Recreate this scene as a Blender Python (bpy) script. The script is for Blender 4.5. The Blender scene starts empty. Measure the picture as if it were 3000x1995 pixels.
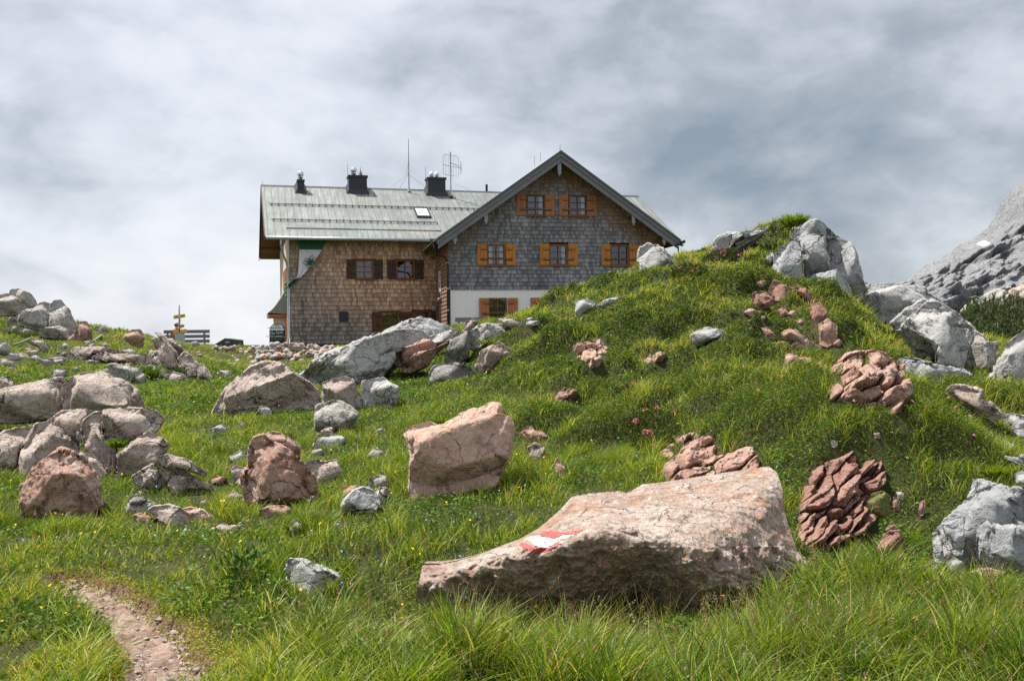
import bpy, bmesh, math, random
import numpy as np
from mathutils import Vector, Matrix
R = math.radians
scene = bpy.context.scene
COL = scene.collection
rng = np.random.default_rng(7)
random.seed(7)

# ------------------------------------------------------------------ camera
CAM = np.array([0.0, 0.0, 1.6]); ROLL = 0.012; F = 35.0/36.0*3000.0
cam_d = bpy.data.cameras.new('camera'); cam_d.lens = 35; cam_d.sensor_width = 36
cam_d.clip_start = 0.05; cam_d.clip_end = 9000
cam = bpy.data.objects.new('camera', cam_d); COL.objects.link(cam)
RX = np.array([math.cos(ROLL), 0, -math.sin(ROLL)]); UP = np.array([math.sin(ROLL), 0, math.cos(ROLL)]); FW = np.array([0, 1.0, 0])
M4 = Matrix(((RX[0], UP[0], -FW[0], CAM[0]), (RX[1], UP[1], -FW[1], CAM[1]), (RX[2], UP[2], -FW[2], CAM[2]), (0, 0, 0, 1)))
cam.matrix_world = M4
scene.camera = cam
scene.render.resolution_x = 1024; scene.render.resolution_y = 680
def ray(px, py):
    return (px-1500)/F*RX + (997.5-py)/F*UP + FW
def at(px, py, Y):                     # the point seen at a pixel of the 3000 px photograph, Y metres ahead
    return CAM + ray(px, py)*Y

# ------------------------------------------------------------------ sun, sky, exposure
SUN = np.array([-0.42, 0.17, 0.89]); SUN /= np.linalg.norm(SUN)
sun_d = bpy.data.lights.new('sun', 'SUN'); sun_d.energy = 4.8; sun_d.angle = R(0.8); sun_d.color = (1.0, 0.95, 0.86)
sun = bpy.data.objects.new('sun', sun_d); COL.objects.link(sun)
sun.rotation_euler = Vector(SUN).to_track_quat('Z', 'Y').to_euler()
world = bpy.data.worlds.new('World'); scene.world = world; world.use_nodes = True
wt = world.node_tree; wt.nodes.clear()
def N(t, typ, **kw):
    n = t.nodes.new(typ)
    for k, v in kw.items():
        if k in n.inputs: n.inputs[k].default_value = v
        else: setattr(n, k, v)
    return n
def mathn(t, op, a, b=None, c=None, clamp=False):
    n = t.nodes.new('ShaderNodeMath'); n.operation = op; n.use_clamp = clamp
    for i, v in enumerate((a, b, c)):
        if v is None: continue
        if isinstance(v, (int, float)): n.inputs[i].default_value = v
        else: t.links.new(v, n.inputs[i])
    return n.outputs[0]
def vmath(t, op, a, b=None):
    n = t.nodes.new('ShaderNodeVectorMath'); n.operation = op
    for i, v in enumerate((a, b)):
        if v is None: continue
        if isinstance(v, (tuple, list)): n.inputs[i].default_value = v
        else: t.links.new(v, n.inputs[i])
    return n
def ramp(t, fac, stops):
    n = t.nodes.new('ShaderNodeValToRGB'); e = n.color_ramp.elements
    while len(e) < len(stops): e.new(0.5)
    for i, (p, c) in enumerate(stops):
        e[i].position = p
        e[i].color = (c, c, c, 1) if isinstance(c, (int, float)) else (*c, 1)
    t.links.new(fac, n.inputs[0]); return n.outputs[0]
def mixc(t, fac, a, b, blend='MIX'):
    n = t.nodes.new('ShaderNodeMix'); n.data_type = 'RGBA'; n.blend_type = blend
    for i, v in ((0, fac), (6, a), (7, b)):
        if isinstance(v, (int, float)): n.inputs[i].default_value = v
        elif isinstance(v, (tuple, list)): n.inputs[i].default_value = (*v, 1)
        else: t.links.new(v, n.inputs[i])
    return n.outputs[2]
sky = N(wt, 'ShaderNodeTexSky', sky_type='NISHITA', sun_disc=False)
sky.sun_elevation = math.asin(SUN[2]); sky.sun_rotation = math.atan2(SUN[0], SUN[1])
bg1 = N(wt, 'ShaderNodeBackground', Strength=0.10); wt.links.new(sky.outputs[0], bg1.inputs[0])
tc = N(wt, 'ShaderNodeTexCoord'); D = vmath(wt, 'NORMALIZE', tc.outputs['Generated']).outputs[0]
sep = N(wt, 'ShaderNodeSeparateXYZ'); wt.links.new(D, sep.inputs[0])
cmb = vmath(wt, 'MULTIPLY', D, (2.7, 2.7, 4.6))
n1 = N(wt, 'ShaderNodeTexNoise', Scale=1.5, Detail=7.0, Roughness=0.52, Distortion=0.25); wt.links.new(vmath(wt, 'ADD', cmb.outputs[0], (3.7, 1.3, 0.0)).outputs[0], n1.inputs['Vector'])
n2 = N(wt, 'ShaderNodeTexNoise', Scale=3.1, Detail=7.0, Roughness=0.52, Distortion=0.3); wt.links.new(vmath(wt, 'ADD', cmb.outputs[0], (1.2, 7.7, 2.0)).outputs[0], n2.inputs['Vector'])
val = mathn(wt, 'ADD', mathn(wt, 'MULTIPLY', mathn(wt, 'SUBTRACT', n1.outputs[0], 0.5), 1.0), mathn(wt, 'MULTIPLY', mathn(wt, 'SUBTRACT', n2.outputs[0], 0.5), 1.0))
n3 = N(wt, 'ShaderNodeTexNoise', Scale=8.0, Detail=6.0, Roughness=0.55, Distortion=0.2); wt.links.new(vmath(wt, 'ADD', cmb.outputs[0], (5.2, 2.7, 1.0)).outputs[0], n3.inputs['Vector'])
val = mathn(wt, 'ADD', mathn(wt, 'ADD', val, 0.56), mathn(wt, 'MULTIPLY', mathn(wt, 'SUBTRACT', n3.outputs[0], 0.5), 0.22))
# banks of brighter and darker cloud, each placed by its compass bearing and height above the horizon
for (px, py, deg, amp) in ((250, 200, 11, .12), (650, 930, 7, .30), (100, 900, 6, .10), (1100, 330, 8, .10), (2080, 330, 10, -.15), (2350, 560, 9, -.22), (2750, 250, 9, -.10), (2740, 640, 3.6, .24),
                           (300, 640, 8, -.12), (1050, 690, 6, -.02), (1150, 60, 6, -.08), (1700, 480, 6, -.02), (2620, 800, 4, .08), (60, 640, 4, -.08)):
    d = ray(px, py); d /= np.linalg.norm(d)
    dot = vmath(wt, 'DOT_PRODUCT', D, tuple(float(v) for v in d)).outputs['Value']
    k = 1.0/(1-math.cos(R(deg)))
    g = mathn(wt, 'EXPONENT', mathn(wt, 'MULTIPLY', mathn(wt, 'SUBTRACT', 1.0, dot), -k))
    val = mathn(wt, 'ADD', val, mathn(wt, 'MULTIPLY', g, amp))
ccol = ramp(wt, val, [(0.0, (0.18, 0.22, 0.265)), (0.26, (0.285, 0.315, 0.35)), (0.48, (0.415, 0.445, 0.485)), (0.70, (0.54, 0.56, 0.605)), (1.0, (0.64, 0.65, 0.67))])
ccol = mixc(wt, 1.0, ccol, (1, 1, 1), 'MULTIPLY')
zen = ramp(wt, sep.outputs[2], [(0.0, 1.0), (0.36, 1.0), (0.75, 1.15), (1.0, 1.2)])
bg2 = N(wt, 'ShaderNodeBackground'); wt.links.new(ccol, bg2.inputs[0]); wt.links.new(zen, bg2.inputs[1])
mx = N(wt, 'ShaderNodeMixShader'); mx.inputs[0].default_value = 0.9
wt.links.new(bg1.outputs[0], mx.inputs[1]); wt.links.new(bg2.outputs[0], mx.inputs[2])
wo = N(wt, 'ShaderNodeOutputWorld'); wt.links.new(mx.outputs[0], wo.inputs[0])
scene.view_settings.view_transform = 'Standard'; scene.view_settings.look = 'None'; scene.view_settings.gamma = 1
scene.view_settings.exposure = 0.6
scene.render.engine = 'CYCLES'
cy = scene.cycles
cy.max_bounces = 5; cy.diffuse_bounces = 2; cy.glossy_bounces = 2; cy.transmission_bounces = 4; cy.transparent_max_bounces = 8
cy.use_denoising = False; cy.caustics_reflective = False; cy.caustics_refractive = False
try: cy.denoiser = 'OPENIMAGEDENOISE'; cy.denoising_input_passes = 'RGB_ALBEDO_NORMAL'
except Exception: pass
cy.use_adaptive_sampling = False
scene.render.filter_size = 1.2

# ------------------------------------------------------------------ helpers
def tag(o, label=None, cat=None, group=None, kind=None):
    if label: o['label'] = label
    if cat: o['category'] = cat
    if group: o['group'] = group
    if kind: o['kind'] = kind
    return o
def link(o, parent=None):
    COL.objects.link(o)
    if parent is not None: o.parent = parent
    return o
def empty(name, loc=(0, 0, 0), rz=0.0, parent=None):
    o = bpy.data.objects.new(name, None); o.empty_display_size = 0.2
    o.location = tuple(float(v) for v in loc); o.rotation_euler = (0, 0, rz); return link(o, parent)
def mesh_np(name, V, faces, mat=None, parent=None, smooth=True, loc=None, col=None):
    """V: (n,3) array; faces: list of int arrays, each (m,3) or (m,4)"""
    me = bpy.data.meshes.new(name)
    V = np.ascontiguousarray(V, dtype=np.float32)
    me.vertices.add(len(V)); me.vertices.foreach_set('co', V.ravel())
    faces = [np.asarray(f, dtype=np.int32) for f in faces if len(f)]
    loops = np.concatenate([f.ravel() for f in faces]); tot = np.concatenate([np.full(len(f), f.shape[1], np.int32) for f in faces])
    me.loops.add(len(loops)); me.loops.foreach_set('vertex_index', loops)
    st = np.concatenate([[0], np.cumsum(tot)[:-1]]).astype(np.int32)
    me.polygons.add(len(tot)); me.polygons.foreach_set('loop_start', st)
    me.polygons.foreach_set('use_smooth', np.full(len(tot), bool(smooth), dtype=bool))
    if col is not None:
        a = me.color_attributes.new('tint', 'FLOAT_COLOR', 'POINT')
        c4 = np.ones((len(V), 4), np.float32); c4[:, :3] = col
        a.data.foreach_set('color', c4.ravel())
    me.update(calc_edges=True); me.validate()
    if mat: me.materials.append(mat)
    o = bpy.data.objects.new(name, me)
    if loc is not None: o.location = tuple(float(v) for v in loc)
    return link(o, parent)
_perm = rng.permutation(256); _perm = np.concatenate([_perm, _perm, _perm])
_g = rng.normal(size=(256, 3)); _g /= np.linalg.norm(_g, axis=1)[:, None]
def pn(p):
    p = np.asarray(p, np.float64); i = np.floor(p).astype(np.int64); f = p-i; i &= 255
    u = f*f*f*(f*(f*6-15)+10); out = 0
    for dx in (0, 1):
        wx = u[:, 0] if dx else 1-u[:, 0]
        a = _perm[(i[:, 0]+dx) & 255]
        for dy in (0, 1):
            wy = wx*(u[:, 1] if dy else 1-u[:, 1])
            b = _perm[a+((i[:, 1]+dy) & 255)]
            for dz in (0, 1):
                w = wy*(u[:, 2] if dz else 1-u[:, 2])
                g = _g[_perm[b+((i[:, 2]+dz) & 255)]]
                out = out+w*(g[:, 0]*(f[:, 0]-dx)+g[:, 1]*(f[:, 1]-dy)+g[:, 2]*(f[:, 2]-dz))
    return out*1.5
def fbm(p, octv=4, gain=0.5, lac=2.03):
    s = 0; a = 1.0; p = np.asarray(p, float)
    for k in range(octv):
        s = s+a*pn(p+k*17.3); p = p*lac; a *= gain
    return s
def p2(x, y, sc, off=0.0):
    return np.stack([x*sc+off, y*sc+off*0.7+3.1, np.full_like(x, off+0.37)], 1)
def sstep(a, b, x):
    t = np.clip((x-a)/(b-a), 0, 1); return t*t*(3-2*t)

# ------------------------------------------------------------------ materials
def newmat(name):
    m = bpy.data.materials.new(name); m.use_nodes = True; t = m.node_tree; t.nodes.clear()
    o = N(t, 'ShaderNodeOutputMaterial'); b = N(t, 'ShaderNodeBsdfPrincipled'); t.links.new(b.outputs[0], o.inputs[0])
    return m, t, b, o
def bump(t, b, h, strength=0.3, dist=0.02):
    n = N(t, 'ShaderNodeBump', Strength=strength, Distance=dist); t.links.new(h, n.inputs['Height']); t.links.new(n.outputs[0], b.inputs['Normal']); return n
def noise(t, vec, scale, detail=5.0, rough=0.55, dist=0.0):
    n = N(t, 'ShaderNodeTexNoise', Scale=scale, Detail=detail, Roughness=rough, Distortion=dist); t.links.new(vec, n.inputs['Vector']); return n.outputs[0]
def simple(name, col, rough=0.6, metal=0.0, var=0.15, sc=6.0, bm=0.15, coords='Object'):
    m, t, b, o = newmat(name); tc = N(t, 'ShaderNodeTexCoord')
    n = noise(t, tc.outputs[coords], sc, 6)
    c = ramp(t, n, [(0.25, tuple(v*(1-var) for v in col)), (0.75, tuple(min(1, v*(1+var)) for v in col))])
    t.links.new(c, b.inputs['Base Color']); b.inputs['Roughness'].default_value = rough; b.inputs['Metallic'].default_value = metal
    n2 = noise(t, tc.outputs[coords], sc*9, 4); bump(t, b, n2, bm, 0.01)
    return m
def rock_mat(name, a, b2, c3, ks=1.0, dark=(0.05, 0.045, 0.04), pale=(0.55, 0.54, 0.52), pale_amt=0.5, dark_amt=0.7, strata=None, net=1.0, rust=None, crust_shade=None):
    m, t, b, o = newmat(name); g = N(t, 'ShaderNodeNewGeometry'); P = g.outputs['Position']
    P = vmath(t, 'SCALE', P); P.inputs['Scale'].default_value = ks; P = P.outputs[0]
    n1 = noise(t, P, 1.7, 6, 0.6, 0.4); n2 = noise(t, P, 7.0, 7, 0.65, 0.2); n3 = noise(t, P, 26.0, 6, 0.7)
    c = ramp(t, n1, [(0.32, a), (0.5, b2), (0.68, c3)])
    c = mixc(t, ramp(t, n2, [(0.35, 0.0), (0.7, 0.75)]), c, b2)
    if rust: c = mixc(t, ramp(t, noise(t, vmath(t, 'ADD', P, (2.2, 8.1, 3.3)).outputs[0], 2.6, 7, .65, .6), [(0.52, 0.0), (0.66, 0.7)]), c, rust)
    lich = ramp(t, n2, [(0.53, 0.0), (0.64, pale_amt)]); c = mixc(t, lich, c, pale)
    nd = noise(t, vmath(t, 'ADD', P, (7.3, 1.9, 4.4)).outputs[0], 4.6, 8, 0.7, 0.5)
    if crust_shade: c = mixc(t, mathn(t, 'MULTIPLY', N(t, 'ShaderNodeVertexColor', layer_name='tint').outputs[0], ramp(t, n2, [(0.3, 0.8), (0.6, 0.3)])), c, crust_shade)  # brown crust colour that also paints shade onto the front face
    dk = ramp(t, nd, [(0.54, 0.0), (0.70, dark_amt)]); c = mixc(t, dk, c, tuple(v*0.45 for v in a))
    sp = ramp(t, n3, [(0.54, 0.0), (0.64, dark_amt*0.95)]); c = mixc(t, sp, c, dark)
    vo = N(t, 'ShaderNodeTexVoronoi', feature='DISTANCE_TO_EDGE', Scale=2.6)
    dv = N(t, 'ShaderNodeTexNoise', Scale=3.0, Detail=5.0); t.links.new(P, dv.inputs['Vector'])
    off = vmath(t, 'SCALE', dv.outputs['Color']); off.inputs['Scale'].default_value = 0.55
    t.links.new(vmath(t, 'ADD', P, off.outputs[0]).outputs[0], vo.inputs['Vector'])
    cr = ramp(t, vo.outputs['Distance'], [(0.0, 1.0), (0.006, 0.7), (0.02, 0.0)])
    crm = mathn(t, 'MULTIPLY', cr, ramp(t, n1, [(0.46, 0.0), (0.62, 0.85)]))
    c = mixc(t, crm, c, dark)
    vo2 = N(t, 'ShaderNodeTexVoronoi', feature='DISTANCE_TO_EDGE', Scale=0.9); t.links.new(vmath(t, 'ADD', vmath(t, 'MULTIPLY', P, (1.0, 1.0, 1.7)).outputs[0], off.outputs[0]).outputs[0], vo2.inputs['Vector'])
    cr2 = mathn(t, 'MULTIPLY', ramp(t, vo2.outputs['Distance'], [(0.0, 1.0), (0.006, 0.8), (0.014, 0.0)]), ramp(t, noise(t, P, 1.1, 3), [(0.50, 0.0), (0.58, net)])); c = mixc(t, cr2, c, dark)
    t.links.new(c, b.inputs['Base Color']); b.inputs['Roughness'].default_value = 0.86; b.inputs['Specular IOR Level'].default_value = 0.25
    h = mathn(t, 'ADD', mathn(t, 'MULTIPLY', n2, 1.0), mathn(t, 'MULTIPLY', n3, 0.5))
    h = mathn(t, 'SUBTRACT', h, mathn(t, 'MULTIPLY', mathn(t, 'ADD', crm, cr2), 0.8))
    if strata:
        w = N(t, 'ShaderNodeTexWave', Scale=strata[3], Distortion=3.0, Detail=4.0); w.inputs['Detail Scale'].default_value = 1.2
        mp = N(t, 'ShaderNodeMapping'); mp.inputs['Rotation'].default_value = strata[:3]; t.links.new(P, mp.inputs['Vector']); t.links.new(mp.outputs[0], w.inputs['Vector'])
        h = mathn(t, 'ADD', h, mathn(t, 'MULTIPLY', w.outputs['Fac'], 0.7))
    bump(t, b, h, 0.9, 0.06/ks)
    return m
MAT = {
 'grey': rock_mat('grey_limestone', (0.31, 0.285, 0.255), (0.43, 0.40, 0.37), (0.54, 0.515, 0.49), 1.0),
 'pale': rock_mat('pale_limestone', (0.32, 0.315, 0.305), (0.43, 0.425, 0.41), (0.53, 0.525, 0.51), 0.9, pale=(0.60, 0.60, 0.58), dark_amt=0.35),
 'blue': rock_mat('blue_grey_limestone', (0.26, 0.27, 0.275), (0.37, 0.38, 0.385), (0.48, 0.485, 0.49), 0.8, pale=(0.60, 0.60, 0.58), dark_amt=0.35, dark=(0.07, 0.06, 0.05)),
 'pinkgrey': rock_mat('pinkish_grey_limestone', (0.35, 0.27, 0.23), (0.47, 0.38, 0.33), (0.56, 0.49, 0.44), 1.0),
 'pink': rock_mat('salmon_limestone', (0.47, 0.285, 0.215), (0.58, 0.385, 0.305), (0.62, 0.46, 0.38), 1.0, pale=(0.62, 0.52, 0.46), net=0.3, dark_amt=0.3, dark=(0.12, 0.08, 0.06)),
 'rust': rock_mat('rusty_limestone', (0.33, 0.17, 0.12), (0.46, 0.285, 0.22), (0.54, 0.40, 0.34), 1.1, pale=(0.52, 0.46, 0.42)),
 'red': rock_mat('dark_red_marl', (0.20, 0.095, 0.072), (0.33, 0.18, 0.14), (0.46, 0.30, 0.25), 2.2, pale=(0.42, 0.31, 0.27), pale_amt=0.3, dark=(0.04, 0.02, 0.016)),
 'dark': rock_mat('lichened_dark_limestone', (0.12, 0.115, 0.105), (0.22, 0.21, 0.195), (0.36, 0.34, 0.315), 1.1),
 'moss': rock_mat('mossy_stone', (0.08, 0.10, 0.02), (0.15, 0.15, 0.045), (0.24, 0.18, 0.08), 2.5, pale=(0.22, 0.25, 0.06)),
 'boulder': rock_mat('marked_boulder_stone', (0.27, 0.17, 0.125), (0.41, 0.315, 0.26), (0.52, 0.455, 0.40), 1.7, pale=(0.58, 0.565, 0.535), pale_amt=0.55, dark=(0.045, 0.033, 0.025), dark_amt=0.8, net=0.25, rust=(0.40, 0.17, 0.085), crust_shade=(0.30, 0.19, 0.125)),
}

# ------------------------------------------------------------------ terrain: one height field through surveyed ground points
CTRL = []
for c in ((480,1990,4.6),(60,1990,4.7),(950,1990,4.55),(1500,1990,4.8),(2050,1990,4.8),(2500,1990,4.75),(2990,1990,4.6),
          (200,1700,6.7),(500,1700,6.7),(900,1700,6.6),(60,1520,9.2),(420,1520,9.2),(800,1520,9.0),(1020,1480,9.3),
          (0,1400,11.3),(700,1400,11.2),(1050,1390,11),(470,1200,17),(800,1210,16),(1000,1230,15),(30,1250,15),
          (560,1130,22),(850,1130,21),(1150,1120,20.5),(620,1060,32),(760,1078,30),(900,1075,31),(700,1022,42),
          (50,1130,19),(0,1085,23),(100,1030,27),(300,1020,28),(450,1050,27),(160,975,33),(300,985,33),(470,1000,35),(350,972,36.5),(0,935,33),(30,915,36),
          (600,1022,43),(540,1022,39),(640,1027,39),(800,1032,42),(900,1037,41),(1250,1920,5.6),(1700,1960,5.5),(2100,1920,5.7),(2300,1750,6.0),(2700,1780,5.9),(2990,1780,5.9),(1200,1500,8.6),(1500,1500,8.2),(1250,1400,10.2),(1700,1420,9.2),
          (1900,1360,9.9),(2300,1420,8.5),(2320,1560,7.7),(2550,1660,7.1),(2700,1560,7.8),(2850,1320,8.8),(2600,1280,8.5),(2990,1430,8.3),
          (1600,1250,13),(2000,1250,11.2),(2400,1210,9.9),(2750,1200,10.6),(2950,1270,10.4),(1400,1200,15),(1320,1100,20),(1700,1100,16),(2100,1100,15.2),(2400,1100,14.5),
          (1250,1050,25),(1500,1000,22.5),(1700,950,20.5),(2000,950,19),(2250,950,18),(2650,1010,19.5),(1600,902,25.5),(1560,918,28),(1650,872,25.5),(1900,850,22),(2150,800,21.5),(2350,850,20),
          (1750,806,26),(1900,779,26),(2080,768,25),(2200,722,24.5),(2320,655,25),(1420,945,33),(1520,925,31.5),(1350,965,38),
          (2520,905,23),(2580,965,21.5),(2700,1040,18.5),(2850,1170,13),(2990,1180,12.6),(2990,1090,18),(2700,1000,24),(2850,1020,24),(2990,1025,24),(2610,935,25.5),(2800,1010,30),(2950,1010,30),(2560,905,28)):
    CTRL.append(at(*c))
for c in ((0,0,0),(-3,2,.02),(3,2,.02),(0,-8,-.3),(8,3,.05),(-8,3,.1),(12,7,.5),(-14,10,.5),(-22,22,1.3),(-25,36,2.2),(-20,46,1.2),
          (6,33,3.0),(10,34,3.6),(3,39,2.0),(0,42,1.75),(-5,45,1.5),(5,47,1.8),(11,48,1.3),(16,40,1.0),(-11,48.5,1.12),(-14,50,1.08),(-18,50,1.1),
          (0,56,1.3),(-10,58,.8),(10,60,1.0),(-20,58,-.5),(25,58,0.0),(13,31,1.5),(17,31,1.1),(21,30,1.1),(12.5,26.5,1.3),(22,20,1.6),(18,12,1.2),(30,40,1.5),(14,38,1.0),(0,72,-3),(-30,70,-4),(30,72,-2),(-38,50,.5),(40,20,2),(-35,10,1),(35,0,1),(0,-30,-1),(-30,-20,-1),(30,-20,-1)):
    CTRL.append(np.array(c, float))
CTRL = np.array(CTRL); _P = CTRL[:, :2]/10
def _phi(d2): return np.where(d2 > 0, 0.5*d2*np.log(d2+1e-12), 0)
def _tps_fit():
    n = len(_P); d2 = ((_P[:, None]-_P[None])**2).sum(-1); A = np.zeros((n+3, n+3))
    A[:n, :n] = _phi(d2)+np.eye(n)*0.004; A[:n, n] = 1; A[:n, n+1:] = _P; A[n, :n] = 1; A[n+1:, :n] = _P.T
    return np.linalg.solve(A, np.concatenate([CTRL[:, 2], np.zeros(3)]))
_W = _tps_fit()
def tps(x, y):
    out = np.empty(len(x)); n = len(_P)
    for s in range(0, len(x), 60000):
        q = np.stack([x[s:s+60000], y[s:s+60000]], 1)/10
        d2 = (q**2).sum(1)[:, None]+(_P**2).sum(1)[None]-2*q@_P.T
        out[s:s+60000] = _phi(np.maximum(d2, 0))@_W[:n]+_W[n]+q@_W[n+1:]
    return out
# path: centre line and half width, walked over the ground
def flat_at(px, py):
    r = ray(px, py); Y = -1.6/r[2]; return CAM+r*Y
PATH = [(485,2060,.24),(490,1995,.24),(462,1920,.215),(425,1855,.20),(362,1795,.19),(285,1745,.18),(210,1708,.16),(150,1694,.06)]
PPTS = np.array([[*flat_at(a, b)[:2], w*.86] for a, b, w in PATH])
def path_dist(x, y):
    best = np.full(len(x), 1e9); 
    for a, b in zip(PPTS[:-1], PPTS[1:]):
        d = b[:2]-a[:2]; L = (d**2).sum(); t = np.clip(((x-a[0])*d[0]+(y-a[1])*d[1])/L, 0, 1)
        dd = np.hypot(x-a[0]-t*d[0], y-a[1]-t*d[1])-(a[2]+(b[2]-a[2])*t)
        best = np.minimum(best, dd)
    return best                        # signed distance to the path's edge
def ctps_hit(px, py):
    r = ray(px, py); Ys = np.arange(5, 40, .1); P = CAM[None]+r[None]*Ys[:, None]; k = np.nonzero(P[:, 2] <= tps(P[:, 0], P[:, 1]))[0]
    return P[k[0]] if len(k) else P[-1]
# hummocks of heath and old turf: pixel, width, height
HUM = [(1640,905,.55,.3),(1868,852,.6,.2),(1765,862,.5,.2),(1640,1055,.6,.3),(1868,1025,.8,.32),(1985,1020,.8,.32),(2020,1135,.6,.28),(1950,900,.6,.22),(2110,868,.7,.28),(2220,1015,.6,.25),(2300,1020,.6,.28),(2230,1055,.6,.28),(2410,1052,.6,.3),(2390,1135,.5,.28),
       (1745,1145,.6,.28),(2075,975,.6,.24),(1790,945,.6,.22),(1910,930,.6,.22),(2245,795,.5,.25),(2290,785,.5,.25),(2365,905,.5,.25),(2440,950,.6,.28),(2455,925,.5,.25),(2355,945,.5,.25),(2215,855,.6,.25),(2180,1090,.6,.28),(2080,1180,.5,.25),(1700,1230,.5,.22),(1640,1130,.5,.22),(1480,1035,.5,.25),(1560,1000,.5,.22),(2160,1230,.5,.24),(2330,1200,.5,.25),(2480,1230,.5,.25),(2600,1240,.5,.24),(2560,1190,.5,.22),(1960,1215,.5,.22),(1850,1250,.5,.2),(1530,1160,.5,.2),(1600,1290,.45,.2),(2700,1330,.45,.2),(2560,1330,.4,.2),(2360,1280,.4,.22),(2240,1290,.4,.22),(1760,1330,.4,.18),(1440,1290,.4,.18),(2650,975,.6,.3),(2760,1240,.5,.2),(2880,1235,.5,.22),(2960,1220,.5,.22)]
HUMW = [(*ctps_hit(a, b)[:2], w, h) for a, b, w, h in HUM]
def hummocks(x, y):
    z = np.zeros(len(x)); m = np.zeros(len(x))
    wx = x+.22*pn(p2(x, y, 1.7, 51.0)); wy = y+.22*pn(p2(x, y, 1.7, 63.0))
    for a, b, w, h in HUMW:
        dx = (wx-a)/(w*1.25); dy = (wy-b-.1); dy = np.where(dy < 0, dy/(w*.55), dy/(w*1.3)); e = np.exp(-(dx*dx+dy*dy)**2); z = np.maximum(z, 1.3*h*e); m = np.maximum(m, e)
    return z, m
def terrain(x, y):
    r = np.hypot(x, y); z = tps(x, np.clip(y, -30, 75))
    w = sstep(58, 90, r); z = z*(1-w)+w*(-2.0-np.minimum((r-58)*0.07, 120))
    pd = path_dist(x, y)+0.05*pn(p2(x, y, 5.0, 9.0))+0.02*pn(p2(x, y, 17.0, 2.0))
    near = sstep(70, 40, r)
    hill = np.clip(0.35+0.65*sstep(0.3, 1.6, z)*sstep(-6, 1, x), 0, 1)
    b1 = 1-np.abs(pn(p2(x, y, 0.85, 3.0)))*1.6; b2 = 1-np.abs(pn(p2(x, y*1.25, 1.9, 11.0)))*1.7; b3 = pn(p2(x, y, 5.2, 6.0))
    calm = sstep(0.0, 0.6, pd)
    z = z+near*calm*(0.25*hill*(b1-0.45)+0.16*hill*(b2-0.4)+0.025*b3)+near*0.28*pn(p2(x, y, 0.28, 21.0))*sstep(6, 14, r)*hill
    # sheep-trodden ledges: flat treads and steep risers across the knoll
    kn = sstep(.35, 1.0, z)*sstep(-3.5, 0.5, x)*near*sstep(8, 10.5, r); stp = 0.52
    q_ = z/stp+1.1*pn(p2(x, y, .55, 41.0))+.45*pn(p2(x, y, 1.6, 8.0)); fr = q_-np.floor(q_); msk = kn*sstep(-.35, .25, pn(p2(x, y, .45, 77.0)))
    z = z+msk*.85*stp*(sstep(.45, 1.0, fr)-fr)
    z = z+hummocks(x, y)[0]*near
    s = sstep(0.05, -0.05, pd)*sstep(12, 9, r)
    z = z-0.085*s+s*(0.02*pn(p2(x, y, 9.0, 4.0))+0.014*pn(p2(x, y, 22.0, 4.0)))
    return z, pd
A_F = np.linspace(-34, 34, 900); A_C1 = np.linspace(-180, -36, 30); A_C2 = np.linspace(36, 180, 30)
R_F = np.exp(np.linspace(math.log(1.0), math.log(80), 640)); R_N = np.array([.12, .35, .65]); R_X = np.exp(np.linspace(math.log(86), math.log(4500), 22))
ANG = np.concatenate([A_C1, A_F, A_C2]); RAD = np.concatenate([R_N, R_F, R_X])
GA, GR = np.meshgrid(np.radians(ANG), RAD, indexing='ij')
GX = (GR*np.sin(GA)).ravel(); GY = (GR*np.cos(GA)).ravel()
GZ, GPD = terrain(GX, GY)
NA, NR = len(ANG), len(RAD)
F0 = len(A_C1); ZF = GZ.reshape(NA, NR)[F0:F0+900, 3:3+640]
def ground(x, y):                       # height of the built ground sheet
    x = np.atleast_1d(np.asarray(x, float)); y = np.atleast_1d(np.asarray(y, float))
    a = (np.degrees(np.arctan2(x, y))+34)/68*899; r = np.log(np.maximum(np.hypot(x, y), 1.0))/math.log(80)*639
    a = np.clip(a, 0, 898.999); r = np.clip(r, 0, 638.999); i = a.astype(int); j = r.astype(int); u = a-i; v = r-j
    return ZF[i, j]*(1-u)*(1-v)+ZF[i+1, j]*u*(1-v)+ZF[i, j+1]*(1-u)*v+ZF[i+1, j+1]*u*v
_YS = np.concatenate([np.arange(3.0, 30, 0.03), np.arange(30, 75, 0.1)])
def hit(px, py, lo=3.0):                # depth at which the sight line of a pixel meets the ground
    r = ray(px, py); P = CAM[None]+r[None]*_YS[:, None]
    g = ground(P[:, 0], P[:, 1]); k = np.nonzero((P[:, 2] <= g) & (_YS >= lo))[0]
    return _YS[k[0]] if len(k) else 30.0

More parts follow.
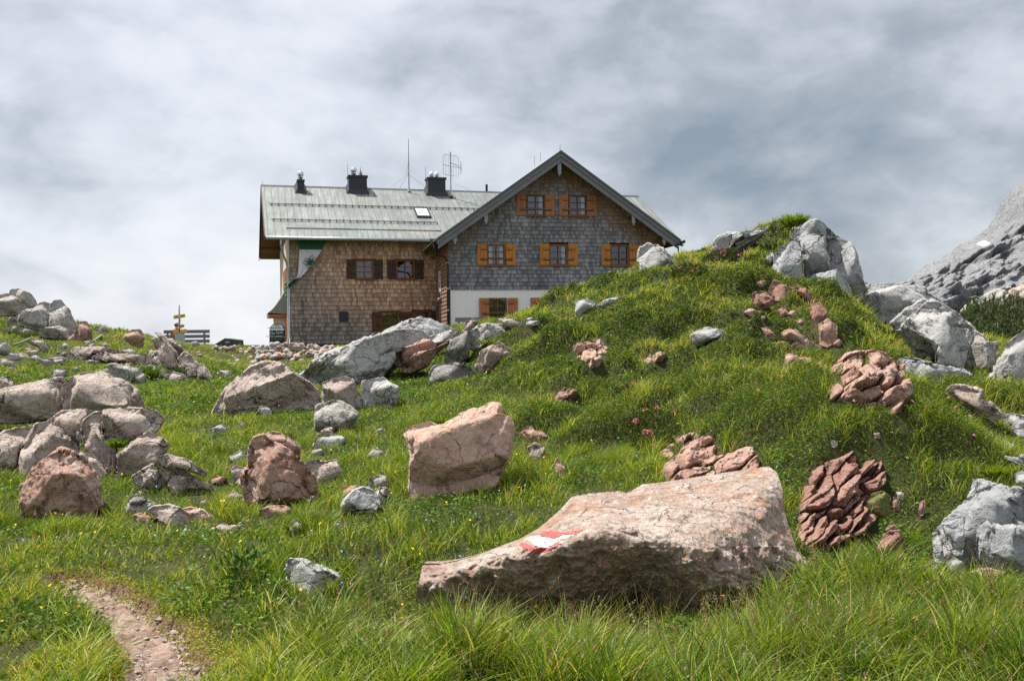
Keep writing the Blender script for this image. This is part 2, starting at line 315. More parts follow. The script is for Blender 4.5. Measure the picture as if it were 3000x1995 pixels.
gi = np.arange(NA*NR).reshape(NA, NR)
q = np.stack([gi[:-1, :-1], gi[1:, :-1], gi[1:, 1:], gi[:-1, 1:]], -1).reshape(-1, 4)
wrap = np.stack([gi[-1, :-1], gi[0, :-1], gi[0, 1:], gi[-1, 1:]], -1).reshape(-1, 4)
q = np.concatenate([q, wrap])
GV = np.stack([GX, GY, GZ], 1)
onpath = (GPD[q].mean(1) < 0.0) & (np.hypot(GX, GY)[q].mean(1) < 9.5)
def soil_mat(name, pathlike):
    m, t, b, o = newmat(name); g = N(t, 'ShaderNodeNewGeometry'); P = g.outputs['Position']
    n1 = noise(t, P, 2.2, 6, 0.6); n2 = noise(t, P, 14, 6, 0.7); n3 = noise(t, P, 55, 4, 0.6)
    if pathlike:
        c = ramp(t, n1, [(0.3, (0.19, 0.115, 0.085)), (0.5, (0.31, 0.215, 0.17)), (0.7, (0.42, 0.32, 0.265))])
        c = mixc(t, ramp(t, n2, [(0.47, 0.0), (0.6, 0.8)]), c, (0.13, 0.075, 0.05))
    else:
        c = ramp(t, n1, [(0.35, (0.030, 0.036, 0.010)), (0.55, (0.045, 0.055, 0.014)), (0.72, (0.075, 0.070, 0.026))])
        c = mixc(t, ramp(t, n2, [(0.56, 0.0), (0.68, 0.7)]), c, (0.14, 0.085, 0.05))
    if not pathlike: c = mixc(t, N(t, 'ShaderNodeVertexColor', layer_name='tint').outputs[0], c, ramp(t, n2, [(0.35, (0.10, 0.055, 0.035)), (0.65, (0.24, 0.145, 0.105))]))
    t.links.new(c, b.inputs['Base Color']); b.inputs['Roughness'].default_value = 0.9; b.inputs['Specular IOR Level'].default_value = 0.2
    bump(t, b, mathn(t, 'ADD', n2, mathn(t, 'MULTIPLY', n3, 0.6)), 0.9, 0.03)
    return m
SOIL = soil_mat('meadow_soil', False); TRAIL = soil_mat('trodden_earth', True)
GC = np.repeat(np.clip(sstep(.13, .02, GPD+.05*pn(p2(GX, GY, 7.0, 3.0)))*(np.hypot(GX, GY) < 9.5), 0, 1)[:, None], 3, 1)
def sub(name, qs, mat):
    u, inv = np.unique(qs.ravel(), return_inverse=True)
    return mesh_np(name, GV[u], [inv.reshape(-1, 4)], mat, col=GC[u])
tag(sub('ground', q[~onpath], SOIL), 'uneven alpine meadow ground under the grass, rising to a knoll', 'ground', kind='structure')
tag(sub('path', q[onpath], TRAIL), 'worn pinkish earth footpath curving through the turf at lower left', 'path', kind='structure')

# ------------------------------------------------------------------ rocks
_ico = {}
def ico(n):
    if n not in _ico:
        bm = bmesh.new(); bmesh.ops.create_icosphere(bm, subdivisions=n, radius=1.0)
        V = np.array([v.co[:] for v in bm.verts]); Fc = np.array([[v.index for v in f.verts] for f in bm.faces]); bm.free(); _ico[n] = (V, Fc)
    return _ico[n]
def vnormals(V, Fc):
    fn = np.cross(V[Fc[:, 1]]-V[Fc[:, 0]], V[Fc[:, 2]]-V[Fc[:, 0]]); n = np.zeros_like(V)
    for k in range(3):
        for c in range(3): n[:, c] += np.bincount(Fc[:, k], weights=fn[:, c], minlength=len(V))
    return n/(np.linalg.norm(n, axis=1)[:, None]+1e-12)
def outline_R(poly, c, th):
    """distance from c to the outline along directions th"""
    out = np.zeros(len(th)); dx, dy = np.cos(th), np.sin(th); n = len(poly)
    for k in range(n):
        a = poly[k]-c; b = poly[(k+1) % n]-c; e = b-a
        den = dx*e[1]-dy*e[0]; den = np.where(np.abs(den) < 1e-9, 1e-9, den)
        t = (a[0]*e[1]-a[1]*e[0])/den; s = (a[0]*dy-a[1]*dx)/den
        ok = (t > 0) & (s >= -1e-6) & (s <= 1+1e-6); out = np.maximum(out, np.where(ok, t, 0))
    return out
CROPS = {0: (0, 0, 1.0), 3: (0, 800, 2.24), 4: (800, 850, 2.412), 5: (1600, 600, 2.091), 6: (2100, 500, 1.96), 7: (1100, 1250, 1.8138), 8: (0, 1350, 2.1436), 9: (2300, 1250, 3.136), 10: (0, 830, 3.803)}
ROCKF = []; ROCKV = []                              # every rock vertex, used to keep grass from growing through stone
def rock_mesh(name, poly, Y, mat, depth=0.8, seed=0, cuts=7, rough=1.0, box=0.48, parent=None, sink=0.20, toplit=True, tilt=0.0, strata=0.0):
    """poly: outline (photo pixels); Y: metres to the plane the outline lies in"""
    rg = np.random.default_rng(seed+11)
    P = np.array(poly, float); y0, y1 = P[:, 1].min(), P[:, 1].max()
    low = P[:, 1] > y0+0.70*(y1-y0); P[low, 1] += sink*(y1-y0)
    az = math.atan(((P[:, 0].mean())-1500)/F); ca, sa = math.cos(az), math.sin(az); ct, st = math.cos(tilt), math.sin(tilt)
    E1 = np.array([ca, -sa, 0]); E2 = np.array([sa*st, ca*st, ct]); E3 = np.array([sa*ct, ca*ct, -st])
    C0 = at(P[:, 0].mean(), y0*0.3+y1*0.7, Y); W = []
    for a, b in P:                      # onto the leaning face plane through C0
        r = ray(a, b); W.append(CAM+r*((C0-CAM)@E3)/(r@E3))
    W = np.array(W)-C0; pl = np.stack([W@E1, W@E2], 1)
    c = (pl.max(0)+pl.min(0))/2*0.5+pl.mean(0)*0.5
    size = math.sqrt(np.prod(pl.max(0)-pl.min(0)))/2; pix = math.sqrt(np.prod(P.max(0)-P.min(0)))*0.341
    V0, Fc = ico(6 if pix > 70 else 5 if pix > 24 else 4 if pix > 9 else 3)
    V0 = V0@np.array(Matrix.Rotation(rg.random()*0.6, 3, 'X')).T
    th = np.arctan2(V0[:, 2], V0[:, 0]); s = np.hypot(V0[:, 0], V0[:, 2]); ny = V0[:, 1]
    Rr = outline_R(pl, c, th); h = pl[:, 1].max()-pl[:, 1].min(); w = pl[:, 0].max()-pl[:, 0].min()
    Dp = depth*min(0.5*w, 0.9*h)
    V = np.stack([c[0]+Rr*np.cos(th)*s**box, Dp*np.sign(ny)*np.abs(ny)**0.85, c[1]+Rr*np.sin(th)*s**box], 1)
    cc = np.array([c[0], 0, c[1]])
    def cut(nv, q):                     # flat facets that only set the face back: the outline stays
        nv = nv/np.linalg.norm(nv); d = (V-cc)@nv; lim = d.max()*q; yp = (lim-(V[:, 0]-cc[0])*nv[0]-(V[:, 2]-cc[2])*nv[2])/nv[1]
        if nv[1] < 0: V[:, 1] = np.where(V[:, 1] < 0, np.minimum(np.maximum(V[:, 1], yp), np.maximum(V[:, 1], -.04*Dp)), V[:, 1])
        else: V[:, 1] = np.where(V[:, 1] > 0, np.maximum(np.minimum(V[:, 1], yp), np.minimum(V[:, 1], .04*Dp)), V[:, 1])
    if toplit: cut(np.array([rg.normal()*0.25-0.1, -0.5, 0.85]), 0.60)
    for k in range(cuts): cut(np.array([rg.normal()*0.9, -0.3-rg.random()*0.8, rg.normal()*0.7]), 0.52+0.33*rg.random())
    for k in range(2): cut(np.array([rg.normal(), 0.7, rg.normal()*0.6]), 0.75)
    # chunky break-up, ridged cracks, fine roughness
    q_ = V/size+seed*7.7; nrm = vnormals(V, Fc)
    cells = rg.normal(size=(26, 3)); cells *= (1.25/np.linalg.norm(cells, axis=1))[:, None]*rg.uniform(.45, 1, 26)[:, None]
    pv = (V-cc)/size; pv = pv+0.16*np.stack([fbm(q_*2.2+k*9, 3) for k in range(3)], 1); d2 = ((pv[:, None]-cells[None])**2).sum(-1); sd = np.sort(d2, 1)
    edge = np.sqrt(sd[:, 1])-np.sqrt(sd[:, 0]); lev = rg.normal(size=26)[d2.argmin(1)]
    crk = sstep(-.15, .35, fbm(q_*1.1+8, 2)); disp = rough*size*(0.034*lev*sstep(0, .10, edge)-0.11*crk*np.exp(-(edge/0.035)**2)+0.04*fbm(q_*1.6, 3)+0.065*(0.42-np.abs(fbm(q_*3.1+5, 4)))+0.028*fbm(q_*9, 3)+0.010*fbm(q_*23, 2))
    if strata:
        dirv = np.array([-0.62, 0.2, 0.78]); f = ((V-cc)/size)@dirv*strata+0.5*fbm(q_*1.5+3, 3); fr = f-np.floor(f)
        disp += rough*size*0.075*(fr**0.7-0.6)
    V = V+nrm*disp[:, None]
    wv = V[:, 0:1]*E1+V[:, 1:2]*E3+V[:, 2:3]*E2
    base = np.array([wv[:, 0].mean(), wv[:, 1].mean(), wv[:, 2].min()])
    ROCKV.append(wv+C0)
    if parent is None:
        return mesh_np(name, wv-base, [Fc], mat, None, True, C0+base)
    return mesh_np(name, wv+C0-np.array(parent.location), [Fc], mat, parent, True)
_seed = [0]
def rocks(name, cat, label, crop, mat, polys, Y=None, group=None, offs=None, lo=3.0, fix=False, **kw):
    ox, oy, sc = CROPS[crop]
    polys = [[(ox+a/sc, oy+b/sc) for a, b in p] for p in polys]
    allp = np.array([p for q_ in polys for p in q_]); par = None
    if not fix:                         # stands where its foot meets the ground
        i = allp[:, 1].argmax(); bx = allp[:, 0].mean(); by = allp[i, 1]
        Yh = hit(bx, by, lo); hw = 0.5*(allp[:, 0].max()-allp[:, 0].min())/F*Yh; Yh = Yh+0.25*min(hw, 1.2); Y = Yh if Y is None else min(Y, Yh)
    if len(polys) > 1:
        b = at(allp[:, 0].mean(), allp[:, 1].max(), Y); par = tag(empty(name, b), label, cat, group)
    if 'tilt' not in kw:
        c_ = at(allp[:, 0].mean(), allp[:, 1].max(), Y); g_ = ground([c_[0]*.97, c_[0]*1.05], [c_[1]*.97, c_[1]*1.05])
        kw['tilt'] = float(np.clip(1.1*math.atan((g_[1]-g_[0])/(c_[1]*.08)), 0, 0.7))
    for k, p in enumerate(polys):
        _seed[0] += 1
        o = rock_mesh('rock_block' if par else name, p, Y+(offs[k] if offs else 0), MAT[mat] if isinstance(mat, str) else MAT[mat[k]], seed=_seed[0], parent=par, **kw)
        if not par: tag(o, label, cat, group)
    return par or o

def flush_rock(name, cat, label, crop, mat, polys, rise=.12, bands=5.0, ang=50, lo=5.0, group=None, seed=1, step=1.6, rg_=1.0, bed=1.0, base=.72):
    """bedrock showing through the turf: a relief that follows the slope, broken into tilted beds"""
    ox, oy, sc = CROPS[crop]; VV, FF, n0 = [], [], 0
    for poly in polys:
        P = np.array([(ox+a/sc, oy+b/sc) for a, b in poly]); x0, y0 = P.min(0)-2; x1, y1 = P.max(0)+2; st = max(step, (x1-x0)/170)
        X, Y_ = np.meshgrid(np.arange(x0, x1, st), np.arange(y0, y1, st), indexing='ij'); x = X.ravel(); y = Y_.ravel(); d, _, _ = polydist2(x, y, P); ins = inside2(x, y, P); wob = 5*fbm(np.stack([x*.03, y*.03, x*0+seed], 1), 3); sd = np.where(ins, d, -d)+wob*min(1, (x1-x0)/120)
        rays_ = (x-1500)[:, None]/F*RX+(997.5-y)[:, None]/F*UP+FW; yc = hit(P[:, 0].mean(), P[:, 1].max(), lo); Ys = np.linspace(yc*.8, yc*1.5, 160)
        gap = np.stack([(CAM+rays_*yy)[:, 2]-ground((CAM+rays_*yy)[:, 0], (CAM+rays_*yy)[:, 1]) for yy in Ys], 1); k = np.argmax(gap <= 0, 1); k = np.where((gap <= 0).any(1), np.maximum(k, 1), len(Ys)-1); ar = np.arange(len(x))
        ga, gb = gap[ar, k-1], gap[ar, k]; f_ = np.clip(ga/np.where(np.abs(ga-gb) < 1e-6, 1e-6, ga-gb), 0, 1); best = Ys[k-1]+(Ys[k]-Ys[k-1])*f_
        bb = best.reshape(X.shape); bb = np.minimum(bb, np.median(best)*1.3)
        for _ in range(10):
            c = bb.copy(); c[1:-1, 1:-1] = (bb[1:-1, 1:-1]*2+bb[:-2, 1:-1]+bb[2:, 1:-1]+bb[1:-1, :-2]+bb[1:-1, 2:])/6; bb = c
        W = CAM+rays_*bb.ravel()[:, None]; s_ = math.sqrt((x1-x0)*(y1-y0)); u = (x-x.mean())/s_; v = (y-y.mean())/s_; ca, sa = math.cos(R(ang)), math.sin(R(ang))
        ac = (u*sa+v*ca)*bands; al = u*ca-v*sa; q_ = np.stack([W[:, 0], W[:, 1], W[:, 2]], 1)*1.0
        f = ac+.8*fbm(np.stack([u*2.2, v*2.2, u*0+seed], 1), 3); cell = np.floor(f); fr = f-cell; hsh = np.sin(cell*12.9+np.floor(al*3.1+.7*cell+.6*fbm(np.stack([u*4, v*4, u*0+seed+3], 1), 2))*78.2)*43758.5; hsh = hsh-np.floor(hsh)
        # broken faces: tilted cells drawn out along the beds, with joints between them
        rg = np.random.default_rng(seed); wv = np.stack([u*3, v*3, u*0+seed], 1); A1 = al+.10*fbm(wv, 3); A2 = (ac/bands)*1.0+.07*fbm(wv+9, 3); el = 1+.9*bed; nc = int(14+3.2*bands); cc = rg.uniform(-.62, .62, (nc, 2)); pl_ = rg.normal(size=(nc, 3))
        d2 = ((A1[:, None]-cc[None, :, 0])/el)**2+((A2[:, None]-cc[None, :, 1])*el)**2; o2 = np.argsort(d2, 1)[:, :2]; ar = np.arange(len(x)); i1 = o2[:, 0]; edg = np.sqrt(d2[ar, o2[:, 1]])-np.sqrt(d2[ar, i1])
        rel = base+.30*pl_[i1, 0]+1.5*((A1-cc[i1, 0])*pl_[i1, 1]/el+(A2-cc[i1, 1])*(pl_[i1, 2]*.5-.9)*el*.6)-.75*np.exp(-(edg/.028)**2)+.22*bed*(fr-.5)*sstep(1.0, .85, fr)+.22*rg_*fbm(q_*4, 4)+.12*fbm(q_*17, 3); rel = np.clip(rel, -.25, 1.6)
        e = sstep(-3, 16*min(1, s_/150)+3, sd); D_ = rise*rel*e-.03*(1-e)
        W = W+D_[:, None]*np.array([0, -.93, .36]); idx = np.arange(len(x)).reshape(X.shape); qd = np.stack([idx[:-1, :-1], idx[:-1, 1:], idx[1:, 1:], idx[1:, :-1]], -1).reshape(-1, 4); qd = qd[(sd[qd] > -4).all(1)]
        uq, inv = np.unique(qd, return_inverse=True); VV.append(W[uq]); FF.append(inv.reshape(-1, 4)[:, ::-1]+n0); n0 += len(uq)
    V = np.concatenate(VV); loc = np.array([V[:, 0].mean(), V[:, 1].mean(), V[:, 2].min()]); ROCKF.append(V)
    return tag(mesh_np(name, V-loc, FF, MAT[mat], None, True, loc), label, cat, group)
def polydist2(x, y, poly):
    best = np.full(len(x), 1e9); n = len(poly)
    for k in range(n):
        a, b = poly[k], poly[(k+1) % n]; e = b-a; t = np.clip(((x-a[0])*e[0]+(y-a[1])*e[1])/(e@e+1e-9), 0, 1); best = np.minimum(best, np.hypot(x-a[0]-t*e[0], y-a[1]-t*e[1]))
    return best, None, None
def inside2(x, y, poly):
    ins = np.zeros(len(x), bool); n = len(poly)
    for k in range(n):
        (x0, y0), (x1, y1) = poly[k], poly[(k+1) % n]; ins ^= ((y0 > y) != (y1 > y)) & (x < (x1-x0)*(y-y0)/(y1-y0+1e-12)+x0)
    return ins

# -- left: big split boulder, slab and stones
rocks('split_boulder', 'boulder', 'big pinkish boulder split into blocks by deep curved cracks, above the footpath', 3, 'pinkgrey', [
  [(-60,1100),(0,1050),(60,1020),(190,1000),(245,1010),(190,1110),(135,1190),(115,1310),(0,1345),(-60,1330)],
  [(235,985),(330,972),(420,1040),(515,1140),(525,1190),(480,1260),(220,1340),(130,1320),(135,1190),(190,1090)],
  [(310,970),(400,908),(560,890),(615,905),(545,960),(515,1100),(440,1045)],
  [(540,960),(620,905),(695,900),(675,1000),(665,1060),(725,1110),(778,1170),(765,1240),(720,1310),(620,1190),(540,1110),(512,1080)],
  [(685,900),(850,888),(1020,890),(1092,955),(1000,1035),(880,1075),(760,1085),(700,1050),(672,960)],
  [(775,1200),(860,1140),(900,1075),(1000,1028),(1112,1120),(1080,1185),(960,1265),(850,1335),(755,1340)],
  [(520,1160),(600,1190),(700,1290),(720,1340),(620,1360),(520,1280)]],
  Y=11.6, offs=[.1, 0, .35, .1, .2, -.1, -.2], depth=1.0, cuts=5)
rocks('boulder', 'boulder', 'rust red boulder with a smooth pale flank, in front of the big split boulder', 3, 'rust', [
  [(145,1575),(150,1390),(200,1290),(310,1200),(400,1150),(470,1180),(540,1200),(620,1290),(665,1400),(645,1430),(700,1540),(730,1590),(450,1610)]], Y=10.2, depth=1.1, cuts=9)
rocks('flat_rock', 'rock', 'low reddish rock layered in long flat slabs, at the right foot of the split boulder', 3, 'pinkgrey', [
  [(865,1330),(1000,1250),(1090,1330),(1112,1415),(960,1410),(890,1395)], [(1030,1205),(1100,1188),(1230,1225),(1365,1285),(1350,1315),(1200,1275),(1060,1265)],
  [(1040,1290),(1200,1285),(1300,1350),(1295,1405),(1160,1445),(1090,1360)]], Y=11.1, depth=0.8)
rocks('rock_slab', 'rock', 'long grey cracked slab with a dark front, directly behind the big split boulder', 3, ['pinkgrey', 'pinkgrey'], [
  [(-60,790),(0,768),(90,745),(200,720),(290,700),(410,684),(440,740),(430,915),(200,930),(-60,935)],
  [(405,740),(450,690),(500,655),(600,643),(680,660),(820,700),(900,770),(960,850),(995,890),(800,900),(640,900),(410,920)]], Y=14.4, offs=[0, .2], depth=1.0, cuts=6)
rocks('rock', 'rock', 'small brown pointed rock at the left picture edge above the long slab', 3, 'pinkgrey', [[(-40,720),(0,690),(60,673),(108,750),(0,775),(-40,775)]], Y=16.5)
rocks('cobble', 'stone', 'dark rounded stone lying on top of a pale low rock by the path', 8, 'dark', [[(800,240),(830,215),(870,210),(920,230),(926,252),(860,273),(810,260)]], Y=9.25, sink=0, cuts=3)
rocks('rock', 'stone', 'pale low rock carrying the dark rounded stone', 8, 'grey', [[(790,300),(800,268),(860,255),(940,250),(1000,270),(1005,305),(900,335),(800,335)]], Y=9.3, cuts=4)
rocks('rock', 'stone', 'cream curved rock with a cracked rounded back, above the footpath', 8, 'pinkgrey', [[(925,310),(960,285),(1050,274),(1130,290),(1180,330),(1210,375),(1190,405),(1100,405),(1000,365)]], Y=8.9, cuts=4)
rocks('rock', 'stone', 'pinkish thin rock tapering to the right of the cream curved rock', 8, 'pink', [[(1145,300),(1200,289),(1280,308),(1340,350),(1365,378),(1280,385),(1200,362)]], Y=9.0, cuts=4)
rocks('rock', 'stone', 'orange brown low stone in front of the cream curved rock', 8, 'rust', [[(825,345),(880,325),(950,348),(962,382),(870,376)]], cuts=3)
rocks('rock', 'stone', 'pinkish flat twin stone in tall grass right of the cream curved rock', 8, 'pinkgrey', [[(1350,415),(1400,386),(1450,410),(1545,403),(1545,432),(1480,455),(1400,446)]], cuts=3)
rocks('rock', 'stone', 'rust brown flat rocks under the reddish leaning boulder', 8, 'rust', [[(1620,312),(1680,285),(1780,279),(1832,310),(1832,344),(1700,344)]], cuts=4)
rocks('rock', 'stone', 'small upright pinkish stone with a notch, below the grass tussock', 8, 'pinkgrey', [[(1808,402),(1850,364),(1892,370),(1900,410),(1892,462),(1850,473),(1820,430)]], cuts=4)
rocks('rock', 'stone', 'whitish arched stone half buried in long foreground grass', 8, 'pale', [[(1790,650),(1815,612),(1880,616),(1950,645),(2050,675),(2130,725),(2170,795),(2100,820),(1980,800),(1840,780),(1800,720)]], Y=7.3, cuts=4, sink=.3)
rocks('rock', 'stone', 'tiny pale stone in grass left of the round white boulder', 8, 'pinkgrey', [[(2085,412),(2130,378),(2162,400),(2152,434)]], cuts=2)
# -- centre left
rocks('boulder', 'boulder', 'wide brown boulder with a grey peaked top, standing alone in the meadow', 0, 'pinkgrey', [
  [(655,1150),(670,1128),(692,1106),(732,1076),(777,1062),(817,1067),(862,1095),(905,1120),(930,1142),(946,1170),(920,1180),(880,1186),(800,1192),(735,1188),(660,1200)],
  [(618,1204),(640,1170),(665,1132),(690,1150),(720,1185),(700,1200)]], Y=17.2, offs=[0, -.2], depth=1.0, cuts=7)
rocks('boulder', 'boulder', 'reddish leaning boulder with banded faces, midway up the meadow', 0, 'rust', [
  [(728,1310),(742,1281),(775,1272),(805,1300),(852,1318),(890,1350),(925,1400),(932,1426),(890,1448),(850,1474),(800,1482),(760,1458),(715,1425),(708,1395),(728,1360)],
  [(765,1278),(800,1262),(852,1280),(882,1310),(872,1338),(800,1305)]], Y=11.8, offs=[0, .3], depth=1.0, cuts=8)
rocks('rock', 'rock', 'small tan stone touching the left side of the reddish leaning boulder', 0, 'pinkgrey', [[(672,1378),(690,1362),(718,1370),(728,1402),(700,1412)]], Y=11.7)
rocks('rock', 'rock', 'angular pinkish boulder touching the right side of the reddish leaning boulder', 0, 'pinkgrey', [[(896,1352),(925,1343),(950,1350),(985,1346),(1000,1380),(1000,1402),(975,1418),(940,1412),(903,1382)]], Y=12.2)
rocks('rock', 'stone', 'low pale pointed stone left of the reddish leaning boulder', 3, 'grey', [[(1495,1215),(1540,1180),(1580,1162),(1620,1180),(1650,1215),(1620,1245),(1540,1245)]])
for lab, mt, pl in (('square cracked grey boulder at the back of three stacked together in mid meadow', 'pinkgrey', [(345,650),(430,620),(510,608),(560,630),(582,670),(615,740),(625,835),(560,860),(450,790),(360,785)]),
                    ('pale pitted boulder at the front of the three together in mid meadow', 'grey', [(305,820),(420,773),(480,790),(560,830),(605,870),(555,945),(470,995),(390,995),(305,975),(298,900)]),
                    ('bright angular boulder with a sheer face, right one of the three', 'pale', [(633,645),(700,625),(782,616),(832,660),(892,690),(882,745),(852,805),(822,838),(750,785),(637,775)])):
    rocks('boulder', 'boulder', lab, 4, mt, [pl], Y={'pinkgrey': 16.6, 'grey': 15.9, 'pale': 16.8}[mt], group='three boulders together in mid meadow', depth=1.0)
rocks('boulder', 'boulder', 'smooth rounded whitish boulder in the grass below the salmon boulder', 4, 'pale', [[(478,1520),(500,1478),(560,1418),(640,1388),(702,1410),(752,1470),(762,1505),(690,1570),(560,1580),(490,1560)]], Y=10.6, cuts=3, rough=.6, sink=.2)
rocks('rock', 'stone', 'long flat white stone in grass under the three meadow boulders', 4, 'pale', [[(268,1085),(340,1043),(450,1022),(525,1050),(480,1095),(330,1105)]], cuts=3)
rocks('rock', 'stone', 'low grey stone between the round white boulder and the three meadow boulders', 4, 'grey', [[(665,1165),(720,1108),(792,1148),(805,1175),(700,1195)]], cuts=3)
rocks('rock', 'stone', 'pale low stone beneath the wide brown boulder', 3, 'grey', [[(1690,905),(1710,870),(1760,880),(1795,925),(1740,935)]], cuts=3)
rocks('boulder', 'boulder', 'large smooth salmon boulder split by a crack on its right, right of centre', 4, 'pink', [
  [(935,970),(1110,928),(1170,958),(1300,890),(1420,856),(1450,880),(1540,818),(1592,828),(1600,890),(1692,930),(1703,980),(1690,1090),(1660,1210),(1570,1320),(1420,1385),(1260,1420),(1130,1440),(1000,1445),(955,1395),(980,1190),(968,1090),(930,1030)]], Y=11.6, depth=0.8, cuts=5, rough=.6, toplit=False, tilt=.35, sink=.10)
rocks('rock', 'rock', 'broken pink stones in the turf right of the salmon boulder', 4, 'rust', [[(1745,1005),(1790,963),(1832,958),(1852,1010),(1902,998),(1945,1040),(1922,1085),(1820,1055)]], Y=12.2)
rocks('rock', 'rock', 'pitted white and pink stone below the broken pink stones', 4, 'pinkgrey', [[(1798,1110),(1850,1078),(1917,1100),(1924,1205),(1870,1235),(1818,1175)]], Y=11.6)
rocks('rock', 'rock', 'narrow orange stone in a hollow of the bank', 4, 'pink', [[(1985,1235),(2000,1178),(2065,1250),(2052,1305),(2005,1305)]], Y=11.0)
flush_rock('bedrock', 'rock', 'low pink rock just below the salmon boulder', 4, 'rust', [[(1310,1388),(1400,1335),(1550,1368),(1550,1408),(1400,1418)]], rise=.12, bands=3, ang=10, seed=9)
rocks('boulder', 'boulder', 'flat topped olive boulder in grass below the white outcrop', 4, 'dark', [[(1095,600),(1130,540),(1200,513),(1300,513),(1400,548),(1435,592),(1380,625),(1260,655),(1120,655)]], Y=19.3)
# -- outcrop in front of the hut
rocks('rock_outcrop', 'outcrop', 'long sloping white limestone outcrop in front of the shingled hut wall', 4, ['pale', 'pale', 'pale', 'rust', 'rust'], [
  [(540,420),(700,312),(870,262),(955,222),(1040,195),(1110,205),(1140,228),(1250,270),(1310,300),(1270,340),(1100,355),(900,345),(640,420)],
  [(130,582),(300,515),(500,420),(650,355),(760,330),(880,288),(980,276),(1060,288),(1105,340),(1030,395),(860,425),(840,500),(740,565),(560,595),(440,630),(250,635)],
  [(1090,330),(1180,310),(1255,280),(1320,300),(1280,350),(1180,370),(1110,360)],
  [(840,430),(990,395),(1050,325),(1100,350),(1160,385),(1120,430),(1000,500),(900,510),(850,500)],
  [(900,530),(1000,460),(1100,430),(1200,400),(1255,340),(1270,360),(1165,430),(1090,490),(990,545),(920,545)]], Y=28.5, offs=[3, 0, 2.5, .2, 0], depth=1.3, cuts=5, rough=.8)
rocks('rock', 'rock', 'orange stone strip in grass at the foot of the white outcrop', 4, 'rust', [[(768,605),(850,518),(892,540),(800,595)]], Y=25.5)
rocks('rock', 'rock', 'flat pale stone at the foot of the white outcrop', 4, 'pale', [[(630,590),(690,570),(735,575),(725,605),(660,610)]], Y=24.5)
rocks('boulder', 'boulder', 'block shaped grey boulder with a dark lichened front, before the white plaster wall', 4, ['dark', 'grey'], [
  [(1215,475),(1258,340),(1290,298),(1400,290),(1420,330),(1390,390),(1380,445),(1300,482)],
  [(1380,300),(1450,250),(1560,238),(1640,250),(1742,310),(1722,330),(1600,345),(1500,370),(1420,400),(1385,380)]], lo=12, offs=[0, .3], depth=1.0)
rocks('boulder', 'boulder', 'rounded pinkish boulder covering the end of the bench by the plaster wall', 4, 'pinkgrey', [[(1328,290),(1365,220),(1405,199),(1452,210),(1430,260),(1400,300)]], Y=29)
rocks('boulder', 'boulder', 'brown rounded boulder with a flat grassy left shoulder, right of the bench', 4, 'pinkgrey', [[(1590,205),(1680,193),(1755,218),(1765,275),(1700,275),(1640,245)]], Y=29)
rocks('rock', 'stone', 'low pale rock lying at the grass edge under the plaster wall', 4, 'pale', [[(1755,245),(1800,218),(1875,218),(1875,245),(1800,265)]], Y=30)
rocks('rock', 'stone', 'small white rock behind the low pale rock, under the plaster wall', 4, 'pale', [[(1778,208),(1812,189),(1848,200),(1840,220)]], Y=32)
rocks('boulder', 'boulder', 'cracked brown rock peeping out under a shaggy grass cap', 4, 'pinkgrey', [[(1435,510),(1465,430),(1540,388),(1590,360),(1655,400),(1695,440),(1645,495),(1560,540),(1480,540)]], Y=21.2)
# -- knoll
flush_rock('bedrock', 'rock', 'pink striped rock face set in the left slope of the knoll', 5, 'rust', [[(155,860),(240,830),(330,815),(380,880),(350,970),(290,1015),(150,1005),(195,920)]], rise=.2, bands=4, ang=15, seed=6, lo=10, bed=.6)
flush_rock('bedrock', 'rock', 'low pink rock under a dark overhanging tussock of the knoll', 5, 'rust', [[(590,958),(640,915),(690,900),(750,918),(705,960),(620,980)]], rise=.16, bands=3, ang=30, seed=7, lo=10)
rocks('rock', 'rock', 'flat white rock lying in the open grass of the knoll', 5, 'pale', [[(880,800),(960,758),(1030,752),(1100,788),(1115,802),(1000,825),(950,848),(905,835)]], cuts=3)
rocks('rock', 'rock', 'small square white rock at the left edge of the knoll', 5, 'pale', [[(176,645),(188,578),(250,572),(305,610),(240,655),(190,665)]])
rocks('rock', 'rock', 'long narrow pale ledge in grass near the knoll top left', 5, 'pale', [[(285,615),(370,578),(450,560),(485,570),(400,608),(320,635)]])
flush_rock('bedrock', 'rock', 'red brown rock in a dark hollow, lower left of the knoll', 5, 'red', [[(30,1180),(110,1110),(185,1145),(210,1165),(125,1235),(50,1220)]], rise=.16, bands=3, ang=30, seed=8, lo=8)
rocks('boulder', 'boulder', 'pale angular boulder on the knoll crest against the right end of the hut', 5, 'pale', [[(560,340),(575,258),(612,241),(680,248),(722,278),(765,320),(812,368),(700,385),(620,400),(578,390)]], Y=26.5, cuts=5)
rocks('rock_slab', 'rock', 'smooth pale slab slanting up to the grassy top of the knoll', 5, 'pale', [[(960,400),(988,310),(1040,238),(1100,208),(1200,168),(1280,148),(1365,138),(1340,175),(1220,235),(1110,300),(1030,360)]], Y=24.2, fix=True, depth=.6, cuts=4)
rocks('rock_crag', 'crag', 'tall blue grey limestone crag split by a deep vertical crack, on top of the knoll', 6, 'blue', [
  [(320,590),(330,480),(385,420),(440,400),(470,415),(485,480),(493,640),(460,640),(400,610)],
  [(440,395),(500,372),(580,365),(625,385),(625,450),(650,500),(660,570),(600,600),(540,630),(505,620),(493,480)],
  [(415,365),(480,312),(570,283),(610,300),(690,365),(640,385),(580,372),(500,378),(430,385)],
  [(610,395),(690,372),(770,415),(802,480),(832,590),(865,645),(850,670),(760,760),(700,680),(650,580),(640,480)],
  [(495,660),(560,600),(690,570),(745,610),(770,690),(780,750),(640,790),(590,775),(520,690)]], Y=21.8, fix=True, offs=[0, .25, .5, .35, -.15], depth=1.0, cuts=5, rough=.5, box=.42, sink=.12, toplit=False)
